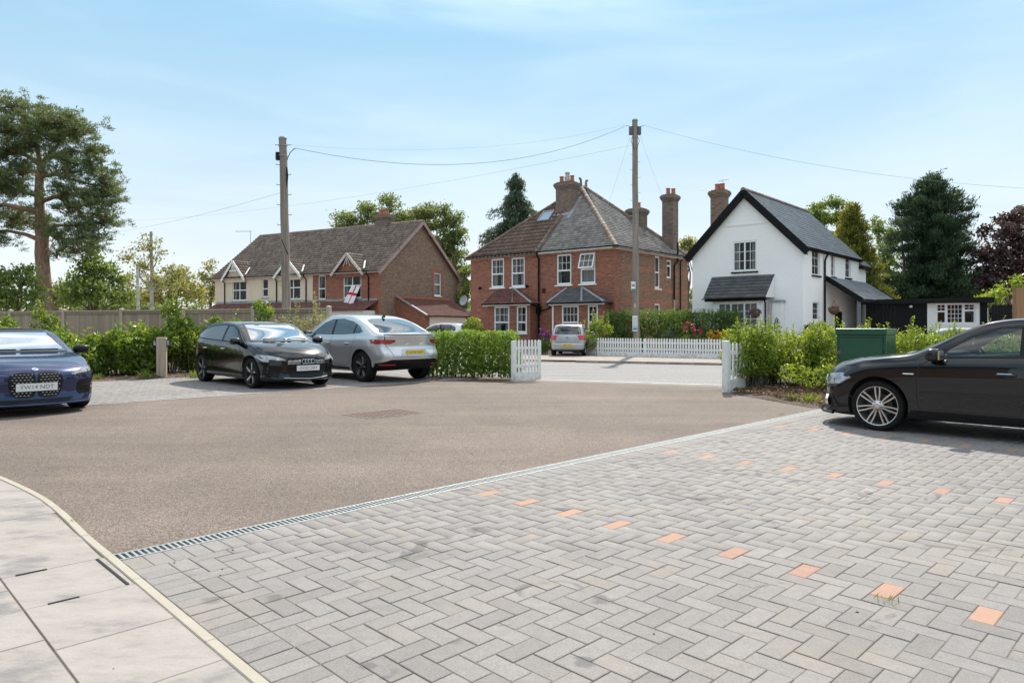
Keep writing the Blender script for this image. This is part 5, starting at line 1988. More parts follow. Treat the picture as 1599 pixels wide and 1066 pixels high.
 pipe("soil_pipe_base", root, [(0.10, y_, 2.9), (0.10, y_, 0.1)], 0.052, MT["concrete"])
 pipe("drain_pipe", root, [(0.24, y_ + 1.0, ZE - 0.05), (0.08, y_ + 0.85, ZE - 0.35), (0.08, y_ + 0.85, 2.1)], 0.04, MT["black_paint"])
 # low lean-to at the back corner
 e_ = Vector((-1.0, 0, 0.62)).normalized()
 tile_plane("outhouse_tiles", root, (1.35, LS - 1.7, 1.55), (0, 1, 0), e_, 1.55, lambda s: 0.0, lambda s: 2.6, 0.14, 0.17, MT["tile_clay"], 0.012, seed=31)
 wall_panel("outhouse_wall", (1.2, LS - 1.6, 0), (0, 1, 0), 2.4, 0, 1.6, [], MT["brick_side"], root)
 # satellite dish on the left corner
 mb = MB()
 Md = Matrix.Translation((-LF - 0.35, -0.2, 2.9)) @ Matrix.Rotation(R(75), 4, 'X')
 mb.lathe([(0.0, 0.0), (0.12, 0.012), (0.24, 0.05), (0.31, 0.09), (0.32, 0.085), (0.24, 0.04), (0.0, -0.01)], 20, M=Md)
 mb.tube([(-LF - 0.35, -0.15, 2.9), (-LF - 0.02, -0.02, 2.8)], 0.02, 6)
 mb.build("satellite_dish", MT["lead"], root, smooth=50)
 # small wall lamps and vent
 for (px, py) in ((752, 450), (826, 447)):
  s_ = -wf.s(px)
  z_ = wf.z(px, py) - FAR_Z
  mb = MB()
  mb.tube([(s_, -0.002, z_), (s_, -0.16, z_ + 0.03)], 0.02, 6)
  mb.lathe([(0.02, 0.09), (0.08, 0.06), (0.1, -0.06), (0.04, -0.1)], 10, M=Matrix.Translation((s_, -0.18, z_)))
  mb.build("wall_lamp", MT["black_paint"], root)
 s_ = -wf.s(849.5)
 z_ = wf.z(849, 454) - FAR_Z
 mb = MB()
 for k in range(4):
  mb.box(s_ - 0.12, s_ + 0.12, -0.02, -0.003, z_ - 0.12 + 0.065 * k, z_ - 0.075 + 0.065 * k)
 mb.build("air_vent", MT["black_paint"], root)
 return root

brick_house()

# ------------------------------------------------------------------ house 3: white cottage

def white_cottage():
 Cr = Vector((13.57, 33.0, 0))
 fd = Vector((-4.22, 3.7, 0)).normalized()
 sd = Vector((3.7, 4.22, 0)).normalized()
 ang = math.atan2(-fd.y, -fd.x)
 root = thing("white_cottage", "white painted cottage with black barge boards and grey slate roof", "house", (Cr.x, Cr.y, FAR_Z), ang)
 wf, ws = Wall(Cr, fd), Wall(Cr, sd)
 LF, LS = wf.s(1081), ws.s(1341)
 ZE = wf.z(1254, 384) - FAR_Z
 ZA = Wall(Cr, fd).z(1160, 301) - FAR_Z
 W1 = wf.rect(1144, 1182, 376, 424)
 w1 = (LF - W1[1], LF - W1[0], W1[2] - FAR_Z, W1[3] - FAR_Z)
 wall_panel("wall", (-LF, 0, 0), (1, 0, 0), LF, 0, ZE, [w1], MT["brick_white"], root, top=[(0, ZE), (LF, ZE), (LF / 2, ZA)])
 SW = [ws.rect(1268, 1280.5, 388, 430), ws.rect(1298, 1304, 395, 432), ws.rect(1320, 1328.5, 398, 434), ws.rect(1269, 1279.5, 471.5, 500)]
 SW = [(a, b, c - FAR_Z, d - FAR_Z) for (a, b, c, d) in SW]
 wall_panel("wall", (0, 0, 0), (0, 1, 0), LS, 0, ZE, SW, MT["brick_white"], root)
 wall_panel("wall", (-LF, 0, 0), (0, 1, 0), LS, 0, ZE, [], MT["brick_white"], root, flip=True)
 wall_panel("wall", (-LF, LS, 0), (1, 0, 0), LF, 0, ZE, [], MT["brick_white"], root, flip=True, top=[(0, ZE), (LF, ZE), (LF / 2, ZA)])
 Mf = frame_mat((-LF, 0, 0), (1, 0, 0))
 Ms = frame_mat((0, 0, 0), (0, 1, 0))
 window(root, Mf, *w1, bars=(2, 3), sash=False, cols=2, curtain=0.5, sill_mat=MT["black_paint"], fw=0.08, sill_w=0.06, depth=0.08)
 for i, h_ in enumerate(SW):
  window(root, Ms, *h_, bars=(2, 3) if i in (0,) else (1, 3), sash=False, curtain=0.4, sill=(i != 3), sill_mat=MT["black_paint"], fw=0.06, depth=0.12)
 # shallow string line across the gable
 mb = MB()
 zs = wf.z(1160, 352) - FAR_Z
 half = LF / 2 * (ZA - zs) / (ZA - ZE) - 0.12
 mb.box(-LF / 2 - half, -LF / 2 + half, -0.03, -0.002, zs, zs + 0.05)
 mb.build("string_course", MT["white_paint"], root)
 # roof
 hw = LF / 2
 rise = ZA - ZE
 sl = math.hypot(hw, rise)
 ov, ve = 0.28, 0.22
 for sgn, sd_ in ((1, 41), (-1, 42)):
  e_ = Vector((-sgn * hw, 0, rise)).normalized()
  x_e = 0.0 if sgn > 0 else -LF
  P0 = Vector((x_e, 0, ZE + 0.13)) - e_ * ov
  tile_plane("roof_slates", root, P0, (0, 1, 0), e_, sl + ov, lambda s: -ve, lambda s: LS + 0.15, 0.22, 0.30, MT["slate_new"], 0.014, jitter=0.003, seed=sd_)
  mb = MB()
  a_ = Vector((x_e, -ve + 0.02, ZE - 0.03)) - e_ * (ov + 0.12)
  b_ = a_ + e_ * (sl + ov + 0.12)
  up = Vector((sgn * rise, 0, hw)).normalized()
  mb.bar(a_, b_, 0.05, 0.34, up=up)
  mb.build("barge_board", MT["black_paint"], root)
  mb = MB()
  mb.bar(a_ + Vector((0, 0.03, -0.02)) + up * -0.1, b_ + Vector((0, 0.03, -0.02)) + up * -0.1, 0.28, 0.04, up=up)
  o = mb.build("soffit", MT["black_paint"], root)
  o.location.y += 0.1
 ridge_run("ridge_tiles", root, (-hw, -ve, ZA + 0.15), (-hw, LS + 0.15, ZA + 0.15), 0.12, MT["ridge"], 0.45)
 mb = MB()
 mb.box(0.005, 0.16, -0.15, LS + 0.1, ZE - 0.16, ZE - 0.03)
 mb.build("fascia", MT["black_paint"], root)
 gutter(root, (0.24, -0.2, ZE - 0.06), (0.24, LS + 0.15, ZE - 0.06))
 y_ = ws.s(1286)
 pipe("drain_pipe", root, [(0.22, y_ + 0.1, ZE - 0.1), (0.12, y_ + 0.05, ZE - 0.3), (0.07, y_, ZE - 0.5), (0.07, y_, 0.1)], 0.05, MT["black_paint"])
 # rear lower part
 wall_panel("rear_wall", (-0.05, LS, 0), (0, 1, 0), 1.6, 0, ZE - 0.35, [], MT["brick_white"], root)
 e_ = Vector((-hw, 0, rise)).normalized()
 tile_plane("rear_roof_slates", root, Vector((0.2, LS, ZE - 0.35)), (0, 1, 0), e_, 2.5, lambda s: 0.0, lambda s: 1.75, 0.22, 0.30, MT["slate_new"], 0.008, seed=44)
 mb = MB()
 mb.box(0.0, 0.22, LS + 0.02, LS + 1.75, ZE - 0.52, ZE - 0.38)
 mb.build("rear_fascia", MT["black_paint"], root)
 # chimney behind the left slope
 xl = -LF + 0.75
 P = Cr + sd * 3.0
 wm = Wall(P, fd)
 cx_ = -wm.s(1123.5)
 zt = wm.z(1123, 297) - FAR_Z
 ch = chimney(root, (cx_, 3.0), 0.78, 0.6, ZE + 0.6, zt, None, [(-0.12, 0, 0.34, 0.14, MT["terracotta"]), (0.14, 0.05, 0.34, 0.14, MT["terracotta"])], mat=MT["brick_brown"])
 mb = MB()
 q = Vector((cx_ + 0.2, 3.0, zt))
 mb.tube([q, q + Vector((0, 0, 0.55))], 0.015, 6)
 mb.tube([q + Vector((-0.3, 0, 0.5)), q + Vector((0.35, 0, 0.52))], 0.012, 5)
 mb.tube([q + Vector((-0.5, 0, 0.0)), q + Vector((-1.2, -0.2, 0.15))], 0.012, 5)
 for k in range(5):
  c = q + Vector((-0.6 - 0.14 * k, -0.04 * k, 0.02 + 0.03 * k))
  mb.tube([c + Vector((0, -0.15, -0.05)), c + Vector((0, 0.15, 0.05))], 0.007, 4)
 mb.build("aerial", MT["galv"], ch)
 # bay canopy on the front
 dp = 0.95
 Cb = Cr - sd * dp
 wb = Wall(Cb, fd)
 xl, xr = -wb.s(1098), -wb.s(1195.5)
 zE = wb.z(1146, 465) - FAR_Z
 zT = wf.z(1160, 430.5) - FAR_Z
 tlx, trx = -wf.s(1112), -wf.s(1210)
 e_ = Vector((0, dp, zT - zE)).normalized()
 hg = math.hypot(dp, zT - zE)
 tile_plane("canopy_slates", root, (0, -dp, zE), (1, 0, 0), e_, hg, lambda s: xl + (tlx - xl) * s / hg, lambda s: xr + (trx - xr) * s / hg, 0.21, 0.3, MT["slate_dark"], 0.01, seed=45)
 mb = MB()
 mb.add([(xl, -dp, zE), (tlx, -0.01, zT), (tlx, -0.01, zE)], [(0, 1, 2)])
 mb.build("canopy_cheek", MT["white_paint"], root, recalc=False)
 mb = MB()
 mb.add([(xr, -dp, zE), (trx, -0.01, zT), (trx, -0.01, zE)], [(0, 2, 1)])
 mb.build("canopy_cheek", MT["white_paint"], root, recalc=False)
 mb = MB()
 mb.box(xl + 0.05, xr - 0.02, -dp + 0.04, -dp + 0.12, zE - 0.16, zE - 0.012)
 mb.build("canopy_fascia", MT["black_paint"], root)
 gutter(root, (xl - 0.05, -dp - 0.04, zE - 0.02), (xr + 0.05, -dp - 0.04, zE - 0.02), r=0.05)
 x0, x1 = xl + 0.38, xr - 0.22
 hs = [(0.28, x1 - x0 - 0.24, 0.9, zE - 0.22)]
 wall_panel("bay_wall", (x0, -dp + 0.25, 0), (1, 0, 0), x1 - x0, 0, zE - 0.1, hs, MT["white_paint"], root)
 for x_, fl_ in ((x0, True), (x1, False)):
  wall_panel("bay_wall", (x_, -dp + 0.25, 0), (0, 1, 0), dp - 0.25, 0, zE - 0.1, [], MT["white_paint"], root, flip=fl_)
 Mb = frame_mat((x0, -dp + 0.25, 0), (1, 0, 0))
 window(root, Mb, *hs[0], bars=(2, 4), sash=False, cols=3, curtain=0.4, fw=0.07, depth=0.06)
 pipe("canopy_pipe", root, [(x1 + 0.12, -dp - 0.02, zE - 0.06), (x1 + 0.12, -dp + 0.2, zE - 0.25), (x1 + 0.12, -dp + 0.2, 0.1)], 0.04, MT["black_paint"])
 # little flat topped side pier right of the bay
 mb = MB()
 mb.box(x1 + 0.32, x1 + 0.75, -0.4, -0.003, 0, zE - 0.25)
 mb.build("pier", MT["white_paint"], root)
 mb = MB()
 mb.box(x1 + 0.28, x1 + 0.80, -0.45, -0.003, zE - 0.248, zE - 0.13)
 mb.build("pier_cap", MT["lead"], root)
 # porch on the right hand wall
 pa, pb = ws.s(1289), LS + 1.5
 dpw = 1.55
 zt = ws.z(1290, 432) - FAR_Z
 Pq = Cr + Vector((math.cos(ang), math.sin(ang), 0)) * dpw
 zb = Wall(Pq, sd).z(1325, 463) - FAR_Z
 e_ = Vector((-dpw, 0, zt - zb)).normalized()
 pl = pb - pa
 tile_plane("porch_slates", root, (dpw + 0.1, pa, zb - 0.05), (0, 1, 0), e_, math.hypot(dpw + 0.1, zt - zb + 0.05), lambda s: 0.0, lambda s: pl, 0.22, 0.3, MT["slate_new"], 0.008, jitter=0.002, seed=46)
 mb = MB()
 up = Vector((zt - zb, 0, dpw)).normalized()
 mb.bar((dpw + 0.15, pa - 0.02, zb - 0.13), (0.0, pa - 0.02, zt - 0.05), 0.05, 0.24, up=up)
 mb.bar((dpw + 0.15, pb + 0.02, zb - 0.13), (0.0, pb + 0.02, zt - 0.05), 0.05, 0.2, up=up)
 mb.build("porch_barge_board", MT["black_paint"], root)
 mb = MB()
 mb.box(dpw + 0.02, dpw + 0.1, pa, pb, zb - 0.2, zb - 0.07)
 mb.build("porch_fascia", MT["black_paint"], root)
 grey = simple("grey_post_paint", (0.15, 0.16, 0.18), 0.5)
 for y_, m_ in ((pa + 0.12, grey), (pa + pl * 0.55, MT["black_paint"]), (pb - 0.15, MT["white_paint"])):
  mb = MB()
  mb.box(dpw - 0.1, dpw + 0.04, y_ - 0.08, y_ + 0.08, 0, zb - 0.13)
  mb.build("porch_post", m_, root)
 mb = MB()
 mb.box(dpw - 0.07, dpw - 0.02, pa + pl * 0.55 + 0.1, pb - 0.25, 0, zb - 0.2)
 mb.build("porch_panel", MT["white_paint"], root)
 mb = MB()
 y0_ = ws.s(1301)
 mb.box(0.005, 0.07, y0_ + 0.3, y0_ + 1.25, 0, 2.1)
 dr = mb.build("door", MT["black_paint"], root)
 mb = MB()
 mb.lathe([(0.0, 0.0), (0.04, 0.0), (0.04, 0.05), (0.0, 0.06)], 10, M=Matrix.Translation((0.07, y0_ + 1.15, 1.05)) @ Matrix.Rotation(R(90), 4, 'Y'))
 mb.build("handle", MT["chrome"], dr)
 return root, wf, ws, Cr, fd, sd, ang

cottage = white_cottage()

# ------------------------------------------------------------------ black outbuilding with white panel

def outbuilding():
 d0 = 36.0
 A = at(1352, d0 + 0.8)
 B = at(1541, d0 - 1.2)
 e = (B - A)
 L_ = e.length
 ang = math.atan2(e.y, e.x)
 root = thing("black_garage", "low black boarded garage with a white window panel", "garage", (A.x, A.y, FAR_Z), ang)
 w_ = Wall(A, e)
 H = w_.z(1450, 472) - FAR_Z
 a, b = w_.s(1448), w_.s(1530)
 mb = MB()
 n = int(a / 0.16)
 for i in range(n):                       # upright black boards
  m2 = MB()
  m2.box(i * a / n + 0.004, (i + 1) * a / n - 0.004, 0.0, 0.03 + 0.004 * (i % 2), 0, H + 0.015)
  m2.build("board", MT["black_paint"], root)
 wz = w_.rect(1462, 1523, 474, 505.5)
 h = (wz[0] - a, wz[1] - a, wz[2] - FAR_Z, wz[3] - FAR_Z)
 wall_panel("white_panel", (a, 0, 0), (1, 0, 0), b - a, 0, H + 0.015, [h], MT["white_paint"], root, reveal=0.08)
 M = frame_mat((a, 0, 0), (1, 0, 0))
 w3 = h[1] - h[0]
 window(root, M, h[0], h[0] + w3 * 0.26, h[2], h[3], bars=(2, 2), sash=True, split=0.62, curtain=0, sill=False, fw=0.06)
 window(root, M, h[0] + w3 * 0.26, h[0] + w3 * 0.70, h[2], h[3], bars=(4, 4), sash=False, curtain=0, sill=False, fw=0.06)
 window(root, M, h[0] + w3 * 0.70, h[1], h[2], h[3], bars=(2, 2), sash=True, split=0.66, curtain=0, sill=False, fw=0.06)
 mb = MB()
 mb.box(b, L_ + 0.02, 0.0, 0.04, 0, H + 0.015)
 mb.build("end_boarding", MT["black_paint"], root)
 for k in range(6):
  m2 = MB()
  m2.box(b + 0.02, L_ + 0.02, -0.03, -0.002, H * k / 6 + 0.01, H * (k + 1) / 6 - 0.012)
  m2.build("board", MT["black_paint"], root)
 mb = MB()
 mb.box(L_ + 0.021, L_ + 0.06, 0.0, 5.0, 0, H - 0.3)
 mb.build("side_wall", MT["white_paint"], root)
 mb = MB()
 mb.box(-0.02, 0.0, 0.05, 5.0, 0, H + 0.01)
 mb.build("side_wall", MT["white_paint"], root)
 mb = MB()
 mb.prism([(-0.3, H + 0.02), (L_ + 0.25, H + 0.02), (L_ + 0.25, H + 0.22), (-0.3, H + 0.16)], -0.35, 5.2)
 mb.build("flat_roof", MT["black_paint"], root)
 mb = MB()
 mb.box(-0.3, L_ + 0.25, -0.34, -0.30, H - 0.06, H + 0.018)
 mb.build("fascia", MT["black_paint"], root)
 mb = MB()
 mb.lathe([(0.0, 0.05), (0.07, 0.05), (0.09, -0.05), (0.0, -0.06)], 10, M=Matrix.Translation((a - 0.75, -0.08, H - 0.2)))
 mb.build("lamp", MT["sign_white"], root)
 return root

outbuilding()

# ------------------------------------------------------------------ edge of a house at the right border

def edge_house():
 d0 = 52.0
 A = at(1596, d0)
 root = thing("neighbour_house", "tile hung corner of a house peeping out behind the purple tree", "house", (A.x, A.y, FAR_Z), R(-30))
 zE = zat(330, d0) - FAR_Z
 wall_panel("wall", (0, 0, 0), (1, 0, 0), 9, 0, zE, [], MT["brick_side"], root)
 wall_panel("wall", (0, 0, 0), (0, 1, 0), 7, 0, zE, [], MT["brick_side"], root, flip=True)
 mb = MB()
 for k in range(4):
  mb = MB()
  mb.box(-0.03, 3, -0.06, -0.005, zE - 2.0 + 0.5 * k, zE - 1.56 + 0.5 * k)
  mb.build("weather_board", MT["old_white"] if k % 2 else MT["purple_verge"], root)
 e_ = Vector((0, 3.5, 2.6)).normalized()
 tile_plane("roof_tiles", root, Vector((0, -0.35, zE - 0.1)), (1, 0, 0), e_, 1.0, lambda s: -0.3, lambda s: 9, 0.31, 0.3, MT["tile_old"], 0.05, roll=0.03, stagger=False, seed=51)
 mb = MB()
 mb.bar(Vector((-0.3, -0.35, zE - 0.2)), Vector((-0.3, 0.45, zE + 0.4)), 0.06, 0.24, up=(0, -0.6, 0.8))
 mb.build("barge_board", MT["purple_verge"], root)

edge_house()

# ------------------------------------------------------------------ the new houses behind the photographer (they show in the cars' paint)

def yard_house(label, origin, rot, L_, D_, lower, upper):
 root = thing("yard_house", label, "house", origin, rot)
 ZE, ZR = 4.6, 7.6
 hs = [(1.2 + 3.0 * k, 2.6 + 3.0 * k, 0.9, 2.1) for k in range(int((L_ - 1) / 3))]
 hu = [(a, b, 3.1, 4.2) for (a, b, _, _) in hs]
 wall_panel("wall", (0, 0, 0), (1, 0, 0), L_, 0, 2.6, hs, lower, root)
 wall_panel("upper_wall", (0, -0.03, 0), (1, 0, 0), L_, 2.6, ZE, hu, upper, root)
 M = frame_mat((0, 0, 0), (1, 0, 0))
 for h in hs + hu:
  window(root, M, *h, bars=(1, 1), sash=False, cols=2, curtain=0.3, sill=False)
 for x_, fl in ((0, True), (L_, False)):
  wall_panel("end_wall", (x_, 0, 0), (0, 1, 0), D_, 0, ZE, [], lower, root, flip=fl, top=[(0, ZE), (D_, ZE), (D_ / 2, ZR)])
 wall_panel("back_wall", (0, D_, 0), (1, 0, 0), L_, 0, ZE, [], lower, root, flip=True)
 for sg in (1, -1):
  e_ = Vector((0, sg * D_ / 2, ZR - ZE)).normalized()
  tile_plane("roof_tiles", root, Vector((0, 0 if sg > 0 else D_, ZE)) - e_ * 0.3, (1, 0, 0), e_, math.hypot(D_ / 2, ZR - ZE) + 0.3, lambda s: -0.3, lambda s: L_ + 0.3, 0.32, 0.33, MT["slate_dark"], 0.03, seed=71)

yard_house("house of brown brick with a white upper floor left of the slab path", (-22.0, 8.0, 0), R(-70), 14, 8, MT["brick_brown"], MT["brick_white"])
yard_house("house of brown brick with a white upper floor behind the near parking bays", (17.0, -14.0, 0), R(138), 14, 8, MT["brick_brown"], MT["brick_white"])

# ================================================================== fences, poles, small street things
def board_mesh(w, t, h, key, mat, taper=True, top='flat'):
 mb = MB()
 t2 = t * 0.45 if taper else t
 if top == 'flat':
  pr = [(-w / 2, 0), (w / 2, 0), (w / 2, h), (-w / 2, h)]
 elif top == 'round':
  pr = [(-w / 2, 0), (w / 2, 0)] + [(w / 2 * math.cos(a), h - w * 0.55 + w * 0.55 * math.sin(a)) for a in [math.pi * k / 6 for k in range(7)]]
 else:
  pr = [(-w / 2, 0), (w / 2, 0), (w / 2, h - w * 0.5), (0, h), (-w / 2, h - w * 0.5)]
 mb.prism(pr, -t / 2, t / 2)
 me = mb.mesh(key)
 me.materials.append(mat)
 return me

def close_board_fence():
 n0 = 18.15
 t_r = (at(516, 21.7)).dot(RD)
 t_l = t_r - 23.0
 a = rp(t_r, n0)
 root = thing("wooden_fence", "weathered close board fence with pale posts behind the laurels", "fence", (a.x, a.y, -0.13), math.atan2(RD.y, RD.x))
 H = 1.886 + 0.13
 bm = board_mesh(0.105, 0.022, H - 0.22, "board", MT["fence"])
 n = int(23.0 / 0.092)
 for i in range(n):
  o = link("board", bm, None, root, loc=(-0.06 - i * 0.092, random.uniform(-0.003, 0.003) - 0.004 * (i % 2), 0.16))
  o.rotation_euler = (0, random.uniform(-0.004, 0.004), R(4))
 for k in range(9):
  x = -k * 2.88
  mb = MB()
  mb.box(-0.06, 0.06, -0.055, 0.055, 0, H + 0.02)
  mb.add([(-0.075, -0.07, H + 0.021), (0.075, -0.07, H + 0.021), (0.075, 0.07, H + 0.021), (-0.075, 0.07, H + 0.021), (0, 0, H + 0.06)], [(0, 1, 4), (1, 2, 4), (2, 3, 4), (3, 0, 4), (3, 2, 1, 0)])
  mb.build("post", MT["fence_post"], root, loc=(x, -0.03, 0))
  if k < 8:
   mb = MB()
   mb.box(x - 2.82, x - 0.06, -0.07, 0.05, H - 0.055, H - 0.015)
   mb.build("capping_rail", MT["fence_post"], root)
   mb = MB()
   mb.box(x - 2.82, x - 0.06, -0.045, -0.018, H - 0.14, H - 0.056)
   mb.build("top_rail", MT["fence"], root)
   mb = MB()
   mb.box(x - 2.82, x - 0.06, -0.03, 0.01, 0, 0.155)
   mb.build("gravel_board", MT["fence"], root)
 return root

close_board_fence()

def picket_fence(name, label, A, B, H, n, zb, posts=(0.0, 1.0), post_h=0.03, top='round', pw=0.07, board_h=0.2, post_w=0.1, face=1, board_y=0.0):
 """white picket run from A to B (world xy), base z zb"""
 A, B = Vector((A.x, A.y, 0)), Vector((B.x, B.y, 0))
 e = B - A
 L_ = e.length
 root = thing(name, label, "picket fence", (A.x, A.y, zb), math.atan2(e.y, e.x), None)
 pm = board_mesh(pw, 0.02, H - board_h * 0.55, "picket", MT["picket"], top=top)
 for i in range(n):
  x = L_ * (i + 0.5) / n
  if any(abs(x - p_ * L_) < post_w * 0.6 for p_ in posts):
   continue
  o = link("picket", pm, None, root, loc=(x, -0.035 * face, board_h * 0.55))
  o.rotation_euler = (0, random.uniform(-0.012, 0.012), 0)
 for k, zz in enumerate((board_h + 0.14, H - 0.2)):
  mb = MB()
  mb.box(0, L_, -0.022 if face > 0 else -0.018, 0.018 if face > 0 else 0.022, zz - 0.035, zz + 0.035)
  mb.build("rail", MT["picket"], root)
 mb = MB()
 mb.box(0.0, L_, -0.05 * face - 0.016, -0.05 * face + 0.016, 0, board_h)
 mb.build("gravel_board", MT["picket"], root)
 for p_ in posts:
  mb = MB()
  mb.box(-post_w / 2, post_w / 2, -post_w / 2, post_w / 2, 0, H + post_h)
  mb.build("post", MT["picket"], root, loc=(p_ * L_, 0.0, 0), bevel=0.012)
 return root

picket_fence("picket_fence", "short white picket panel at the end of the clipped hedge", gp(801, 594.5), gp(842, 591.8), 0.98, 8, 0.0, top='round', pw=0.052, board_h=0.20, post_h=-0.02, post_w=0.075)
pr = gp(1133.5, 613.0)
pe = gp(1236, 597.5)
picket_fence("picket_fence", "white picket fence with a tall end post, half hidden by the yellow green hedge", pr, pe, 0.98, 20, 0.0, posts=(0.0, 0.52, 1.0), post_h=0.05, pw=0.07, board_h=0.26, post_w=0.12)
fa, fb = gp(933, 555.2, FAR_Z), gp(1150, 560.5, FAR_Z)
picket_fence("picket_fence", "long white picket fence across the road below the flowers", fa, fb, 0.82, 52, FAR_Z, posts=(0.0, 0.36, 0.72, 1.0), post_h=-0.03, top='point', pw=0.072, board_h=0.2, post_w=0.07)
# side return of that fence, running away beside the drive
sd_dir = Vector((0.55, 0.83, 0))
picket_fence("picket_fence", "short return of the white picket fence beside the parked silver hatchback", fa + Vector((-0.03, 0.05, 0)), fa + Vector((-0.95, 1.5, 0)), 0.82, 12, FAR_Z, posts=(1.0,), post_h=-0.03, top='point', pw=0.072, board_h=0.2, post_w=0.07, face=-1)

# brown fence at the right border
A_ = at(1581, 27.0)
root = thing("wooden_fence", "tall brown board fence at the right edge behind the black car", "fence", (A_.x, A_.y, -0.05), R(-24))
bmesh_ = board_mesh(0.12, 0.02, zat(449, 27.0) + 0.05, "board", MT["fence_brown"])
for i in range(14):
 link("board", bmesh_, None, root, loc=(0.06 + i * 0.125, random.uniform(-0.004, 0.004), 0))
mb = MB()
mb.box(0, 1.8, 0.02, 0.06, 1.9, 2.0)
mb.build("rail", MT["fence_brown"], root)
# dark gate between garage and brown fence
A_ = at(1548, 33.0)
root = thing("garden_gate", "dark boarded gate beside the black garage", "gate", (A_.x, A_.y, FAR_Z), R(-20))
bm2 = board_mesh(0.115, 0.02, zat(476, 33.0) - FAR_Z, "board", MT["black_paint"])
for i in range(9):
 link("board", bm2, None, root, loc=(0.06 + i * 0.122, 0, 0))
mb = MB()
mb.box(0, 1.12, 0.012, 0.05, 1.75, 1.85)
mb.build("rail", MT["black_paint"], root)

# ---- telegraph poles ------------------------------------------------------------------------
def pole(label, base, top_px, top_py, r0, r1, zb, fittings):
 d = base.y
 H = zat(top_py, d) - zb
 lean = at(top_px, d).x - base.x
 root = thing("telegraph_pole", label, "telegraph pole", (base.x, base.y, zb), 0)
 mb = MB()
 n = 12
 pts = [(lean * k / n + random.uniform(-0.012, 0.012), random.uniform(-0.01, 0.01), H * k / n) for k in range(n + 1)]
 mb.tube(pts, [r0 + (r1 - r0) * k / n for k in range(n + 1)], 14)
 mb.build("shaft", MT["pole"], root, smooth=50)
 mb = MB()
 mb.lathe([(0.0, 0.05), (r1 * 0.9, 0.045), (r1 * 1.12, 0.0), (r1 * 1.12, -0.02)], 14, M=Matrix.Translation((lean, 0, H)))
 mb.build("cap", MT["galv"], root, smooth=40)
 fittings(root, lean, H)
 return root, H, lean

def fit_left(root, lean, H):
 def at_h(h):
  return lean * h / H
 for k in range(14):                       # climbing pegs
  h = H - 0.9 - k * 0.34
  if h < 2.6:
   break
  s_ = 1 if k % 2 else -1
  mb = MB()
  mb.tube([(at_h(h) + s_ * 0.1, 0, h), (at_h(h) + s_ * 0.24, 0, h + 0.005), (at_h(h) + s_ * 0.245, 0, h + 0.04)], 0.012, 6)
  mb.build("climbing_peg", MT["galv"], root)
 mb = MB()
 mb.box(lean - 0.22, lean - 0.10, -0.09, 0.05, H - 0.75, H - 0.48)
 mb.build("junction_box", MT["black_pl"], root, bevel=0.01)
 mb = MB()
 mb.tube([(lean + 0.13, -0.03, H - 1.75), (lean + 0.17, -0.05, H - 1.3), (lean + 0.14, -0.03, H - 1.0)], 0.035, 8)
 mb.build("cable_closure", MT["black_pl"], root, smooth=50)
 mb = MB()
 mb.tube([(lean + 0.12, 0, H - 1.0), (lean + 0.14, 0, H - 0.75), (lean + 0.24, 0, H - 0.5), (lean + 0.38, 0, H - 0.36), (lean + 0.46, 0, H - 0.34)], 0.014, 6)
 mb.build("cable_loop", MT["black_pl"], root, smooth=60)
 mb = MB()
 for k in range(2):
  mb.lathe([(0.15, -0.012), (0.155, 0), (0.15, 0.012)], 14, M=Matrix.Translation((at_h(H - 0.25 - k * 0.35), 0, H - 0.25 - k * 0.35)))
 mb.tube([(lean - 0.24, -0.05, H - 0.24), (lean + 0.3, -0.05, H - 0.24)], 0.014, 6)
 mb.build("bracket", MT["galv"], root, smooth=40)
 mb = MB()
 mb.bar((at_h(3.4) - 0.09, -0.15, 4.35), (at_h(3.4) + 0.13, -0.12, 3.85), 0.02, 0.02)
 mb.build("stay_strap", MT["black_pl"], root)

def fit_right(root, lean, H):
 for s_ in (-1, 1):
  mb = MB()
  mb.box(lean + s_ * 0.19 - 0.085, lean + s_ * 0.19 + 0.085, -0.12, 0.1, H - 0.68, H - 0.30)
  mb.build("cable_box", simple("grey_cable_box", (0.09, 0.095, 0.105), 0.5), root, bevel=0.02)
  mb = MB()
  mb.tube([(lean + s_ * 0.1, -0.02, H - 0.72), (lean + s_ * 0.2, -0.05, H - 0.95), (lean + s_ * 0.06, -0.12, H - 1.4)], 0.012, 6)
  mb.build("cable_loop", MT["black_pl"], root, smooth=60)
  mb = MB()
  mb.tube([(lean, 0, H - 0.32), (lean + s_ * 0.3, 0, H - 0.27), (lean + s_ * 0.42, 0, H - 0.24)], 0.014, 6)
  mb.build("bracket", MT["galv"], root)
 for k in range(9):
  h = H - 1.6 - k * 0.36
  s_ = 1 if k % 2 else -1
  mb = MB()
  mb.tube([(lean * h / H + s_ * 0.1, 0, h), (lean * h / H + s_ * 0.22, 0, h), (lean * h / H + s_ * 0.225, 0, h + 0.04)], 0.011, 6)
  mb.build("climbing_peg", MT["galv"], root)

base_l = at(449.5, 24.0)
POLE_L, HL, leanL = pole("tall grey telegraph pole in front of the cream rendered house", base_l, 441.5, 216, 0.155, 0.125, -0.13, fit_left)
base_r = at(993.5, 33.2)
POLE_R, HR, leanR = pole("telegraph pole with bus stop signs behind the long picket fence", base_r, 991.5, 188, 0.16, 0.125, FAR_Z, fit_right)

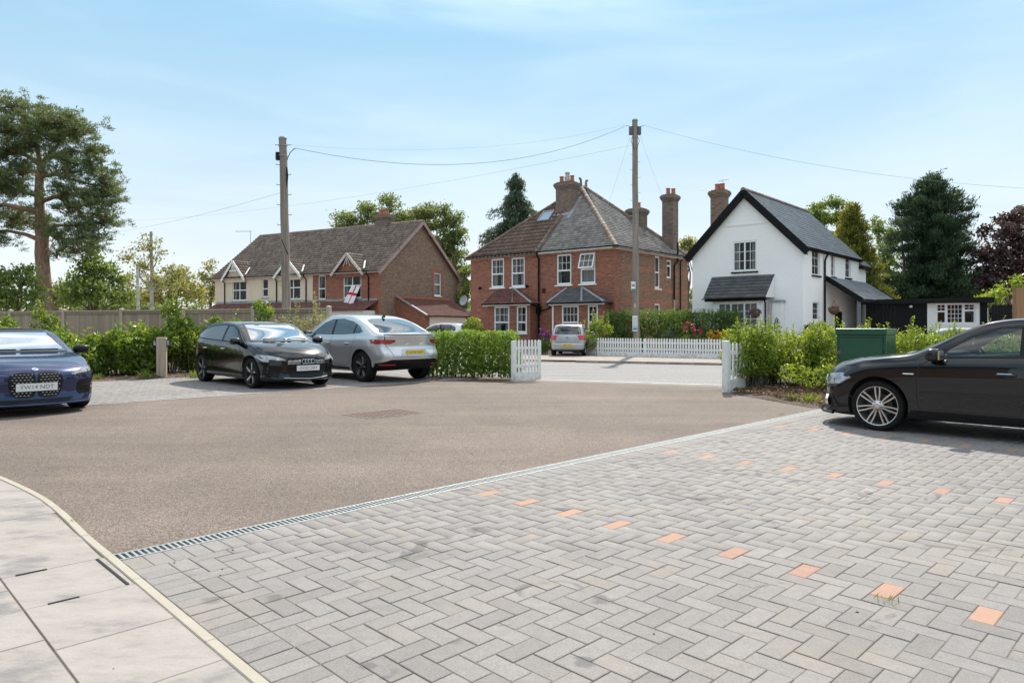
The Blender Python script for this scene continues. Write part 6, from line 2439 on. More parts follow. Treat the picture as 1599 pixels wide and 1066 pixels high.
# bus stop flag and timetable on the right pole
d_ = base_r.y - 0.2
fl = thing("bus_stop_sign", "small white bus stop flag high on the pole", "sign", (at(989, d_).x, d_, zat(447, d_)), 0)
mb = MB()
mb.box(-0.10, 0.10, -0.012, 0.012, -0.22, 0.22)
mb.build("panel", MT["sign_white"], fl, bevel=0.006)
mb = MB()
mb.box(-0.095, 0.095, -0.0165, -0.0125, -0.215, -0.12)
mb.build("teal_band", MT["sign_teal"], fl)
mb = MB()                                     # bus pictogram: body, windows cut by gaps, wheels
mb.box(-0.065, 0.065, -0.0165, -0.0125, 0.01, 0.045)
mb.box(-0.065, 0.065, -0.0165, -0.0125, 0.085, 0.105)
for k in range(4):
 mb.box(-0.065 + 0.0395 * k, -0.054 + 0.0395 * k, -0.0165, -0.0125, 0.046, 0.084)
for x in (-0.04, 0.04):
 mb.lathe([(0.0, 0), (0.014, 0), (0.014, 0.004), (0, 0.004)], 10, M=Matrix.Translation((x, -0.0125, 0.004)) @ Matrix.Rotation(R(90), 4, 'X'))
o = mb.build("bus_symbol", MT["ink"], fl)
o["kind"] = "stuff"
tt = thing("timetable_case", "white bus timetable case low on the pole", "sign", (at(991.5, d_).x, d_, zat(505, d_)), 0)
mb = MB()
mb.box(-0.12, 0.12, -0.02, 0.02, -0.36, 0.36)
mb.build("case", MT["sign_white"], tt, bevel=0.008)
mb = MB()
mb.box(-0.10, 0.10, -0.025, -0.0205, -0.13, 0.30)
mb.build("timetable_paper", simple("timetable_paper", (0.55, 0.58, 0.58), 0.5, 0, 0.25, 60), tt)
for (za, zb_) in ((-0.16, -0.135), (-0.30, -0.20)):
 mb = MB()
 mb.box(-0.105, 0.105, -0.026, -0.0208, za, zb_)
 mb.build("blue_band", MT["sign_blue"], tt)
sm_ = thing("pole_notice", "little yellowish notice fixed to the pole below the flag", "sign", (at(991.5, d_).x, d_, zat(477, d_)), 0)
mb = MB()
mb.box(-0.04, 0.04, -0.01, 0.01, -0.09, 0.09)
mb.build("plate", MT["buff_pot"], sm_, bevel=0.004)

# wires

def wire(label, a, b, sag, r=0.011, n=24):
 a, b = Vector(a), Vector(b)
 c = (a + b) / 2
 mb = MB()
 pts = []
 for k in range(n + 1):
  t = k / n
  p_ = a.lerp(b, t)
  p_.z -= sag * 4 * t * (1 - t)
  pts.append(p_ - c)
 mb.tube(pts, r, 5)
 return tag(mb.build("overhead_wire", MT["wire"], None, loc=c), label, "wire", "overhead wires")

tl_ = Vector((base_l.x + leanL + 0.46, base_l.y, HL - 0.13 - 0.34))
tr_ = Vector((base_r.x + leanR - 0.4, base_r.y, HR + FAR_Z - 0.25))
wire("sagging wire strung between the two telegraph poles", tl_, tr_, 1.1, 0.008)
tl2 = Vector((base_l.x + leanL - 0.2, base_l.y, HL - 0.13 - 0.25))
wire("upper thin wire between the two telegraph poles", tl2 + Vector((0.5, 0, 0.02)), tr_ + Vector((0, 0, 0.05)), 0.55, 0.0025)
wire("faint wire from the far left to the right telegraph pole", at(60, 70, zat(345, 70)), Vector((base_r.x + leanR, base_r.y, zat(226, base_r.y))), 1.2, 0.0045, 30)
wire("second faint wire from the far left to the left pole", at(60, 70, zat(362, 70)), Vector((base_l.x + leanL, base_l.y, zat(300, 24.0))), 0.8, 0.0045, 30)
wire("wire running from the right pole off to the right above the dark conifer", tr_ + Vector((0.8, 0, 0.02)), at(1760, 27, zat(300, 27)), 0.7, 0.005, 30)
wire("thin service wire from the right pole to the tall chimney", tr_ + Vector((0.6, 0, -0.3)), at(1040, 44, zat(318, 44)), 0.2, 0.004)
wire("thin service wire from the right pole to the slate roof", tr_ + Vector((0.2, 0, -0.4)), at(925, 39, zat(389, 39)), 0.15, 0.004)

# ---- flag on the cream house ----------------------------------------------------------------
C = Vector((-9.36, 49.6, 0))

def flag():
 e = Vector((-math.cos(R(-30)), -math.sin(R(-30)), 0))     # leftwards along the wall
 out = Vector((-0.5, -0.866, 0))
 def P(px, py, o_):
  s = cream_wf.s(px)
  q = C + e * s
  z = cream_wf.z(px, py)
  return q + out * o_ + Vector((0, 0, z))
 tl, tr, bl, br = P(551, 445.5, 0.12), P(564.5, 446.5, 0.12), P(543.5, 472.5, 0.42), P(557, 474.5, 0.42)
 c = (tl + tr + bl + br) / 4
 root = thing("flag", "white flag with a red cross hanging from the cream house window", "flag", c, 0)
 n, m = 14, 20
 white, red = MB(), MB()
 V = []
 for j in range(m + 1):
  for i in range(n + 1):
   u_, v_ = i / n, j / m
   p_ = (tl.lerp(tr, u_)).lerp(bl.lerp(br, u_), v_)
   p_ += out * (0.035 * math.sin(u_ * 9 + v_ * 2.0) * (0.3 + v_)) + Vector((0, 0, 0.02 * math.sin(u_ * 6)))
   V.append(p_ - c)
 fw, fr_ = [], []
 for j in range(m):
  for i in range(n):
   f = (j * (n + 1) + i, j * (n + 1) + i + 1, (j + 1) * (n + 1) + i + 1, (j + 1) * (n + 1) + i)
   (fr_ if (6 <= i < 8 or 8 <= j < 11) else fw).append(f)
 white.add(V, fw)
 red.add(V, fr_)
 for mbx, nm, mt_ in ((white, "white_cloth", MT["flag_w"]), (red, "red_cross", MT["flag_r"])):
  me = mbx.mesh(nm, None, recalc=False)
  bm = bmesh.new()
  bm.from_mesh(me)
  bmesh.ops.delete(bm, geom=[v_ for v_ in bm.verts if not v_.link_faces], context='VERTS')
  bm.to_mesh(me)
  bm.free()
  me.polygons.foreach_set("use_smooth", [True] * len(me.polygons))
  link(nm, me, mt_, root)

flag()

# ---- wooden bollard -------------------------------------------------------------------------
bp_ = gp(252.5, 589.8)
bol = thing("wooden_bollard", "square oak bollard with small black lamps among the laurels", "bollard", (bp_.x, bp_.y, 0), R(20))
mb = MB()
mb.box(-0.115, 0.115, -0.115, 0.115, 0, 1.03)
mb.build("post", MT["oak"], bol, bevel=0.015)
for s_ in (-1, 1):
 mb = MB()
 mb.box(s_ * 0.115, s_ * 0.19, -0.075, 0.075, 0.80, 0.98)
 lm_ = mb.build("lamp", MT["black_pl"], bol, bevel=0.01)
 mb = MB()
 mb.box(s_ * 0.13, s_ * 0.18, -0.085, -0.0755, 0.83, 0.95)
 mb.build("lens", MT["lamp_in"], lm_)
mb = MB()
mb.tube([(-0.14, -0.05, 0.8), (-0.13, -0.06, 0.4), (-0.14, -0.05, 0.0)], 0.012, 6)
mb.build("cable_conduit", MT["black_pl"], bol)

# ---- green cabinet --------------------------------------------------------------------------
cd_ = 13.3
c0 = at(1304.5, cd_)
cab = thing("utility_cabinet", "dark green metal street cabinet in front of the hedge", "cabinet", (c0.x, c0.y, 0.0), R(-40))
Wc, Dc, Hc = 0.86, 0.78, 1.26
mb = MB()
mb.box(0.02, Wc, 0.0, Dc, 0.02, Hc - 0.06)
mb.build("body", MT["cab_green"], cab, bevel=0.01)
mb = MB()
mb.box(0.002, Wc + 0.018, -0.026, Dc + 0.018, Hc - 0.10, Hc + 0.015)
mb.build("lid", MT["cab_green"], cab, bevel=0.012)
mb = MB()
mb.box(0.07, Wc - 0.05, -0.018, -0.001, 0.12, Hc - 0.16)
door = mb.build("door", MT["cab_green"], cab, bevel=0.006)
mb = MB()
mb.box(0.058, Wc - 0.038, -0.006, -0.0008, 0.108, Hc - 0.148)
mb.build("door_gap", MT["dark_frame"], cab)
for k in range(6):
 mb = MB()
 mb.box(Wc + 0.001, Wc + 0.012, 0.12, Dc - 0.12, 0.85 + 0.035 * k, 0.868 + 0.035 * k)
 mb.build("vent_slat", MT["cab_green"], cab)
mb = MB()
mb.lathe([(0.0, 0.012), (0.022, 0.012), (0.026, 0.0)], 12, M=Matrix.Translation((0.13, -0.018, 0.62)) @ Matrix.Rotation(R(90), 4, 'X'))
mb.build("lock", MT["galv"], door)
for (z_) in (0.35, 0.95):
 mb = MB()
 mb.tube([(Wc - 0.035, -0.012, z_ - 0.06), (Wc - 0.035, -0.012, z_ + 0.06)], 0.012, 8)
 mb.build("hinge", MT["cab_green"], door)
tm = text_mesh("88", 0.085, 0.002)
tm.materials.append(MT["rust"])
o = link("number", tm, None, cab, loc=(0.055, -0.0225, 0.83))
o.rotation_euler = (R(90), 0, 0)
mb = MB()
mb.box(0.0, Wc + 0.02, -0.02, Dc + 0.02, -0.05, 0.02)
mb.build("plinth", MT["concrete"], cab)

# ---- hanging baskets on the cottage ---------------------------------------------------------

def leaf_cards(P, N, size, aspect=0.5, rng=RNG, fold=0.25):
 """rhombus leaves with a folded midrib: P (n,3) centres, N (n,3) long-axis directions"""
 n = len(P)
 N = N / (np.linalg.norm(N, axis=1, keepdims=True) + 1e-9)
 A = rng.normal(size=(n, 3))
 Sd = np.cross(N, A)
 Sd /= (np.linalg.norm(Sd, axis=1, keepdims=True) + 1e-9)
 U = np.cross(Sd, N)
 sz = (size * rng.uniform(0.65, 1.35, size=(n, 1)))
 hl, hw = N * sz / 2, Sd * sz * aspect / 2
 fo = U * sz * aspect * fold
 V = np.empty((n, 4, 3), dtype=np.float32)
 V[:, 0] = P - hl
 V[:, 1] = P + hw + fo + hl * 0.05
 V[:, 2] = P + hl
 V[:, 3] = P - hw + fo + hl * 0.05
 b = (np.arange(n) * 4)[:, None]
 Fc = np.concatenate([b + np.array([[0, 1, 2]]), b + np.array([[0, 2, 3]])], axis=1).reshape(-1, 3)
 return V.reshape(-1, 3), Fc

def leaf_object(name, P, N, size, mat, parent, aspect=0.5, fold=0.25, rng=RNG):
 V, Fc = leaf_cards(np.asarray(P), np.asarray(N), size, aspect, rng, fold)
 o = link(name, np_mesh(name, V, Fc), mat, parent)
 o["kind"] = "stuff"
 return o

def ball_pts(c, r, n, rng=RNG, shell=0.6):
 D = rng.normal(size=(n, 3))
 D /= np.linalg.norm(D, axis=1, keepdims=True)
 rad = shell + (1 - shell) * rng.random((n, 1))
 return np.array(c) + D * rad * np.array(r), D

def basket(label, p, fm, r=0.26):
 root = thing("hanging_basket", label, "hanging basket", p, 0)
 mb = MB()
 mb.lathe([(0.03, -0.20), (0.12, -0.17), (0.19, -0.08), (0.21, 0.0), (0.19, 0.0), (0.1, -0.05), (0.0, -0.05)], 16)
 mb.build("bowl", MT["wicker"], root, smooth=60)
 for k in range(3):
  a = 2 * math.pi * k / 3
  mb = MB()
  mb.tube([(0.2 * math.cos(a), 0.2 * math.sin(a), 0), (0, 0, 0.5)], 0.006, 5)
  mb.build("chain", MT["black_pl"], root)
 P, D = ball_pts((0, 0, 0.05), (r, r, r * 0.7), 260)
 leaf_object("leaves", P, D + RNG.normal(size=P.shape) * 0.6, 0.08, MT["l_hedge"], root)
 P, D = ball_pts((0, 0, 0.07), (r * 1.05, r * 1.05, r * 0.72), 170)
 leaf_object("flowers", P, D + RNG.normal(size=P.shape) * 0.6, 0.075, fm, root, aspect=0.9)

basket("hanging basket of purple flowers beside the cottage bay window", at(1179.5, 32.3, zat(490, 32.3)), MT["f_purple"])
basket("hanging basket of pink flowers in the cottage porch", at(1302, 33.6, zat(485, 33.6)), MT["f_pink"])

# ================================================================== plants
def blob_leaves(blobs, per_m2, rng, shell=0.55, flat_top=False):
 """blobs: list of (cx,cy,cz,rx,ry,rz). leaf positions spread through the outer shell of the union"""
 Ps, Ds = [], []
 B = np.array(blobs)
 for (cx, cy, cz, rx, ry, rz) in blobs:
  area = 4 * math.pi * ((rx * ry) ** 1.6 / 3 + (rx * rz) ** 1.6 / 3 + (ry * rz) ** 1.6 / 3) ** (1 / 1.6)
  n = max(12, int(area * per_m2))
  P, D = ball_pts((cx, cy, cz), (rx, ry, rz), n, rng, shell)
  Ps.append(P)
  Ds.append(D)
 P, D = np.concatenate(Ps), np.concatenate(Ds)
 # drop leaves deep inside other blobs
 keep = np.ones(len(P), dtype=bool)
 for (cx, cy, cz, rx, ry, rz) in blobs:
  q = ((P - np.array((cx, cy, cz))) / np.array((rx, ry, rz)))
  keep &= ~((q ** 2).sum(1) < 0.30)
 return P[keep], D[keep]

def shrub(name, label, cat, base, blobs, leaf, mat, per_m2=420, sprigs=0, sprig_h=0.35, aspect=0.42, group=None, stem=None, seed=1, core=None, shell=0.55, top_z=None):
 """shrub standing at base: stems (part), foliage (part), upright shoots (part)"""
 rng = np.random.default_rng(seed)
 rnd = random.Random(seed)
 root = thing(name, label, cat, base, 0, group)
 P, D = blob_leaves(blobs, per_m2, rng, shell)
 P = P[P[:, 2] > 0.02] if len(P) else P
 D = D[:len(P)]
 N = rng.normal(size=P.shape) * 0.7
 N[:, :2] += (P[:, :2] - P[:, :2].mean(0)) * 0.6
 N[:, 2] += 0.25
 leaf_object("foliage", P, N, leaf, mat, root, aspect, rng=rng)
 mb = MB()
 for (cx, cy, cz, rx, ry, rz) in blobs[:14]:
  b0 = Vector((cx * 0.35, cy * 0.35, 0.0))
  c0 = Vector((cx, cy, cz))
  m = b0.lerp(c0, 0.5) + Vector((rnd.uniform(-0.08, 0.08), rnd.uniform(-0.08, 0.08), 0.05))
  mb.tube([b0, m, c0], [0.022, 0.015, 0.006], 5)
 mb.build("stems", MT["bark"], root, smooth=60)["kind"] = "stuff"
 if sprigs:
  Ps, Ns = [], []
  top = [b for b in blobs]
  mb = MB()
  for k in range(sprigs):
   b = top[rnd.randrange(len(top))]
   a = rnd.uniform(0, 2 * math.pi)
   rr = rnd.uniform(0.0, 0.85)
   x, y = b[0] + b[3] * rr * math.cos(a), b[1] + b[4] * rr * math.sin(a)
   z = b[2] + b[5] * math.sqrt(max(0.05, 1 - rr * rr)) * 0.9
   h = sprig_h * rnd.uniform(0.45, 1.15)
   lean = Vector((rnd.uniform(-0.3, 0.3), rnd.uniform(-0.3, 0.3), 1)).normalized()
   q0, q1 = Vector((x, y, z - 0.08)), Vector((x, y, z)) + lean * h
   mb.tube([q0, q1], [0.006, 0.003], 4)
   m = max(5, int(h / (leaf * 0.30)))
   for i in range(m):
    t = (i + 0.6) / m
    p_ = q0.lerp(q1, t)
    a2 = i * 2.4 + rnd.random()
    dd = Vector((math.cos(a2), math.sin(a2), rnd.uniform(0.3, 1.1))).normalized()
    Ps.append(tuple(p_ + dd * leaf * 0.42))
    Ns.append(tuple(dd))
  leaf_object("shoots", np.array(Ps), np.array(Ns), leaf * 0.95, mat, root, aspect, rng=rng)
  mb.build("shoot_stems", MT["l_grass"], root)["kind"] = "stuff"
 return root

def lumps(rnd, w, d, h, n, r, z0=0.1):
 """n blobs filling a w x d x h mound"""
 out = []
 for k in range(n):
  x, y = rnd.uniform(-w / 2, w / 2) * 0.82, rnd.uniform(-d / 2, d / 2) * 0.8
  z = rnd.uniform(z0 + r * 0.6, h - r * 0.75)
  rr = r * rnd.uniform(0.75, 1.25)
  out.append((x, y, z, rr, rr, rr * rnd.uniform(0.8, 1.05)))
 return out

rnd = random.Random(11)
# ---- laurels along the far bays (individual bushes) ------------------------------------------
LAUREL = "laurel bushes along the far parking bays"
laur = [  # px of centre, distance, width, depth, top row py, label
 (-45, 17.6, 2.2, 1.6, 500, "laurel bush at the left edge behind the blue car"),
 (6, 19.4, 1.5, 1.3, 486, "laurel bush behind the blue car's soft top"),
 (70, 19.6, 1.2, 1.3, 473, "tall bright laurel bush right of the blue car's windscreen"),
 (103, 18.3, 1.0, 1.2, 512, "low laurel bush beside the blue car's mirror"),
 (141, 18.0, 1.1, 1.3, 515, "laurel bush in front of the fence's horseshoe mark"),
 (182, 18.4, 1.2, 1.3, 504, "laurel bush left of the oak bollard"),
 (214, 18.9, 0.9, 1.2, 495, "laurel bush with one tall shoot left behind the oak bollard"),
 (240, 18.9, 0.9, 1.2, 510, "laurel bush hidden directly behind the oak bollard"),
 (268, 19.4, 0.95, 1.2, 468, "tall laurel bush right behind the oak bollard"),
 (297, 19.7, 0.9, 1.2, 487, "laurel bush between the oak bollard and the black hatchback"),
 (332, 20.4, 1.1, 1.2, 490, "laurel bush above the rear of the black hatchback"),
 (372, 20.8, 1.1, 1.1, 484, "laurel bush above the black hatchback's roof"),
 (412, 21.0, 0.9, 1.0, 461, "tallest laurel bush rising above the fence behind the black hatchback"),
 (445, 21.2, 0.8, 0.9, 500, "small laurel bush left of the olive grey shrub"),
]
for i, (px, d, w_, dp, top, lab) in enumerate(laur):
 H = zat(top, d)
 r_ = random.Random(100 + i)
 hb = min(H - 0.22, 1.30)
 bl = lumps(r_, w_ * 1.15, dp, hb, 13, 0.30, 0.0)
 z_ = hb - 0.1
 while z_ < H - 0.2:
  bl += [(r_.uniform(-0.16, 0.16), r_.uniform(-0.15, 0.15), z_, 0.22, 0.22, 0.2)]
  z_ += 0.2
 b = at(px, d)
 shrub("laurel_bush", lab, "bush", (b.x, b.y, gz(b.x, b.y) + 0.01), bl, 0.135, MT["l_laurel"], per_m2=200, sprigs=12, sprig_h=0.27, aspect=0.42, group=LAUREL, seed=200 + i, shell=0.5)
b = at(478, 20.6)
bl = lumps(random.Random(5), 1.9, 0.9, zat(484, 20.6), 12, 0.28, 0.5)
shrub("olive_grey_shrub", "sparse olive grey shrub between the black hatchback and the silver car", "shrub", (b.x, b.y, -0.03), bl, 0.075, MT["l_olive"], per_m2=150, sprigs=26, sprig_h=0.5, aspect=0.5, seed=31, shell=0.3)

# ---- clipped hedges --------------------------------------------------------------------------
def hedge_box(name, label, p0, p1, depth, h, zb, leaf, mat, per_m2, seed, sprigs=40, sprig_h=0.1, wob=0.07, cat="hedge", ends=True):
 """hedge between two ground points (front face), depth to the back"""
 p0, p1 = Vector((p0.x, p0.y, 0)), Vector((p1.x, p1.y, 0))
 e = (p1 - p0)
 L_ = e.length
 ang = math.atan2(e.y, e.x)
 rng = np.random.default_rng(seed)
 rn = random.Random(seed)
 root = thing(name, label, cat, (p0.x, p0.y, zb), ang)
 faces = [("f", L_ * h), ("t", L_ * depth), ("l", depth * h), ("r", depth * h), ("b", L_ * h)]
 Ps, Ns = [], []
 for (k, ar) in faces:
  n = int(ar * per_m2)
  a, b = rng.random(n), rng.random(n)
  j = np.abs(rng.normal(size=n)) * 0.11 - 0.03
  low = 0.06 + 0.94 * b
  if k == "f":
   P = np.stack([a * L_, j, low * h], 1); N = np.array((0, -1, 0.35))
  elif k == "b":
   P = np.stack([a * L_, depth - j, low * h], 1); N = np.array((0, 1, 0.35))
  elif k == "t":
   P = np.stack([a * L_, b * depth, h - j], 1); N = np.array((0, 0, 1))
  elif k == "l":
   P = np.stack([j, a * depth, low * h], 1); N = np.array((-1, 0, 0.35))
  else:
   P = np.stack([L_ - j, a * depth, low * h], 1); N = np.array((1, 0, 0.35))
  Ps.append(P)
  Ns.append(np.tile(N, (n, 1)))
 P, N = np.concatenate(Ps), np.concatenate(Ns).astype(float)
 lump = (np.sin(P[:, 0] * 3.1 + seed) * np.cos(P[:, 2] * 4.3 + P[:, 1] * 2) + 0.6 * np.sin(P[:, 0] * 7.7 + P[:, 2] * 5.1))
 P = P + N * (lump * wob)[:, None]
 # rounded shoulders
 sh = np.clip((P[:, 2] - (h - 0.18)) / 0.18, 0, 1)
 P[:, 1] += np.where(P[:, 1] < depth / 2, 1, -1) * sh ** 2 * 0.08
 N = N * 0.55 + rng.normal(size=N.shape) * 0.75
 leaf_object("foliage", P, N, leaf, mat, root, 0.5, rng=rng)
 # woody inside: crossing twigs that hold the leaves and stop light passing straight through
 mb = MB()
 m = int(L_ / 0.09)
 for i in range(m):
  x = L_ * (i + 0.5) / m
  y = rn.uniform(0.25, depth - 0.25) if depth > 0.55 else depth / 2
  mb.tube([(x, y, 0), (x + rn.uniform(-0.2, 0.2), y + rn.uniform(-0.15, 0.15), h * 0.5), (x + rn.uniform(-0.3, 0.3), y + rn.uniform(-0.2, 0.2), h * 0.86)], [0.025, 0.018, 0.008], 4)
 mb.build("twigs", MT["bark"], root)["kind"] = "stuff"
 n2 = int(L_ * h * depth * 260)
 P2 = np.stack([rng.random(n2) * (L_ - 0.2) + 0.1, rng.random(n2) * (depth - 0.3) + 0.15, rng.random(n2) * (h - 0.25) + 0.08], 1)
 leaf_object("inner_foliage", P2, rng.normal(size=P2.shape), leaf * 1.9, mat, root, 0.7, rng=rng)
 if sprigs:
  Ps, Ns = [], []
  for k in range(sprigs):
   x, y = rn.uniform(0, L_), rn.uniform(0, depth)
   hh = sprig_h * rn.uniform(0.3, 1.3)
   for i in range(6):
    a = i * 2.4
    Ps.append((x + math.cos(a) * leaf * 0.3, y + math.sin(a) * leaf * 0.3, h + hh * i / 6))
    Ns.append((math.cos(a), math.sin(a), 0.9))
  leaf_object("shoots", np.array(Ps), np.array(Ns), leaf * 0.9, mat, root, 0.5, rng=rng)
 return root

hedge_box("clipped_hedge", "clipped green hedge between the silver car and the picket panel", gp(655, 590), gp(800, 592), 1.25, 1.10, 0.0, 0.075, MT["l_hedge"], 900, 61, sprigs=150, sprig_h=0.10)
fh0, fh1 = at(918, 33.9), at(1152, 31.8)
hedge_box("garden_hedge", "long dark clipped hedge behind the picket fence flowers", at(946, 34.6), at(1155, 33.2), 1.0, zat(489, 34) - FAR_Z, FAR_Z, 0.085, MT["l_darkhedge"], 480, 62, sprigs=260, sprig_h=0.22, wob=0.05)

b = at(931, 33.0)
shrub("arching_shrub", "loose yellow green shrub at the corner by the silver hatchback", "shrub", (b.x, b.y, FAR_Z), lumps(random.Random(8), 1.5, 1.3, 1.75, 12, 0.36), 0.10, MT["l_privet"], per_m2=230, sprigs=26, sprig_h=0.45, seed=33)

# privet hedge right of the entrance: separate plants
PRIV = "yellow green privet plants by the green cabinet"
priv = [(1172, 14.6, 0.6, 0.6, 508, "narrow privet hard against the tall white post"),
  (1186, 14.9, 1.15, 1.0, 500, "bushy privet just right of the tall white post"),
  (1225, 15.3, 0.95, 0.9, 513, "lower privet in the gap of the picket fence"),
  (1258, 14.8, 1.05, 0.9, 505, "privet left of the green cabinet"),
  (1295, 15.1, 0.9, 0.8, 499, "privet rising behind the green cabinet's left edge"),
  (1345, 15.6, 1.0, 0.8, 507, "privet peeping over the green cabinet"),
  (1425, 14.6, 0.95, 0.9, 506, "privet right of the green cabinet"),
  (1465, 14.0, 1.0, 0.9, 512, "privet above the black car's bonnet"),
  (1520, 14.2, 1.1, 0.9, 505, "privet behind the black car's windscreen"),
  (1585, 14.2, 1.2, 0.9, 507, "privet seen through the black car's window")]
for i, (px, d, w_, dp, top, lab) in enumerate(priv):
 H = zat(top, d)
 b = at(px, d)
 bl = lumps(random.Random(300 + i), w_ * 1.35, dp * 1.2, H * 0.97, 24, 0.25, 0.30 if i in (0, 1, 2) else 0.08)
 shrub("privet_bush", lab, "bush", (b.x, b.y, gz(b.x, b.y) + 0.02), bl, 0.062, MT["l_privet"], per_m2=360, sprigs=40, sprig_h=0.26, aspect=0.5, group=PRIV, seed=400 + i, shell=0.45)
# low growth under them
b = at(1272, 13.4)
shrub("low_bramble", "low spreading bramble by the nose of the black car", "shrub", (b.x, b.y, 0.02), [(0, 0, 0.33, 0.38, 0.3, 0.2), (-0.35, 0.1, 0.4, 0.3, 0.28, 0.2), (0.25, -0.1, 0.45, 0.28, 0.22, 0.15)], 0.085, MT["l_privet"], per_m2=240, sprigs=8, sprig_h=0.25, seed=35)

def tuft(label, b, n, h, mat, seed, name="weed_tuft", spread=0.12):
 rng = np.random.default_rng(seed)
 root = thing(name, label, "weed", b, 0)
 D = rng.normal(size=(n, 3)) * 0.55
 D[:, 2] = 1.0
 D /= np.linalg.norm(D, axis=1, keepdims=True)
 L_ = h * rng.uniform(0.5, 1.1, size=(n, 1))
 P = np.concatenate([rng.normal(size=(n, 2)) * spread * 0.5, np.zeros((n, 1))], 1) + D * L_ * 0.5
 V, Fc = leaf_cards(P, D, h, 0.09, rng, 0.1)
 link("blades", np_mesh("blades", V, Fc), mat, root)

for i, (px, py, h, lab) in enumerate(((1240, 627, 0.16, "small grass tuft at the bed edge near the black car"), (1268, 632, 0.24, "taller grass tuft touching the black car's bumper"), (152, 594, 0.2, "grass tuft under the laurels near the blue car"),
          (228, 592, 0.28, "weedy tuft at the foot of the oak bollard"), (303, 590, 0.22, "dry grass tuft by the black hatchback's rear wheel"), (1222, 648, 0.04, "weed in the joint near the black car"), (1383, 941, 0.045, "tiny green weed between the paving blocks"),
          (114, 816, 0.03, "tiny weed against the cream edging"))):
 b = gp(px, py)
 tuft(lab, (b.x, b.y, 0.005), 60 if h > 0.1 else 26, h, MT["l_grass"], 70 + i, spread=0.14 if h > 0.1 else 0.06)

# leaf litter in the right hand bed
rng = np.random.default_rng(91)
n = 2600
A_, B_ = uv(12.85, -6.85), uv(11.6, -4.6)
tt_ = rng.random((n, 1))
Q = np.array([[A_.x, A_.y]]) * (1 - tt_) + np.array([[B_.x, B_.y]]) * tt_
Q = Q + np.array([[UX, UY]]) * (rng.random((n, 1)) ** 1.3 * 2.6 + 0.05)
P = np.concatenate([Q, 0.065 + rng.random((n, 1)) * 0.035], 1)
N = rng.normal(size=(n, 3))
N[:, 2] *= 0.25
o = leaf_object("leaf_litter", P, N, 0.065, MT["l_dead"], None, 0.55, rng=rng)
tag(o, "brown dead leaves scattered under the hedge", "leaf litter", kind="stuff")
n = 900
Q = np.array([[uv(2, BED_V).x, uv(2, BED_V).y]]) * (1 - rng.random((n, 1)))
tt_ = rng.random((n, 1))
Q = np.array([[uv(-4, BED_V).x, uv(-4, BED_V).y]]) * (1 - tt_) + np.array([[uv(11, BED_V).x, uv(11, BED_V).y]]) * tt_
Q = Q - np.array([[UY, -UX]]) * (rng.random((n, 1)) * 0.7)
P = np.concatenate([Q, 0.05 + rng.random((n, 1)) * 0.03], 1)
N = rng.normal(size=(n, 3))
N[:, 2] *= 0.25
o = leaf_object("leaf_litter", P, N, 0.07, MT["l_dead"], None, 0.55, rng=rng)
tag(o, "dead leaves along the foot of the laurels", "leaf litter", kind="stuff")

# ---- flowers behind the long picket fence ----------------------------------------------------

def flower_clump(name, label, cat, b, w_, d_, h, mat, nf, leafm, seed, fl=0.075, base_h=0.7):
 rng = np.random.default_rng(seed)
 root = thing(name, label, cat, b, 0)
 P, D = blob_leaves(lumps(random.Random(seed), w_, d_, h * base_h, 8, min(0.3, h * 0.3), 0.1), 260, rng)
 leaf_object("leaves", P, D + rng.normal(size=P.shape) * 0.7, 0.085, leafm, root, 0.45, rng=rng)
 C_ = np.stack([(rng.random(nf) - 0.5) * w_, (rng.random(nf) - 0.5) * d_, h * (base_h * 0.8 + (1.05 - base_h * 0.8) * rng.random(nf))], 1)
 P = np.repeat(C_, 9, axis=0)
 D = rng.normal(size=P.shape)
 D /= np.linalg.norm(D, axis=1, keepdims=True)
 leaf_object("flowers", P + D * fl * 0.45, D, fl, mat, root, 0.75, rng=rng)
 mb = MB()
 for c in C_:
  mb.tube([(c[0] * 0.6, c[1] * 0.6, 0), tuple(c)], 0.007, 4)
 mb.build("flower_stems", MT["l_grass"], root)["kind"] = "stuff"

fz = FAR_Z
flower_clump("rose_bush", "red rose bush behind the picket fence", "rose bush", at(1085, 32.6, fz), 0.9, 0.6, 1.42, MT["f_red"], 16, MT["l_darkhedge"], 41, 0.10, 0.75)
flower_clump("yellow_flowers", "clump of orange yellow flowers behind the picket fence", "flowers", at(1121, 31.9, fz), 1.05, 0.6, 1.08, MT["f_yellow"], 60, MT["l_hedge"], 42, 0.085, 0.8)
flower_clump("purple_flowers", "purple flowers beside the silver hatchback's left rear lamp", "flowers", at(850, 33.6, fz), 0.5, 0.4, 1.15, MT["f_purple"], 34, MT["l_darkhedge"], 43, 0.085)
b = at(1052, 33.3, fz)
shrub("spiky_shrub", "grey green feathery shrub left of the roses", "shrub", b, lumps(random.Random(9), 0.9, 0.6, 1.4, 7, 0.28), 0.12, MT["l_spruce"], per_m2=260, sprigs=14, sprig_h=0.35, aspect=0.16, seed=44)
b = at(1020, 32.5, fz)
shrub("reddish_shrub", "low reddish brown shrub right of the bus stop pole", "shrub", b, lumps(random.Random(10), 0.9, 0.5, 0.95, 6, 0.22), 0.09, MT["l_dead"], per_m2=190, seed=45)
b = at(740, 38.0, fz)
shrub("round_shrub", "round light green shrub at the left corner of the brick house", "shrub", b, [(0, 0, 0.95, 0.62, 0.6, 0.92), (0.2, 0, 0.55, 0.6, 0.5, 0.5), (-0.15, 0, 1.35, 0.42, 0.4, 0.5)], 0.11, MT["l_privet"], per_m2=300, seed=46)
b = at(1213, 31.5, fz)
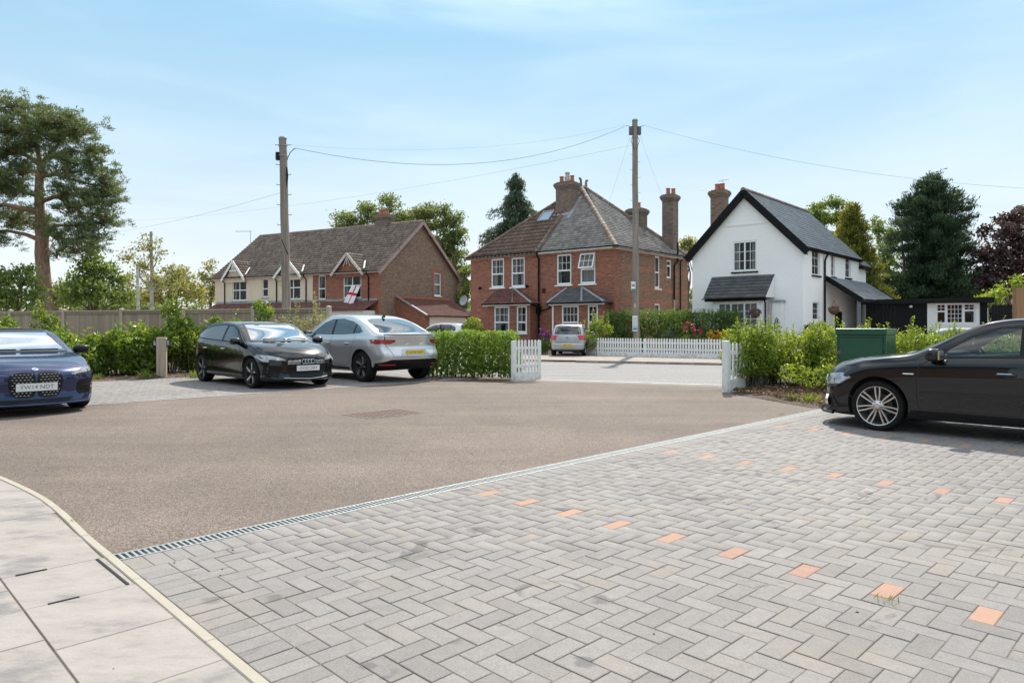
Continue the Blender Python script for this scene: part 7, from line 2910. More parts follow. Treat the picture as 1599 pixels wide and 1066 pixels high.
shrub("tall_lily", "tall dark leafy stem in front of the cottage wall", "plant", b, [(0, 0, 1.25, 0.16, 0.16, 0.5), (0, 0, 0.6, 0.3, 0.3, 0.4)], 0.16, MT["l_darkhedge"], per_m2=190, aspect=0.2, seed=47)
b = at(1264, 32.4, fz)
shrub("dark_potted_shrub", "dark bronze shrub by the cottage corner", "shrub", b, lumps(random.Random(12), 0.6, 0.5, 1.5, 6, 0.22, 0.8), 0.09, MT["l_purple"], per_m2=230, seed=48)
b = at(1097, 33.0, fz)
shrub("climbing_rose", "small climbing plant at the left end of the cottage bay", "plant", b, [(0, 0, 1.7, 0.22, 0.2, 0.3), (0.1, 0, 1.2, 0.3, 0.3, 0.4)], 0.09, MT["l_darkhedge"], per_m2=200, seed=49)

# ---- trees -----------------------------------------------------------------------------------
def limb(rnd, a, b, r0, r1, n=5, wob=0.12):
 a, b = Vector(a), Vector(b)
 L_ = (b - a).length
 pts, rad = [], []
 for k in range(n + 1):
  t = k / n
  p_ = a.lerp(b, t)
  if 0 < k < n:
   p_ += Vector((rnd.uniform(-1, 1), rnd.uniform(-1, 1), rnd.uniform(-0.5, 0.8))) * wob * L_ * 0.35
  pts.append(p_)
  rad.append(r0 + (r1 - r0) * t)
 return pts, rad

def broad_tree(name, label, base, trunk_h, r0, blobs, leaf, mat, per_m2, seed, bark="bark", clump=0.55, n_clump=None, aspect=0.55, lean=(0, 0), cat="tree", shell=0.35, group=None):
 """trunk with limbs to every crown blob; leaves gathered in many small clumps"""
 rng = np.random.default_rng(seed)
 rnd = random.Random(seed)
 root = thing(name, label, cat, base, 0, group)
 mb = MB()
 top = Vector((lean[0], lean[1], trunk_h))
 pts, rad = limb(rnd, (0, 0, -0.1), top, r0, r0 * 0.62, 6, 0.03)
 mb.tube(pts, rad, 9)
 Ps, Ns = [], []
 twigs = MB()
 for (cx, cy, cz, rx, ry, rz) in blobs:
  c = Vector((cx, cy, cz))
  st = Vector(pts[rnd.choice((3, 4, 5, 6))])
  if st.z > cz:
   st = Vector(pts[3])
  p2, r2 = limb(rnd, st, c, r0 * 0.42, r0 * 0.12, 5, 0.16)
  mb.tube(p2, r2, 6)
  area = 4 * math.pi * ((rx * ry + rx * rz + ry * rz) / 3)
  m = max(5, int(area / (clump * clump) * 0.85))
  Cc, Dc = ball_pts((cx, cy, cz), (rx, ry, rz), m, rng, shell)
  for q in Cc[: min(16, m)]:
   p3, r3 = limb(rnd, c, q, r0 * 0.11, r0 * 0.03, 3, 0.2)
   twigs.tube(p3, r3, 4)
  for q, dq in zip(Cc, Dc):
   k = max(6, int(clump * clump * per_m2 * rnd.uniform(0.5, 1.4)))
   o_ = rng.normal(size=(k, 3)) * clump * 0.36 * np.array((1, 1, 0.6))
   Ps.append(q + o_)
   Ns.append(rng.normal(size=(k, 3)) * 0.8 + dq * 0.5 + np.array((0, 0, -0.15)))
 mb.build("trunk", MT[bark], root, smooth=60)
 twigs.build("branches", MT[bark], root, smooth=60)["kind"] = "stuff"
 P, N = np.concatenate(Ps), np.concatenate(Ns)
 leaf_object("crown", P, N, leaf, mat, root, aspect, rng=rng)
 return root

def crown_from_px(d, items, z_off=0.0, base_x=0.0, depth=0.8):
 """crown blobs from the picture outline: (px, py, rx_px, rz_px) at distance d relative to the trunk base"""
 rn = random.Random(int(d * 10) + len(items))
 out = []
 for (px, py, rx, rz) in items:
  k = d / F
  out.append(((px - CX) * k - base_x, rn.uniform(-0.5, 0.5) * rx * k * depth, zat(py, d) - z_off, rx * k, rx * k * depth, rz * k))
 return out

# Scots pine on the left
def pine():
 d = 34.0
 b = at(70, d)
 zb = -0.1
 rng = np.random.default_rng(501)
 rnd = random.Random(501)
 root = thing("pine_tree", "tall Scots pine with bare reddish trunk and spreading crown at the left edge", "tree", (b.x, b.y, zb), 0)

 def L(px, py, dy=0.0):
  return Vector((at(px, d).x - b.x, dy, zat(py, d) - zb))
 mb = MB()
 trunk = [L(72, 507), L(71, 470), L(68, 430), L(65, 395), L(66, 370), L(62, 330), L(61, 300), L(62, 270), L(66, 255)]
 mb.tube(trunk, [0.40, 0.335, 0.31, 0.30, 0.29, 0.22, 0.20, 0.18, 0.13], 12)
 limbs = [[L(65, 376), L(40, 366), L(10, 360), L(-30, 362)], [L(66, 372), L(85, 352), L(115, 352), L(150, 358)], [L(62, 315), L(90, 306), L(110, 302, -0.4), L(150, 318)],
    [L(62, 258), L(45, 245), L(20, 235), L(-20, 225)], [L(64, 258), L(80, 240), L(95, 220), L(120, 195)], [L(62, 275), L(90, 272), L(110, 280), L(150, 290)],
    [L(64, 262), L(58, 230), L(40, 190), L(25, 165)], [L(70, 250), L(85, 225, 1.0), L(110, 230, 1.2), L(140, 235)], [L(62, 330), L(30, 325, -1.0), L(0, 320), L(-40, 315)],
    [L(90, 306), L(120, 325), L(135, 345), L(130, 375)], [L(62, 300), L(35, 300, 1.0), L(5, 290), L(-40, 275)]]
 for l_ in limbs:
  mb.tube(l_, [0.13, 0.09, 0.065, 0.03], 7)
 mb.build("trunk", MT["pinebark"], root, smooth=60)
 pads = [(20, 165, 40, 15), (60, 185, 38, 17), (100, 190, 30, 14), (130, 205, 24, 16), (30, 205, 40, 16), (85, 215, 30, 14), (140, 232, 20, 14), (-30, 180, 40, 22),
   (5, 230, 34, 16), (45, 228, 22, 11), (105, 245, 26, 13), (145, 258, 22, 12), (20, 262, 34, 13), (120, 272, 30, 14), (158, 285, 24, 16), (-30, 240, 40, 20),
   (-5, 290, 40, 18), (30, 300, 22, 12), (105, 300, 26, 13), (150, 312, 30, 17), (110, 325, 22, 12), (155, 340, 24, 14), (125, 350, 24, 13), (20, 340, 40, 19),
   (-30, 330, 40, 24), (60, 352, 20, 11), (95, 368, 22, 12), (140, 372, 26, 14), (120, 388, 26, 11), (85, 395, 13, 8), (-5, 375, 22, 9), (-40, 280, 40, 20), (160, 300, 20, 12)]
 Ps, Ns = [], []
 twigs = MB()
 k = d / F
 for (px, py, rx, rz) in pads:
  c = L(px, py, rnd.uniform(-0.8, 0.8) * rx * k)
  m = max(8, int(rx * rz / 13))
  for i in range(m):
   dd = rng.normal(size=3)
   dd /= np.linalg.norm(dd)
   q = np.array(c) + dd * np.array((rx * 1.25, rx * 1.1, rz * 1.25)) * k * rng.uniform(0.25, 1.1)
   if i % 2 == 0:
    m1 = c.lerp(Vector(q), 0.5) + Vector((rnd.uniform(-0.2, 0.2), rnd.uniform(-0.2, 0.2), rnd.uniform(-0.15, 0.15)))
    twigs.tube([c + Vector((0, 0, -0.25)), m1, Vector(q)], [0.04, 0.024, 0.010], 4)
   for sub in range(3):
    q2 = q + rng.normal(size=3) * np.array((0.26, 0.26, 0.13))
    nn = 26
    D = rng.normal(size=(nn, 3))
    D[:, 2] = np.abs(D[:, 2]) * 0.9 + 0.1
    D /= np.linalg.norm(D, axis=1, keepdims=True)
    Ps.append(q2 + rng.normal(size=(nn, 3)) * np.array((0.085, 0.085, 0.05)) + D * 0.08)
    Ns.append(D)
 twigs.build("branches", MT["pinebark"], root, smooth=60)["kind"] = "stuff"
 leaf_object("crown", np.concatenate(Ps), np.concatenate(Ns), 0.19, MT["l_pine"], root, 0.17, rng=rng)

pine()

def tree_px(name, label, px_base, d, trunk_h, r0, items, leaf, mat, per_m2, seed, zb=-0.1, **kw):
 b = at(px_base, d)
 bl = crown_from_px(d, items, zb, b.x)
 return broad_tree(name, label, (b.x, b.y, zb), trunk_h, r0, bl, leaf, MT[mat], per_m2, seed, **kw)

tree_px("broadleaf_tree", "dense green tree low beside the pine trunk at the left edge", 20, 30, 1.6, 0.14, [(5, 440, 36, 22), (40, 436, 24, 22), (10, 470, 40, 22), (52, 462, 18, 24), (-40, 440, 36, 30), (30, 420, 16, 12)], 0.17, "l_tree", 130, 511, clump=0.45)
tree_px("broadleaf_tree", "drooping green tree right of the pine trunk", 150, 36, 2.4, 0.16, [(150, 412, 22, 22), (128, 430, 24, 22), (172, 430, 24, 22), (150, 456, 44, 24), (110, 462, 24, 18), (190, 462, 26, 18), (146, 388, 18, 12)], 0.19, "l_tree", 115, 512, clump=0.5)
tree_px("birch_tree", "sparse pale green birch above the fence", 236, 42, 7.0, 0.13, [(225, 385, 14, 14), (240, 376, 12, 12), (205, 400, 16, 14), (250, 398, 14, 14), (222, 412, 22, 14), (268, 425, 20, 14), (235, 440, 34, 22), (280, 445, 22, 18), (200, 445, 24, 24)], 0.17, "l_tree_b", 50, 513, clump=0.55, bark="birchbark", shell=0.2)
tree_px("broadleaf_tree", "rounded olive green tree behind the fence left of the cream house", 275, 46, 2.2, 0.15, [(262, 450, 30, 22), (300, 455, 26, 20), (235, 462, 26, 18), (285, 432, 20, 14)], 0.2, "l_tree_b", 95, 514, clump=0.55)
tree_px("broadleaf_tree", "slim pale tree against the left end of the cream house", 330, 62, 4.5, 0.13, [(332, 415, 10, 10), (325, 432, 14, 14), (338, 440, 12, 20), (322, 458, 22, 18)], 0.24, "l_tree_b", 60, 515, clump=0.7)
tree_px("broadleaf_tree", "low dark green tree behind the fence in the gap left of the birch", 100, 48, 1.8, 0.15, [(95, 455, 22, 20), (75, 462, 26, 16), (118, 450, 20, 18)], 0.22, "l_ash", 80, 520, clump=0.6)
tree_px("ash_tree", "open grey green tree behind the left part of the cream house roof", 575, 72, 9.0, 0.22, [(540, 338, 20, 11), (572, 324, 28, 13), (610, 314, 22, 12), (600, 338, 36, 16), (535, 352, 22, 10), (630, 342, 24, 16), (560, 345, 26, 12)], 0.27, "l_ash", 55, 516, clump=0.8, shell=0.25)
tree_px("ash_tree", "full grey green tree behind the gable of the cream house", 690, 70, 7.0, 0.25, [(676, 332, 28, 15), (660, 348, 24, 18), (700, 348, 26, 20), (690, 380, 36, 26), (708, 405, 26, 22), (716, 372, 14, 16), (650, 335, 16, 12)], 0.27, "l_ash", 75, 517, clump=0.8)
tree_px("broadleaf_tree", "green tree in the gap between the cream house and the brick house", 728, 58, 2.6, 0.15, [(728, 425, 12, 14), (732, 448, 13, 18), (726, 470, 14, 16)], 0.2, "l_tree", 120, 518, clump=0.55)
tree_px("broadleaf_tree", "bright green tree peeping between brick house and cottage", 1075, 60, 5.0, 0.2, [(1078, 375, 12, 8), (1070, 386, 14, 12), (1085, 392, 12, 14)], 0.24, "l_tree_b", 80, 519, clump=0.6)
tree_px("broadleaf_tree", "pale green tree behind the cottage roof ridge", 1300, 62, 7.0, 0.25, [(1280, 322, 16, 8), (1305, 318, 20, 9), (1290, 338, 30, 12), (1320, 340, 22, 14), (1268, 340, 14, 10)], 0.25, "l_tree", 90, 521, clump=0.7)
tree_px("broadleaf_tree", "soft green tree between the golden conifer and the dark conifer", 1385, 58, 4.0, 0.2, [(1372, 352, 14, 12), (1385, 375, 18, 24), (1378, 410, 20, 30), (1390, 440, 20, 20)], 0.25, "l_tree", 90, 522, clump=0.65)
tree_px("purple_tree", "dark purple leaved tree at the right edge", 1590, 43, 3.0, 0.28, [(1556, 362, 28, 14), (1585, 342, 26, 16), (1545, 400, 22, 22), (1540, 440, 22, 18), (1600, 375, 36, 22), (1560, 395, 32, 18), (1590, 415, 40, 24), (1555, 428, 26, 18), (1625, 380, 36, 40), (1570, 445, 32, 14), (1600, 330, 14, 8)], 0.21, "l_purple", 120, 523, clump=0.5)
tree_px("broadleaf_tree", "light green bush above the dark garden gate at right", 1560, 37, 1.4, 0.1, [(1548, 458, 20, 9), (1572, 452, 16, 10), (1590, 440, 12, 12), (1540, 466, 22, 8)], 0.17, "l_privet", 95, 524, clump=0.42)

def conifer(name, label, px_base, d, py_top, half_px, mat, seed, droop=0.25, spread=1.0, dens=1.0, zb=-0.1, clear=0.12, needle=0.26, profile=None, aspect=0.3, stem_off=(), hang=-0.5, nwh=30, lvar=(0.4, 1.15)):
 """whorls of drooping boughs set with flat sprays"""
 rng = np.random.default_rng(seed)
 rnd = random.Random(seed)
 b = at(px_base, d)
 root = thing(name, label, "tree", (b.x, b.y, zb), 0)
 H = zat(py_top, d) - zb
 Rm = half_px * d / F
 mb = MB()
 mb.tube([(0, 0, -0.1), (0.05, 0, H * 0.3), (-0.04, 0.03, H * 0.6), (0, 0, H)], [H * 0.022, H * 0.016, H * 0.010, 0.02], 9)
 for (dx, hh) in stem_off:
  mb.tube([(dx * 0.4, 0.1, -0.1), (dx, 0.2, H * 0.4), (dx * 1.2, 0.2, H * hh)], [H * 0.014, H * 0.010, 0.02], 7)
 Ps, Ns = [], []
 boughs = MB()
 nw = int(nwh * dens)
 for w_ in range(nw):
  t = (w_ + rnd.random()) / nw
  z = H * (clear + (1 - clear) * t)
  pr_ = profile(t) if profile else (1 - t) ** 0.85
  Rw = Rm * pr_ * spread
  nb = 7 if Rw > 0.6 else 4
  for k in range(nb):
   a = 2 * math.pi * k / nb + rnd.uniform(-0.4, 0.4) + w_ * 0.9
   L_ = Rw * rnd.uniform(*lvar)
   if L_ < 0.12:
    continue
   x0 = 0.0
   dirn = Vector((math.cos(a), math.sin(a), 0))
   up = rnd.uniform(0.05, 0.35)
   pts = [Vector((x0, 0, z)), Vector((x0, 0, z)) + dirn * L_ * 0.45 + Vector((0, 0, L_ * (up - droop * 0.35))), Vector((x0, 0, z)) + dirn * L_ + Vector((0, 0, L_ * (up * 0.8 - droop)))]
   boughs.tube(pts, [0.03 + 0.01 * L_, 0.02 + 0.005 * L_, 0.006], 4)
   m = max(3, int(L_ * 4.6 * dens))
   for i in range(m):
    s_ = 0.22 + 0.80 * (i + rnd.random()) / m
    p_ = pts[0].lerp(pts[1], s_ / 0.45) if s_ < 0.45 else pts[1].lerp(pts[2], (s_ - 0.45) / 0.55)
    side = Vector((-dirn.y, dirn.x, 0)) * rnd.uniform(-1, 1) * 0.30 * L_ * (1.05 - s_)
    hl = hang * rnd.uniform(0.35, 1.2)
    nn = 20
    t_ = rng.random((nn, 1))
    o_ = rng.normal(size=(nn, 3)) * np.array((0.13, 0.13, 0.07)) + np.array((dirn.x * 0.25, dirn.y * 0.25, 0)) * t_ + np.array((0, 0, hl)) * t_
    Ps.append(np.array(p_ + side) + o_)
    dd = rng.normal(size=(nn, 3)) * 0.45 + np.array((dirn.x * 0.7, dirn.y * 0.7, 0.9 * (1 if hl > 0 else -1)))
    Ns.append(dd)
 mb.build("trunk", MT["bark"], root, smooth=60)
 boughs.build("branches", MT["bark"], root, smooth=60)["kind"] = "stuff"
 leaf_object("crown", np.concatenate(Ps), np.concatenate(Ns), needle, MT[mat], root, aspect, rng=rng)
 return root

conifer("conifer_tree", "big dark green conifer with several trunks behind the black garage", 1455, 46, 278, 86, "l_conifer", 531, droop=0.0, dens=1.5, needle=0.24, clear=0.08, nwh=34,
  profile=lambda t: (0.86 + 0.12 * math.sin(t * 11)) * (1 - t ** 2.3) ** 0.8 + 0.05, aspect=0.24, stem_off=((-1.6, 0.75), (0.9, 0.85), (1.7, 0.6)), hang=0.42, lvar=(0.35, 1.12))
conifer("conifer_tree", "golden tipped conifer right behind the white cottage", 1330, 44, 320, 58, "l_gold", 532, droop=-0.15, dens=1.6, needle=0.22, clear=0.02, nwh=36, profile=lambda t: min(1.0, 1.2 * (1 - t) ** 0.8), aspect=0.3, hang=0.3, lvar=(0.45, 1.05))
conifer("spruce_tree", "tall blue green spruce rising behind the brown tiled roof", 806, 66, 270, 98, "l_spruce", 533, droop=0.22, dens=1.15, needle=0.32, clear=0.30, nwh=26, profile=lambda t: (1 - t) ** 0.72 * (0.82 + 0.22 * math.sin(t * 29)), aspect=0.24, hang=-0.9, lvar=(0.3, 1.1))

# bare pale post in front of the birch
b = at(216.5, 30.0)
pp_ = thing("pale_post", "slim pale grey post standing before the birch", "post", (b.x, b.y, -0.13), 0)
mb = MB()
hp = zat(418, 30.0) + 0.13
mb.tube([(0, 0, 0), (-0.03, 0, hp * 0.6), (-0.05, 0, hp)], [0.075, 0.065, 0.05], 10)
mb.build("shaft", MT["birchbark"], pp_, smooth=60)
mb = MB()
mb.lathe([(0.0, 0.04), (0.06, 0.03), (0.065, 0.0)], 10, M=Matrix.Translation((-0.05, 0, hp)))
mb.build("cap", MT["galv"], pp_)

# distant trees closing the horizon between the houses: one far wood
rng = np.random.default_rng(77)
Ps, Ns = [], []
for (x0, x1, d, top) in ((-200, 340, 95, 462), (700, 760, 90, 470), (1050, 1100, 90, 455), (1330, 1900, 80, 440)):
 for k in range(int((x1 - x0) / 9)):
  px = rng.uniform(x0, x1)
  dd = d + rng.uniform(-5, 5)
  c = np.array(at(px, dd, zat(top + rng.uniform(-10, 14), dd) - 1.4))
  m = 130
  D = rng.normal(size=(m, 3))
  D /= np.linalg.norm(D, axis=1, keepdims=True)
  Ps.append(c + D * np.array((1.9, 1.9, 1.9)) * rng.uniform(0.5, 1, size=(m, 1)))
  Ns.append(D + rng.normal(size=(m, 3)) * 0.5)
  c2 = c.copy()
  c2[2] *= 0.45
  Ps.append(c2 + D * np.array((2.2, 2.0, 2.2)) * rng.uniform(0.5, 1, size=(m, 1)))
  Ns.append(D + rng.normal(size=(m, 3)) * 0.5)
o = leaf_object("far_wood", np.concatenate(Ps), np.concatenate(Ns), 0.5, MT["l_ash"], None, 0.7, rng=rng)
tag(o, "distant mass of trees closing the gaps between the houses", "wood", kind="stuff")

# ================================================================== cars
def pchip(tab):
 xs = np.array([t[0] for t in tab], float)
 ys = np.array([t[1] for t in tab], float)
 h = np.diff(xs)
 dl = np.diff(ys) / h
 m = np.zeros(len(xs))
 m[0], m[-1] = dl[0], dl[-1]
 for i in range(1, len(xs) - 1):
  if dl[i - 1] * dl[i] > 0:
   w1, w2 = 2 * h[i] + h[i - 1], h[i] + 2 * h[i - 1]
   m[i] = (w1 + w2) / (w1 / dl[i - 1] + w2 / dl[i])

 def f(x):
  i = int(min(max(np.searchsorted(xs, x) - 1, 0), len(h) - 1))
  t = min(1.0, max(0.0, (x - xs[i]) / h[i]))
  return float((2 * t ** 3 - 3 * t ** 2 + 1) * ys[i] + (t ** 3 - 2 * t ** 2 + t) * h[i] * m[i] + (-2 * t ** 3 + 3 * t ** 2) * ys[i + 1] + (t ** 3 - t ** 2) * h[i] * m[i + 1])
 return f

def crom(pts, k=3, closed=False):
 out = []
 n = len(pts)
 rng_ = range(n) if closed else range(n - 1)
 for i in rng_:
  g_ = (lambda j: pts[j % n]) if closed else (lambda j: pts[min(max(j, 0), n - 1)])
  p0, p1, p2, p3 = (np.array(g_(i + j), float) for j in (-1, 0, 1, 2))
  for q in range(k):
   t = q / k
   out.append(tuple(0.5 * ((2 * p1) + (p2 - p0) * t + (2 * p0 - 5 * p1 + 4 * p2 - p3) * t * t + (-p0 + 3 * p1 - 3 * p2 + p3) * t ** 3)))
 if not closed:
  out.append(tuple(pts[-1]))
 return out

class CarBody:
 def __init__(self, sp):
  self.sp = sp
  T, Sh, W, Lo = pchip(sp["top"]), pchip(sp["sh"]), pchip(sp["w"]), pchip(sp["low"])
  xr, xf = sp["top"][0][0], sp["top"][-1][0]
  Wm = max(t[1] for t in sp["w"])
  kf, kr, tum = sp.get("kf", 0.34), sp.get("kr", 0.22), sp.get("tum", 0.40)
  rake_f, rake_r = pchip(sp["rake_f"]), pchip(sp["rake_r"])
  xs = [xr, xr + 0.008, xr + 0.025, xr + 0.05] + list(np.linspace(xr + 0.09, xf - 0.09, 64)) + [xf - 0.05, xf - 0.025, xf - 0.008, xf]
  ins = {0: 0.045, 1: 0.026, 2: 0.012, 3: 0.004}
  rings = []
  for i, x in enumerate(xs):
   e = ins.get(i, ins.get(len(xs) - 1 - i, 0.0))
   w, zs, zt, zl = W(x) - e, Sh(x) - e, T(x) - e, Lo(x) + e
   zt = max(zt, zs + 0.02)
   dz = zs - zl
   h = zt - zs
   crown = min(h * 0.30, sp.get("crown", 0.05))
   ze = zt - crown
   belt = w * 0.955
   ye = belt - tum * max(ze - zs, 0) - 0.02
   sc = sp.get("scallop", 0.012)
   half = [(0, zl), (0.5 * w, zl), (0.80 * w, zl + 0.004), (0.925 * w, zl + 0.03), (0.968 * w, zl + 0.10), (0.985 * w - sc, zl + 0.26 * dz), (w - sc * 0.6, zl + 0.48 * dz),
     (w, zl + 0.70 * dz), (w * 0.996, zl + 0.80 * dz), (w * 0.982, zs - 0.045 * (dz / 0.7)), (belt, zs)]
   half = crom(half, 3)
   gh = [(belt, zs), ((belt + ye) / 2 + 0.014 * min(1, h / 0.3), (zs + ze) / 2), (ye, ze), (ye - 0.055, ze + crown * 0.52), (ye * 0.74, zt - crown * 0.20), (ye * 0.40, zt - 0.05 * crown), (0, zt)]
   gh = crom(gh, 4)
   half = half[:-1] + gh
   rings.append((x, half))
  self.n = len(rings[0][1])

  def warp(x, y, z):
   if x > 0:
    wt = sstep(0.1, xf, x)
    x2 = x - kf * wt * (abs(y) / Wm) ** 2.3
    x2 -= sstep(xf - 0.55, xf, x) * rake_f(z)
   else:
    wt = sstep(-0.1, xr, x) if False else sstep(0.1, -xr, -x)
    x2 = x + kr * wt * (abs(y) / Wm) ** 2.3
    x2 += sstep(-xr - 0.55, -xr, -x) * rake_r(z)
   return (x2, y, z)
  bm = bmesh.new()
  n = self.n
  V = []
  for (x, half) in rings:
   loop = [(y, z) for (y, z) in half] + [(-y, z) for (y, z) in half[-2:0:-1]]
   V.append([bm.verts.new(warp(x, y, z)) for (y, z) in loop])
  m = len(V[0])
  for i in range(len(V) - 1):
   for k in range(m):
    k2 = (k + 1) % m
    bm.faces.new((V[i][k], V[i][k2], V[i + 1][k2], V[i + 1][k]))
  for ri in (0, len(rings) - 1):
   x, half = rings[ri]
   cols = 14
   rows = []
   for j in range(n):
    y, z = half[j]
    if j in (0, n - 1):
     rows.append([V[ri][j]] * (cols + 1))
     continue
    row = []
    for c in range(cols + 1):
     if c == 0:
      row.append(V[ri][j])
     elif c == cols:
      row.append(V[ri][m - j])
     else:
      yy = y * (1 - 2 * c / cols)
      row.append(bm.verts.new(warp(x, yy, z)))
    rows.append(row)
   for j in range(n - 1):
    for c in range(cols):
     q = [rows[j][c], rows[j][c + 1], rows[j + 1][c + 1], rows[j + 1][c]]
     q2 = []
     for v_ in q:
      if v_ not in q2:
       q2.append(v_)
     if len(q2) >= 3:
      bm.faces.new(q2)
  bmesh.ops.remove_doubles(bm, verts=bm.verts, dist=1e-5)
  bmesh.ops.recalc_face_normals(bm, faces=bm.faces)
  vol = bm.calc_volume(signed=True)
  if vol < 0:
   bmesh.ops.reverse_faces(bm, faces=bm.faces)
  self.bvh = BVHTree.FromBMesh(bm)
  me = bpy.data.meshes.new("body")
  bm.to_mesh(me)
  bm.free()
  self.mesh = me

 def hit(self, view, a, b):
  if view == 'L':
   o_, d_ = Vector((a, 3, b)), Vector((0, -1, 0))
  elif view == 'R':
   o_, d_ = Vector((a, -3, b)), Vector((0, 1, 0))
  elif view == 'F':
   o_, d_ = Vector((5, a, b)), Vector((-1, 0, 0))
  elif view == 'B':
   o_, d_ = Vector((-5, a, b)), Vector((1, 0, 0))
  else:
   o_, d_ = Vector((a, b, 3)), Vector((0, 0, -1))
  loc, nrm, _, _ = self.bvh.ray_cast(o_, d_)
  if loc is None:
   loc, nrm, _, _ = self.bvh.find_nearest(o_ + d_ * (3.0 - 0.4 if view in 'LR' else 2.6))
   return loc, nrm, d_
  if nrm.dot(d_) > 0:
   nrm = -nrm
  return loc, nrm, d_

 def decal(self, name, poly, view, mat, parent, off=0.004, cell=0.05, back=0.012, smooth=True):
  bm = bmesh.new()
  try:
   bm.faces.new([bm.verts.new((a, b, 0)) for a, b in poly])
  except ValueError:
   bm.free()
   return None
  xs, ys = [p_[0] for p_ in poly], [p_[1] for p_ in poly]
  for k in np.arange(math.floor(min(xs) / cell) * cell, max(xs), cell):
   bmesh.ops.bisect_plane(bm, geom=bm.faces[:] + bm.edges[:] + bm.verts[:], plane_co=(k + 1e-4, 0, 0), plane_no=(1, 0, 0))
  for k in np.arange(math.floor(min(ys) / cell) * cell, max(ys), cell):
   bmesh.ops.bisect_plane(bm, geom=bm.faces[:] + bm.edges[:] + bm.verts[:], plane_co=(0, k + 1e-4, 0), plane_no=(0, 1, 0))
  info = {}
  for v_ in bm.verts:
   loc, nrm, d_ = self.hit(view, v_.co.x, v_.co.y)
   info[v_] = (loc, nrm)
  bnd = [e for e in bm.edges if e.is_boundary]
  for v_, (loc, nrm) in info.items():
   v_.co = loc + nrm * off
  ret = bmesh.ops.extrude_edge_only(bm, edges=bnd)
  nv = [g_ for g_ in ret["geom"] if isinstance(g_, bmesh.types.BMVert)]
  for v_ in nv:
   loc, nrm, _, _ = self.bvh.find_nearest(v_.co)
   v_.co = v_.co - nrm * (off + back)
  bmesh.ops.recalc_face_normals(bm, faces=bm.faces)
  me = bpy.data.meshes.new(name)
  bm.to_mesh(me)
  bm.free()
  if smooth:
   me.polygons.foreach_set("use_smooth", [True] * len(me.polygons))
   me.set_sharp_from_angle(angle=R(40))
  return link(name, me, mat, parent)

 def strip(self, name, pts, width, view, mat, parent, off=0.002, cell=0.06, back=0.006):
  """thin line along a polyline"""
  L_, Rr = [], []
  for i, p_ in enumerate(pts):
   a = np.array(pts[max(i - 1, 0)], float)
   b = np.array(pts[min(i + 1, len(pts) - 1)], float)
   d = b - a
   d /= (np.linalg.norm(d) + 1e-9)
   nn = np.array((-d[1], d[0])) * width / 2
   L_.append(tuple(np.array(p_) + nn))
   Rr.append(tuple(np.array(p_) - nn))
  bm = bmesh.new()
  vl = [bm.verts.new((0, 0, 0)) for _ in L_]
  vr = [bm.verts.new((0, 0, 0)) for _ in Rr]
  for arr, vs in ((L_, vl), (Rr, vr)):
   for (a, b), v_ in zip(arr, vs):
    loc, nrm, _ = self.hit(view, a, b)
    v_.co = loc + nrm * off
  for i in range(len(pts) - 1):
   bm.faces.new((vl[i], vl[i + 1], vr[i + 1], vr[i]))
  bmesh.ops.recalc_face_normals(bm, faces=bm.faces)
  me = bpy.data.meshes.new(name)
  bm.to_mesh(me)
  bm.free()
  return link(name, me, mat, parent)

def dens(pts, step=0.05):
 out = []
 for i in range(len(pts) - 1):
  a, b = np.array(pts[i], float), np.array(pts[i + 1], float)
  m = max(1, int(np.linalg.norm(b - a) / step))
  for k in range(m):
   out.append(tuple(a + (b - a) * k / m))
 out.append(tuple(pts[-1]))
 return out

def mirror_poly(poly):
 return [(-a, b) for (a, b) in reversed(poly)]

def boolean_cut(me, cutters, mats):
 """cut meshes out of me; the cut faces take material slot 1"""
 ob = bpy.data.objects.new("body_work", me)
 COL.objects.link(ob)
 for m_ in mats:
  me.materials.append(m_)
 tmp = []
 for c in cutters:
  for m_ in mats:
   c.materials.append(m_)
  c.polygons.foreach_set("material_index", [1] * len(c.polygons))
  co = bpy.data.objects.new("cutter_work", c)
  COL.objects.link(co)
  md = ob.modifiers.new("cut", 'BOOLEAN')
  md.operation = 'DIFFERENCE'
  md.solver = 'MANIFOLD'
  md.object = co
  try:
   md.material_mode = 'INDEX'
  except Exception:
   pass
  tmp.append(co)
 dg = bpy.context.evaluated_depsgraph_get()
 dg.update()
 out = bpy.data.meshes.new_from_object(ob.evaluated_get(dg), preserve_all_data_layers=False, depsgraph=dg)
 for co in tmp:
  d_ = co.data
  bpy.data.objects.remove(co)
  bpy.data.meshes.remove(d_)
 bpy.data.objects.remove(ob)
 out.polygons.foreach_set("use_smooth", [True] * len(out.polygons))
 out.set_sharp_from_angle(angle=R(33))
 return out

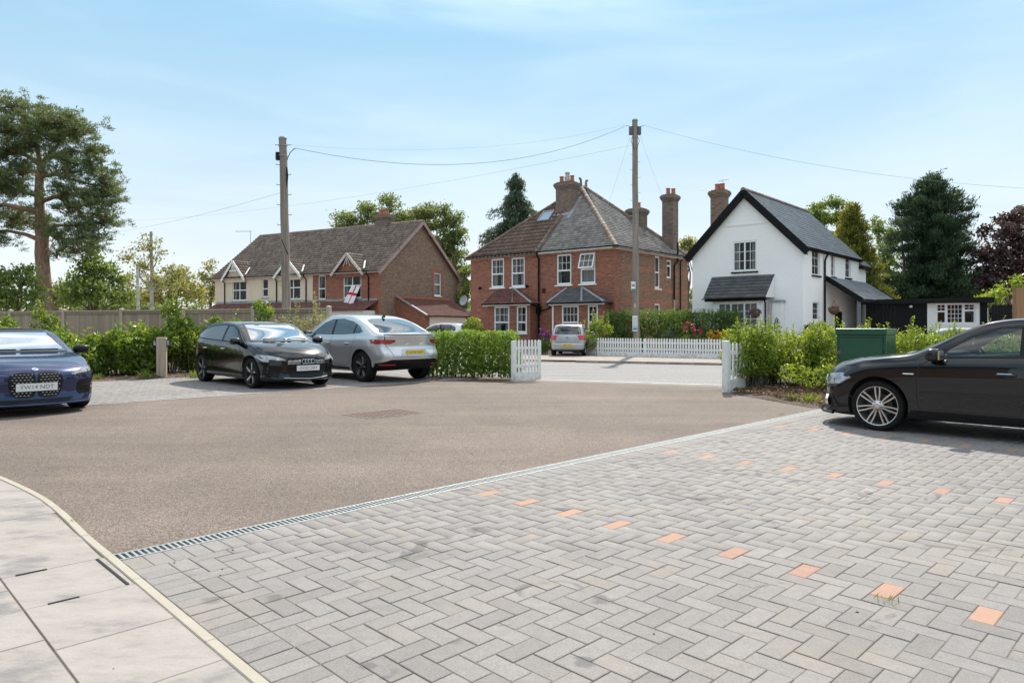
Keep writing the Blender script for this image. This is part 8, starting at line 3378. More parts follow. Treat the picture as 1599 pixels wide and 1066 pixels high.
def wheel(parent, loc, R_, wid, side, style, rimR=None):
 """tyre mesh with rim, spokes, hub and disc below it; side +1 = left (outer face +y)"""
 rimR = rimR or R_ * 0.73
 prof = [(rimR * 0.97, -wid / 2 + 0.012), (rimR * 1.03, -wid / 2), (R_ * 0.93, -wid / 2), (R_ * 0.985, -wid / 2 + 0.022), (R_, -wid / 2 + 0.05), (R_, wid / 2 - 0.05), (R_ * 0.985, wid / 2 - 0.022), (R_ * 0.93, wid / 2), (rimR * 1.03, wid / 2), (rimR * 0.97, wid / 2 - 0.012)]
 mb = MB()
 mb.lathe(prof, 40)
 me = mb.mesh("wheel", 35)
 w_ = link("wheel", me, MT["tyre"], parent, loc=loc)
 w_.rotation_euler = (R(-90 * side), 0, 0)           # local z -> outward
 zf = wid / 2 - 0.02
 mb = MB()
 mb.lathe([(rimR * 0.97, zf + 0.008), (rimR * 1.0, zf + 0.012), (rimR * 0.945, zf + 0.006), (rimR * 0.92, zf - 0.03), (rimR * 0.86, -wid / 2 + 0.02)], 40)
 mb.build("rim", style["rim"], w_, smooth=35)
 mb = MB()
 mb.lathe([(0.0, zf - 0.09), (rimR * 0.6, zf - 0.09), (rimR * 0.6, zf - 0.11)], 24)
 mb.build("brake_disc", MT["alloy_dark"], w_, smooth=30)
 mb = MB()
 mb.lathe([(rimR * 0.93, -wid / 2 + 0.03), (0.0, -wid / 2 + 0.03)], 24)
 mb.build("inner_face", MT["dark_frame"], w_)
 mb = MB()
 mb.lathe([(0.0, zf + 0.006), (0.03, zf + 0.006), (0.036, zf), (0.068, zf - 0.012), (0.075, zf - 0.06)], 20)
 mb.build("hub", style["spoke"], w_, smooth=35)
 k = style["n"]
 for i in range(k):
  a0 = 2 * math.pi * (i + style.get("ph", 0.25)) / k
  for (wd_in, wd_out, da_in, da_out, zz, mt_) in style["bars"]:
   mb = MB()
   ri, ro = 0.055, rimR * 0.955
   vs = []
   for (r_, half, da, z_) in ((ri, wd_in / 2, da_in, zf - 0.018 + zz), (ri + (ro - ri) * 0.55, (wd_in + wd_out) / 4, (da_in + da_out) / 2, zf - 0.010 + zz), (ro, wd_out / 2, da_out, zf + 0.002 + zz)):
    c = Vector((math.cos(a0 + da), math.sin(a0 + da), 0))
    t = Vector((-c.y, c.x, 0))
    for (sx, dz) in ((-1, -0.028), (1, -0.028), (0.8, 0.0), (-0.8, 0.0)):
     q = c * r_ + t * (half * sx)
     vs.append((q.x, q.y, z_ + dz))
   fs = [(0, 3, 2, 1), (8, 9, 10, 11)]
   for s_ in (0, 4):
    for j in range(4):
     fs.append((s_ + j, s_ + (j + 1) % 4, s_ + 4 + (j + 1) % 4, s_ + 4 + j))
   mb.add(vs, fs)
   mb.build("spoke", mt_, w_, smooth=30)
 for i in range(5):
  a = 2 * math.pi * i / 5 + 0.3
  mb = MB()
  mb.lathe([(0.0, 0.004), (0.009, 0.004), (0.010, 0)], 8, M=Matrix.Translation((0.052 * math.cos(a), 0.052 * math.sin(a), zf - 0.008)))
  mb.build("bolt", MT["dark_frame"], w_)
 return w_

def door_mirror(parent, x, y, z, side, paint, sz=(0.11, 0.115, 0.075)):
 """housing with glass, on a stalk; side +1 left"""
 mb = MB()
 n, m = 14, 9
 vs, fs = [], []
 for j in range(m + 1):
  ph = math.pi * j / m
  for i in range(n):
   th = 2 * math.pi * i / n
   cx, cy, cz = math.sin(ph) * math.cos(th), math.cos(ph), math.sin(ph) * math.sin(th)
   f = lambda t, p_: math.copysign(abs(t) ** p_, t)
   px_ = f(cx, 0.62) * sz[0] * (1.0 if cx > 0 else 0.45)
   vs.append((px_, f(cy, 0.62) * sz[1], f(cz, 0.66) * sz[2] * (1 + 0.12 * cy * side)))
 for j in range(m):
  for i in range(n):
   i2 = (i + 1) % n
   fs.append((j * n + i, j * n + i2, (j + 1) * n + i2, (j + 1) * n + i))
 mb.add(vs, fs)
 o = mb.build("door_mirror", paint, parent, smooth=50, loc=(x, y + side * 0.10, z))
 mb = MB()
 mb.box(-sz[0] * 0.45 - 0.012, -sz[0] * 0.45 + 0.004, -sz[1] * 0.80, sz[1] * 0.80, -sz[2] * 0.72, sz[2] * 0.72)
 mb.build("mirror_glass", MT["chrome"], o)
 mb = MB()
 mb.tube([(0.0, -side * 0.06, -sz[2] * 0.6), (-0.01, -side * 0.2, -sz[2] * 1.05)], [0.035, 0.04], 8)
 mb.build("stalk", MT["black_pl"], o, smooth=50)
 return o

def seat(parent, x, y, zb, back=True):
 mb = MB()
 M = Matrix.Translation((x, y, zb)) @ Matrix.Rotation(R(-14), 4, 'Y')
 mb.box(-0.06, 0.07, -0.23, 0.23, -0.05, 0.22, M=M)
 s_ = mb.build("seat_back", MT["int_grey"], parent, bevel=0.04)
 mb = MB()
 mb.box(-0.05, 0.05, -0.12, 0.12, 0.26, 0.42, M=M)
 mb.build("headrest", MT["int_grey"], s_, bevel=0.035)

def place(contact, local, rotz):
 c, s_ = math.cos(rotz), math.sin(rotz)
 return Vector((contact.x - (c * local[0] - s_ * local[1]), contact.y - (s_ * local[0] + c * local[1]), 0))

def build_car(name, label, cat, loc, rotz, sp, scale=1.0):
 root = thing(name, label, cat, loc, rotz)
 if sp.get("zmap"):
  zm = sp["zmap"]

  def mp(pl, v='L'):
   return [(a, zm(b)) for (a, b) in pl] if v != 'T' else pl
  for k_ in ("top", "sh", "cabin"):
   sp[k_] = mp(sp[k_])
  sp["screens"] = [(mp(a), b, c) for (a, b, c) in sp["screens"]]
  sp["glass"] = [(a, mp(b, c), c, d) for (a, b, c, d) in sp["glass"]]
  sp["decals"] = [(a, mp(b, c), c, d, e) for (a, b, c, d, e) in sp["decals"]]
  sp["lines"] = [(a, mp(b, d), c, d, e) for (a, b, c, d, e) in sp["lines"]]
  mx, my, mz = sp["mirror"]
  sp["mirror"] = (mx, my, zm(mz))
  sp["seat_z"] = zm(sp["seat_z"])
 if scale != 1.0:
  root.scale = (scale, scale, scale)
 cb = CarBody(sp)
 xa_f, xa_r, Rw = sp["axles"][0], sp["axles"][1], sp["R"]
 Wm = max(t[1] for t in sp["w"])
 # --- cutters
 cut = []
 if sp.get("cabin"):
  mb = MB()
  mb.prism(sp["cabin"], -1.6, 1.6)
  cut.append(mb.mesh("c1"))
  for (poly, xa, xb) in sp["screens"]:
   mb = MB()
   Ms = Matrix(((0, 1, 0, 0), (1, 0, 0, 0), (0, 0, 1, 0), (0, 0, 0, 1)))
   mb.prism(poly, xa, xb, M=Ms)
   cut.append(mb.mesh("c2"))
 for xa in (xa_f, xa_r):
  for s_ in (-1, 1):
   mb = MB()
   ra = Rw + sp.get("arch", 0.045)
   poly = [(xa + ra * math.cos(2 * math.pi * k / 40), Rw + 0.012 + ra * math.sin(2 * math.pi * k / 40)) for k in range(40)]
   y0, y1 = (Wm - 0.30, Wm + 0.15)
   mb.prism(poly, min(s_ * y0, s_ * y1), max(s_ * y0, s_ * y1))
   cut.append(mb.mesh("c3"))
 me = boolean_cut(cb.mesh, cut, [sp["paint"], MT["int_dark"]])
 me.name = "body"
 link("body", me, None, root)
 # --- glass
 for (nm, poly, view, mt_) in sp["glass"]:
  cb.decal(nm, poly, view, MT[mt_], root, off=0.003, cell=0.08, back=0.004)
 for (nm, poly, view, mt_, off) in sp["decals"]:
  cb.decal(nm, poly, view, MT[mt_] if isinstance(mt_, str) else mt_, root, off=off, cell=sp.get("cell", 0.06))
 for (nm, pts, wd_, view, mt_) in sp["lines"]:
  cb.strip(nm, dens(pts, 0.04), wd_, view, MT[mt_] if isinstance(mt_, str) else mt_, root, off=0.0025 if wd_ < 0.012 else 0.006)
 # --- wheels
 for xa in (xa_f, xa_r):
  for s_ in (-1, 1):
   wheel(root, (xa, s_ * (Wm - sp.get("inset", 0.035) - sp["tw"] / 2), Rw), Rw, sp["tw"], s_, sp["wheel"], sp.get("rimR"))
 if sp.get("mirror"):
  mx, my, mz = sp["mirror"]
  for s_ in (-1, 1):
   door_mirror(root, mx, s_ * my, mz, s_, sp.get("mirror_mat", sp["paint"]))
 for (sx, sy) in sp.get("seats", ()):
  seat(root, sx, sy, sp.get("seat_z", 0.92))
 if sp.get("wheel_pos"):
  x_, y_, z_ = sp["wheel_pos"]
  mb = MB()
  M = Matrix.Translation((x_, y_, z_)) @ Matrix.Rotation(R(-65), 4, 'Y')
  pts = [M @ Vector((0.18 * math.cos(2 * math.pi * k / 20), 0.18 * math.sin(2 * math.pi * k / 20), 0)) for k in range(21)]
  mb.tube(pts, 0.017, 8)
  for k in (0, 2.3, 4.0):
   mb.tube([M @ Vector((0, 0, -0.02)), M @ Vector((0.17 * math.cos(k), 0.17 * math.sin(k), 0))], 0.015, 6)
  mb.build("steering_wheel", MT["black_pl"], root, smooth=60)
 return root, cb

def rings_badge(cb, root, x_off, z, view='F', r=0.046, n=4, sp=0.068):
 """row of linked chrome rings on the nose"""
 o_ = None
 for k in range(n):
  y = (k - (n - 1) / 2) * sp
  loc, nrm, _ = cb.hit(view, y, z)
  mb = MB()
  c = loc + Vector((0.02 if view == 'F' else -0.02, 0, 0))
  mb.tube([c + Vector((0, r * math.cos(2 * math.pi * i / 20), r * math.sin(2 * math.pi * i / 20))) for i in range(21)], 0.0065, 6, cap=False)
  if o_ is None:
   o_ = mb.build("badge", MT["chrome"], root, smooth=60)
  else:
   mb.build("ring", MT["chrome"], o_, smooth=60)

def plate(cb, root, y, z, view, mat, text, ink, w=0.52, h=0.112, tilt=0.0, txt=0.085, push=0.012):
 loc, nrm, _ = cb.hit(view, y, z)
 l2, _, _ = cb.hit(view, y + w * 0.45, z)
 sx = 1 if view == 'F' else -1
 xx = max(loc.x, l2.x) if sx > 0 else min(loc.x, l2.x)
 mb = MB()
 mb.box(xx - 0.01, xx + 0.01, y - w / 2, y + w / 2, z - h / 2, z + h / 2)
 p_ = mb.build("number_plate", MT[mat], root)
 p_.location.x += sx * push
 me = text_mesh(text, txt, 0.0008)
 me.materials.append(MT[ink])
 t_ = link("characters", me, None, p_, loc=(xx + sx * 0.0115, y, z))
 t_.rotation_euler = (R(90), 0, R(90 * sx))
 return p_

STY_SEVEN = {"rim": MT["alloy"], "spoke": MT["alloy"], "n": 7, "ph": 0.25, "bars": [(0.020, 0.021, -0.20, -0.115, 0.0, MT["alloy"]), (0.020, 0.021, 0.20, 0.115, 0.0, MT["alloy"])]}
STY_FIVE_Y = {"rim": MT["alloy_dark"], "spoke": MT["alloy_dark"], "n": 5, "ph": 0.25, "bars": [(0.05, 0.035, 0.0, -0.24, 0.0, MT["alloy"]), (0.035, 0.02, 0.0, 0.24, -0.006, MT["alloy_dark"]), (0.03, 0.05, 0.02, -0.1, -0.01, MT["alloy_dark"])]}
STY_BLADE = {"rim": MT["alloy_dark"], "spoke": MT["alloy_dark"], "n": 5, "ph": 0.3, "bars": [(0.06, 0.17, 0.0, 0.12, -0.008, MT["alloy_dark"]), (0.035, 0.085, 0.12, 0.44, 0.0, MT["alloy"])]}
STY_DARK = {"rim": MT["alloy_dark"], "spoke": MT["alloy_dark"], "n": 5, "ph": 0.3, "bars": [(0.03, 0.025, -0.15, -0.2, 0, MT["alloy_dark"]), (0.03, 0.025, 0.15, 0.2, 0, MT["alloy_dark"])]}
STY_CAP = {"rim": MT["alloy"], "spoke": MT["alloy"], "n": 7, "ph": 0.1, "bars": [(0.05, 0.09, 0, 0, 0, MT["alloy"])]}

ROT_V = math.atan2(-UX, UY)                # car nose towards +v
ROT_B = ROT_V + math.pi

def both(name, poly, view, mt, off):
 """the same outline on the mirrored side (front/back view) or on both flanks"""
 if view in 'FB':
  return [(name, poly, view, mt, off), (name, mirror_poly(poly), view, mt, off)]
 return [(name, poly, 'L', mt, off), (name, poly, 'R', mt, off)]

def both_l(name, pts, wd, view, mt):
 if view in 'FB':
  return [(name, pts, wd, view, mt), (name, [(-a, b) for a, b in pts], wd, view, mt)]
 return [(name, pts, wd, 'L', mt), (name, pts, wd, 'R', mt)]

def both_g(name, poly, mt):
 return [(name, poly, 'L', mt), (name, poly, 'R', mt)]

# ------------------------------------------------------------------ right: black five door hatchback, seen from its left side
sp_trim = simple("dark_trim_strip", (0.012, 0.012, 0.014), 0.3)

def car_right():
 dlo = crom([(0.70, 0.945), (0.60, 1.03), (0.30, 1.22), (0.02, 1.325), (-0.35, 1.352), (-0.9, 1.335), (-1.35, 1.25), (-1.62, 1.10), (-1.55, 1.02), (-0.6, 0.975), (0.2, 0.952)], 3, True)
 cabin = [(0.60, 0.955), (0.52, 1.04), (0.28, 1.205), (0.0, 1.305), (-0.35, 1.335), (-0.9, 1.315), (-1.3, 1.235), (-1.52, 1.10), (-1.45, 1.035), (-0.6, 0.99), (0.2, 0.965)]
 fw = [(0.60, 0.955), (0.52, 1.04), (0.28, 1.205), (0.0, 1.305), (-0.20, 1.325), (-0.20, 0.975), (0.2, 0.965)]
 rw = [(-0.28, 0.98), (-0.28, 1.333), (-0.9, 1.315), (-1.05, 1.285), (-1.05, 1.01)]
 qw = [(-1.10, 1.015), (-1.10, 1.275), (-1.3, 1.235), (-1.52, 1.10), (-1.45, 1.035)]
 scr = [(-0.66, 0.995), (0.66, 0.995), (0.52, 1.345), (-0.52, 1.345)]
 rscr = [(-0.58, 1.06), (0.58, 1.06), (0.50, 1.30), (-0.50, 1.30)]
 sp = dict(
  top=[(-2.08, 0.85), (-2.03, 1.00), (-1.9, 1.12), (-1.6, 1.31), (-1.25, 1.385), (-0.7, 1.418), (-0.2, 1.425), (0.1, 1.395), (0.35, 1.30), (0.7, 1.13), (1.05, 0.99), (1.4, 0.945), (1.75, 0.895), (2.0, 0.835), (2.1, 0.785), (2.16, 0.71)],
  sh=[(-2.08, 0.78), (-1.95, 0.98), (-1.5, 1.00), (-0.6, 0.955), (0.4, 0.925), (1.0, 0.905), (1.6, 0.85), (2.0, 0.755), (2.16, 0.645)],
  w=[(-2.08, 0.72), (-1.95, 0.81), (-1.6, 0.865), (-1.2, 0.882), (0, 0.882), (1.25, 0.882), (1.7, 0.86), (2.0, 0.825), (2.16, 0.77)],
  low=[(-2.08, 0.36), (-1.9, 0.24), (-1.3, 0.19), (0.7, 0.175), (1.4, 0.16), (1.9, 0.155), (2.16, 0.175)],
  rake_f=[(0.1, 0.0), (0.2, -0.03), (0.3, 0.02), (0.45, 0.0), (0.6, 0.02), (0.8, 0.08), (1.0, 0.1)], rake_r=[(0.2, 0.1), (0.4, 0.03), (0.6, 0.0), (0.9, 0.04), (1.2, 0.05)],
  kf=0.38, axles=(1.289, -1.289), R=0.318, tw=0.225, rimR=0.252, paint=MT["p_ink"], wheel=STY_SEVEN, cabin=cabin, tum=0.42,
  screens=[(scr, 0.1, 1.9), (rscr, -2.4, -0.9)],
  glass=both_g("side_window", fw, "carglass") + both_g("side_window", rw, "privacy") + both_g("quarter_window", qw, "privacy") + [("windscreen", scr, 'F', "screenglass"), ("rear_window", rscr, 'B', "privacy")],
  decals=both("headlamp", [(0.46, 0.60), (0.60, 0.685), (0.78, 0.715), (0.83, 0.66), (0.80, 0.575), (0.66, 0.545), (0.52, 0.56)], 'F', "lamp_in", 0.006)
  + [("grille", [(-0.36, 0.66), (0.36, 0.66), (0.42, 0.52), (0.33, 0.25), (-0.33, 0.25), (-0.42, 0.52)], 'F', "black_pl", 0.004)]
  + both("fog_lamp_recess", [(0.50, 0.40), (0.76, 0.42), (0.78, 0.27), (0.54, 0.26)], 'F', "black_pl", 0.005)
  + both("pillar_trim", [(-0.195, 0.975), (-0.195, 1.326), (-0.285, 1.334), (-0.285, 0.98)], 'L', "black_pl", 0.005)
  + both("pillar_trim", [(-1.045, 1.01), (-1.045, 1.288), (-1.105, 1.275), (-1.105, 1.014)], 'L', "black_pl", 0.005)
  + both("mirror_base", [(0.72, 0.942), (0.595, 0.955), (0.52, 1.045), (0.535, 1.058)], 'L', "black_pl", 0.006)
  + both("rubbing_strip", [(0.80, 0.50), (-1.0, 0.52), (-1.0, 0.555), (0.80, 0.535)], 'L', sp_trim, 0.010)
  + both("sill_blade", [(0.90, 0.20), (-0.95, 0.20), (-0.95, 0.30), (0.90, 0.30)], 'L', MT["p_ink"], 0.012)
  + both("side_repeater", [(0.98, 0.735), (0.86, 0.735), (0.86, 0.75), (0.98, 0.75)], 'L', "white_paint", 0.004)
  + both("tail_lamp", [(0.45, 0.80), (0.78, 0.80), (0.80, 0.98), (0.50, 0.96)], 'B', "red_lens", 0.006),
  lines=both_l("door_seam", [(0.64, 0.93), (0.80, 0.86), (0.83, 0.66), (0.83, 0.40), (0.80, 0.32), (-0.20, 0.32), (-0.25, 0.5), (-0.25, 0.97)], 0.009, 'L', "dark_frame")
  + both_l("bonnet_seam", [(0.66, 0.945), (1.0, 0.895), (1.4, 0.86), (1.72, 0.81)], 0.008, 'L', "dark_frame")
  + both_l("window_seal", dens(cabin + [cabin[0]], 0.05), 0.024, 'L', "dark_frame")
  + both_l("bumper_seam", [(1.60, 0.40), (1.68, 0.56), (1.80, 0.63)], 0.007, 'L', "dark_frame")
  + [("screen_seal", dens(scr + [scr[0]], 0.06), 0.03, 'F', "dark_frame")],
  mirror=(0.60, 0.865, 0.985), seats=((-0.25, 0.36), (-0.25, -0.36), (-1.1, 0.36), (-1.1, -0.36)), seat_z=0.86, wheel_pos=(0.42, -0.36, 0.95))
 ct = gp(1371, 672.3)
 loc = place(ct, (1.289, 0.80), ROT_B)
 root, cb = build_car("parked_car", "black hatchback with silver multi spoke wheels cut off by the right edge", "car", loc, ROT_B, sp)
 # lens over the headlamp with round projector inside
 for s_ in (-1, 1):
  l_, n_, _ = cb.hit('F', s_ * 0.66, 0.63)
  mb = MB()
  M = Matrix.Translation(l_ + Vector((0.012, 0, 0))) @ Matrix.Rotation(R(90), 4, 'Y')
  mb.lathe([(0.052, 0.0), (0.05, 0.012), (0.042, 0.014), (0.036, 0.004), (0.0, 0.012)], 18, M=M)
  mb.build("projector", MT["clear_lens"], root, smooth=50)
  l_, n_, _ = cb.hit('F', s_ * 0.66, 0.335)
  mb = MB()
  M = Matrix.Translation(l_ + Vector((0.012, 0, 0))) @ Matrix.Rotation(R(90), 4, 'Y')
  mb.lathe([(0.075, -0.02), (0.075, 0.012), (0.062, 0.014), (0.052, 0.0), (0.0, 0.006)], 18, M=M)
  mb.build("fog_lamp", MT["chrome"], root, smooth=50)
  # door handle with its bowl
  for hx in (-0.08, -0.95):
   l_, n_, _ = cb.hit('L' if s_ > 0 else 'R', hx, 0.77)
   mb = MB()
   mb.tube([l_ + Vector((0.10, s_ * 0.004, 0)), l_ + Vector((0.08, s_ * 0.035, 0.0)), l_ + Vector((-0.06, s_ * 0.038, 0.0)), l_ + Vector((-0.085, s_ * 0.004, 0))], [0.014, 0.019, 0.019, 0.014], 8)
   mb.build("door_handle", MT["p_ink"], root, smooth=60)
   mb = MB()
   mb.tube([l_ + Vector((0.08, s_ * 0.036, 0.019)), l_ + Vector((-0.06, s_ * 0.04, 0.019))], 0.006, 6)
   mb.build("handle_trim", MT["chrome"], root)
 # front lip
 mb = MB()
 pts = []
 for y in np.linspace(-0.76, 0.76, 17):
  l_, n_, _ = cb.hit('F', float(y), 0.235)
  pts.append((l_.x + 0.03, y, 0.185))
 mb.tube(pts, 0.022, 6)
 mb.build("front_lip", MT["p_ink"], root, smooth=60)
 # air freshener hanging from the mirror
 mb = MB()
 mb.box(0.42, 0.44, -0.03, 0.03, 1.12, 1.22)
 mb.build("air_freshener", MT["sign_blue"], root)
 mb = MB()
 mb.tube([(0.95, -0.5, 1.01), (0.98, 0.05, 1.005)], 0.012, 6)
 mb.build("wiper", MT["black_pl"], root)
 return root

car_right()

# ------------------------------------------------------------------ left centre: black hatchback seen from its front right
def car_hatch():
 cabin = [(0.86, 0.965), (0.72, 1.06), (0.42, 1.235), (0.15, 1.325), (-0.3, 1.352), (-0.9, 1.33), (-1.3, 1.26), (-1.55, 1.14), (-1.5, 1.05), (-0.6, 1.005), (0.2, 0.98)]
 fw = [(0.86, 0.965), (0.72, 1.06), (0.42, 1.235), (0.15, 1.325), (-0.08, 1.34), (-0.08, 0.99), (0.2, 0.98)]
 rw = [(-0.16, 0.992), (-0.16, 1.345), (-0.3, 1.352), (-0.9, 1.33), (-1.3, 1.26), (-1.55, 1.14), (-1.5, 1.05), (-0.6, 1.005)]
 scr = [(-0.70, 1.0), (0.70, 1.0), (0.545, 1.365), (-0.545, 1.365)]
 rscr = [(-0.58, 1.08), (0.58, 1.08), (0.50, 1.30), (-0.50, 1.30)]
 sp = dict(
  top=[(-2.15, 0.85), (-2.10, 1.00), (-2.0, 1.10), (-1.72, 1.31), (-1.3, 1.395), (-0.7, 1.43), (-0.2, 1.43), (0.15, 1.40), (0.45, 1.31), (0.8, 1.14), (1.18, 0.985), (1.5, 0.94), (1.85, 0.87), (2.05, 0.79), (2.14, 0.73), (2.19, 0.66)],
  sh=[(-2.15, 0.78), (-2.0, 0.98), (-1.5, 1.00), (-0.6, 0.975), (0.4, 0.945), (1.0, 0.915), (1.6, 0.845), (2.0, 0.73), (2.19, 0.61)],
  w=[(-2.15, 0.74), (-2.0, 0.83), (-1.6, 0.895), (-1.2, 0.908), (0, 0.905), (1.25, 0.908), (1.7, 0.885), (2.0, 0.85), (2.19, 0.79)],
  low=[(-2.15, 0.36), (-1.9, 0.24), (-1.3, 0.18), (0.7, 0.165), (1.4, 0.155), (1.9, 0.15), (2.19, 0.17)],
  rake_f=[(0.1, 0.0), (0.2, -0.02), (0.35, 0.02), (0.5, 0.0), (0.62, 0.01), (0.75, 0.06), (1.0, 0.1)], rake_r=[(0.2, 0.1), (0.4, 0.03), (0.6, 0.0), (0.9, 0.04), (1.2, 0.05)],
  kf=0.44, axles=(1.318, -1.318), R=0.325, tw=0.225, rimR=0.25, paint=MT["p_black"], wheel=STY_FIVE_Y, cabin=cabin, tum=0.42, scallop=0.022,
  screens=[(scr, 0.1, 2.0), (rscr, -2.4, -0.9)],
  glass=both_g("side_window", fw, "carglass") + both_g("side_window", rw, "privacy") + [("windscreen", scr, 'F', "screenglass"), ("rear_window", rscr, 'B', "privacy")],
  decals=both("headlamp", [(0.43, 0.60), (0.55, 0.665), (0.70, 0.705), (0.84, 0.725), (0.86, 0.67), (0.80, 0.575), (0.74, 0.565), (0.72, 0.63), (0.58, 0.605)], 'F', "lamp_in", 0.006)
  + both("daylight_block", [(0.745, 0.57), (0.80, 0.58), (0.84, 0.64), (0.78, 0.63)], 'F', "clear_lens", 0.011)
  + [("grille", [(-0.40, 0.655), (0.40, 0.655), (0.47, 0.56), (0.36, 0.23), (-0.36, 0.23), (-0.47, 0.56)], 'F', "black_pl", 0.006)]
  + both("air_intake", [(0.50, 0.47), (0.80, 0.52), (0.80, 0.30), (0.58, 0.24)], 'F', "black_pl", 0.005)
  + both("pillar_trim", [(-0.075, 0.99), (-0.075, 1.341), (-0.165, 1.346), (-0.165, 0.992)], 'L', "black_pl", 0.005)
  + both("mirror_base", [(1.0, 0.945), (0.855, 0.965), (0.74, 1.05), (0.76, 1.06)], 'L', "black_pl", 0.006)
  + both("tail_lamp", [(0.40, 0.84), (0.80, 0.84), (0.82, 0.98), (0.50, 0.97)], 'B', "red_lens", 0.006),
  lines=both_l("door_seam", [(0.80, 0.94), (0.88, 0.85), (0.90, 0.6), (0.86, 0.33), (-0.13, 0.30), (-0.15, 0.6), (-0.13, 0.98)], 0.008, 'L', "dark_frame")
  + both_l("door_seam", [(-0.13, 0.30), (-0.85, 0.32), (-1.0, 0.55), (-1.1, 0.75), (-1.12, 1.0)], 0.008, 'L', "dark_frame")
  + both_l("bonnet_seam", [(0.9, 0.925), (1.3, 0.875), (1.65, 0.82)], 0.008, 'L', "dark_frame")
  + both_l("window_seal", dens(cabin + [cabin[0]], 0.05), 0.022, 'L', "dark_frame")
  + [("screen_seal", dens(scr + [scr[0]], 0.06), 0.03, 'F', "dark_frame")],
  mirror=(0.82, 0.885, 1.0), mirror_mat=MT["p_black"], seats=((-0.15, 0.36), (-0.15, -0.36)), seat_z=0.86, wheel_pos=(0.5, -0.36, 0.97))
 ct = gp(393, 606.3)
 loc = place(ct, (1.318, -0.83), ROT_V)
 root, cb = build_car("parked_car", "black hatchback facing the yard with bronze toned dark wheels", "car", loc, ROT_V, sp)
 # grille: wavy chrome bars and a plain lower blade, one part each
 for j, z in enumerate((0.535, 0.565, 0.595)):
  for s_ in (-1, 1):
   mb = MB()
   pts = []
   for k in range(9):
    y = s_ * (0.17 + 0.25 * k / 8)
    l_, n_, _ = cb.hit('F', y, z)
    pts.append(l_ + Vector((0.016, 0, 0.008 * math.sin(k * 2.2))))
   mb.tube(pts, 0.006, 5)
   mb.build("grille_bar", MT["alloy"], root)
 mb = MB()
 pts = []
 for y in np.linspace(-0.50, 0.50, 13):
  l_, n_, _ = cb.hit('F', float(y), 0.245)
  pts.append(l_ + Vector((0.02, 0, -0.03 + 0.03 * abs(y) / 0.5)))
 mb.tube(pts, 0.010, 6)
 mb.build("lower_blade", MT["alloy"], root)
 rings_badge(cb, root, 0, 0.578)
 plate(cb, root, 0, 0.44, 'F', "plate_w", "GV20 OBH", "soft_ink", push=0.02)
 for s_ in (-1, 1):
  for hx in (0.02, -0.95):
   l_, n_, _ = cb.hit('L' if s_ > 0 else 'R', hx, 0.82)
   mb = MB()
   mb.tube([l_ + Vector((0.09, s_ * 0.004, 0)), l_ + Vector((0.07, s_ * 0.03, 0.0)), l_ + Vector((-0.06, s_ * 0.03, 0.0)), l_ + Vector((-0.085, s_ * 0.004, 0))], [0.012, 0.015, 0.015, 0.012], 8)
   mb.build("door_handle", MT["alloy"], root, smooth=60)
 for (ya, yb) in ((-0.45, 0.05), (0.1, 0.58)):
  mb = MB()
  pts = []
  for k in range(7):
   y = ya + (yb - ya) * k / 6
   l_, n_, _ = cb.hit('F', y, 1.015)
   pts.append(l_ + n_ * 0.015 + Vector((0, 0, 0.02 * math.sin(k / 6 * math.pi))))
  mb.tube(pts, 0.010, 6)
  mb.build("wiper", MT["black_pl"], root)
 return root

car_hatch()

# ------------------------------------------------------------------ left: dark blue convertible seen from the front
def ZB(z):
 return z if z < 0.2 else 0.2 + (z - 0.2) * 0.93

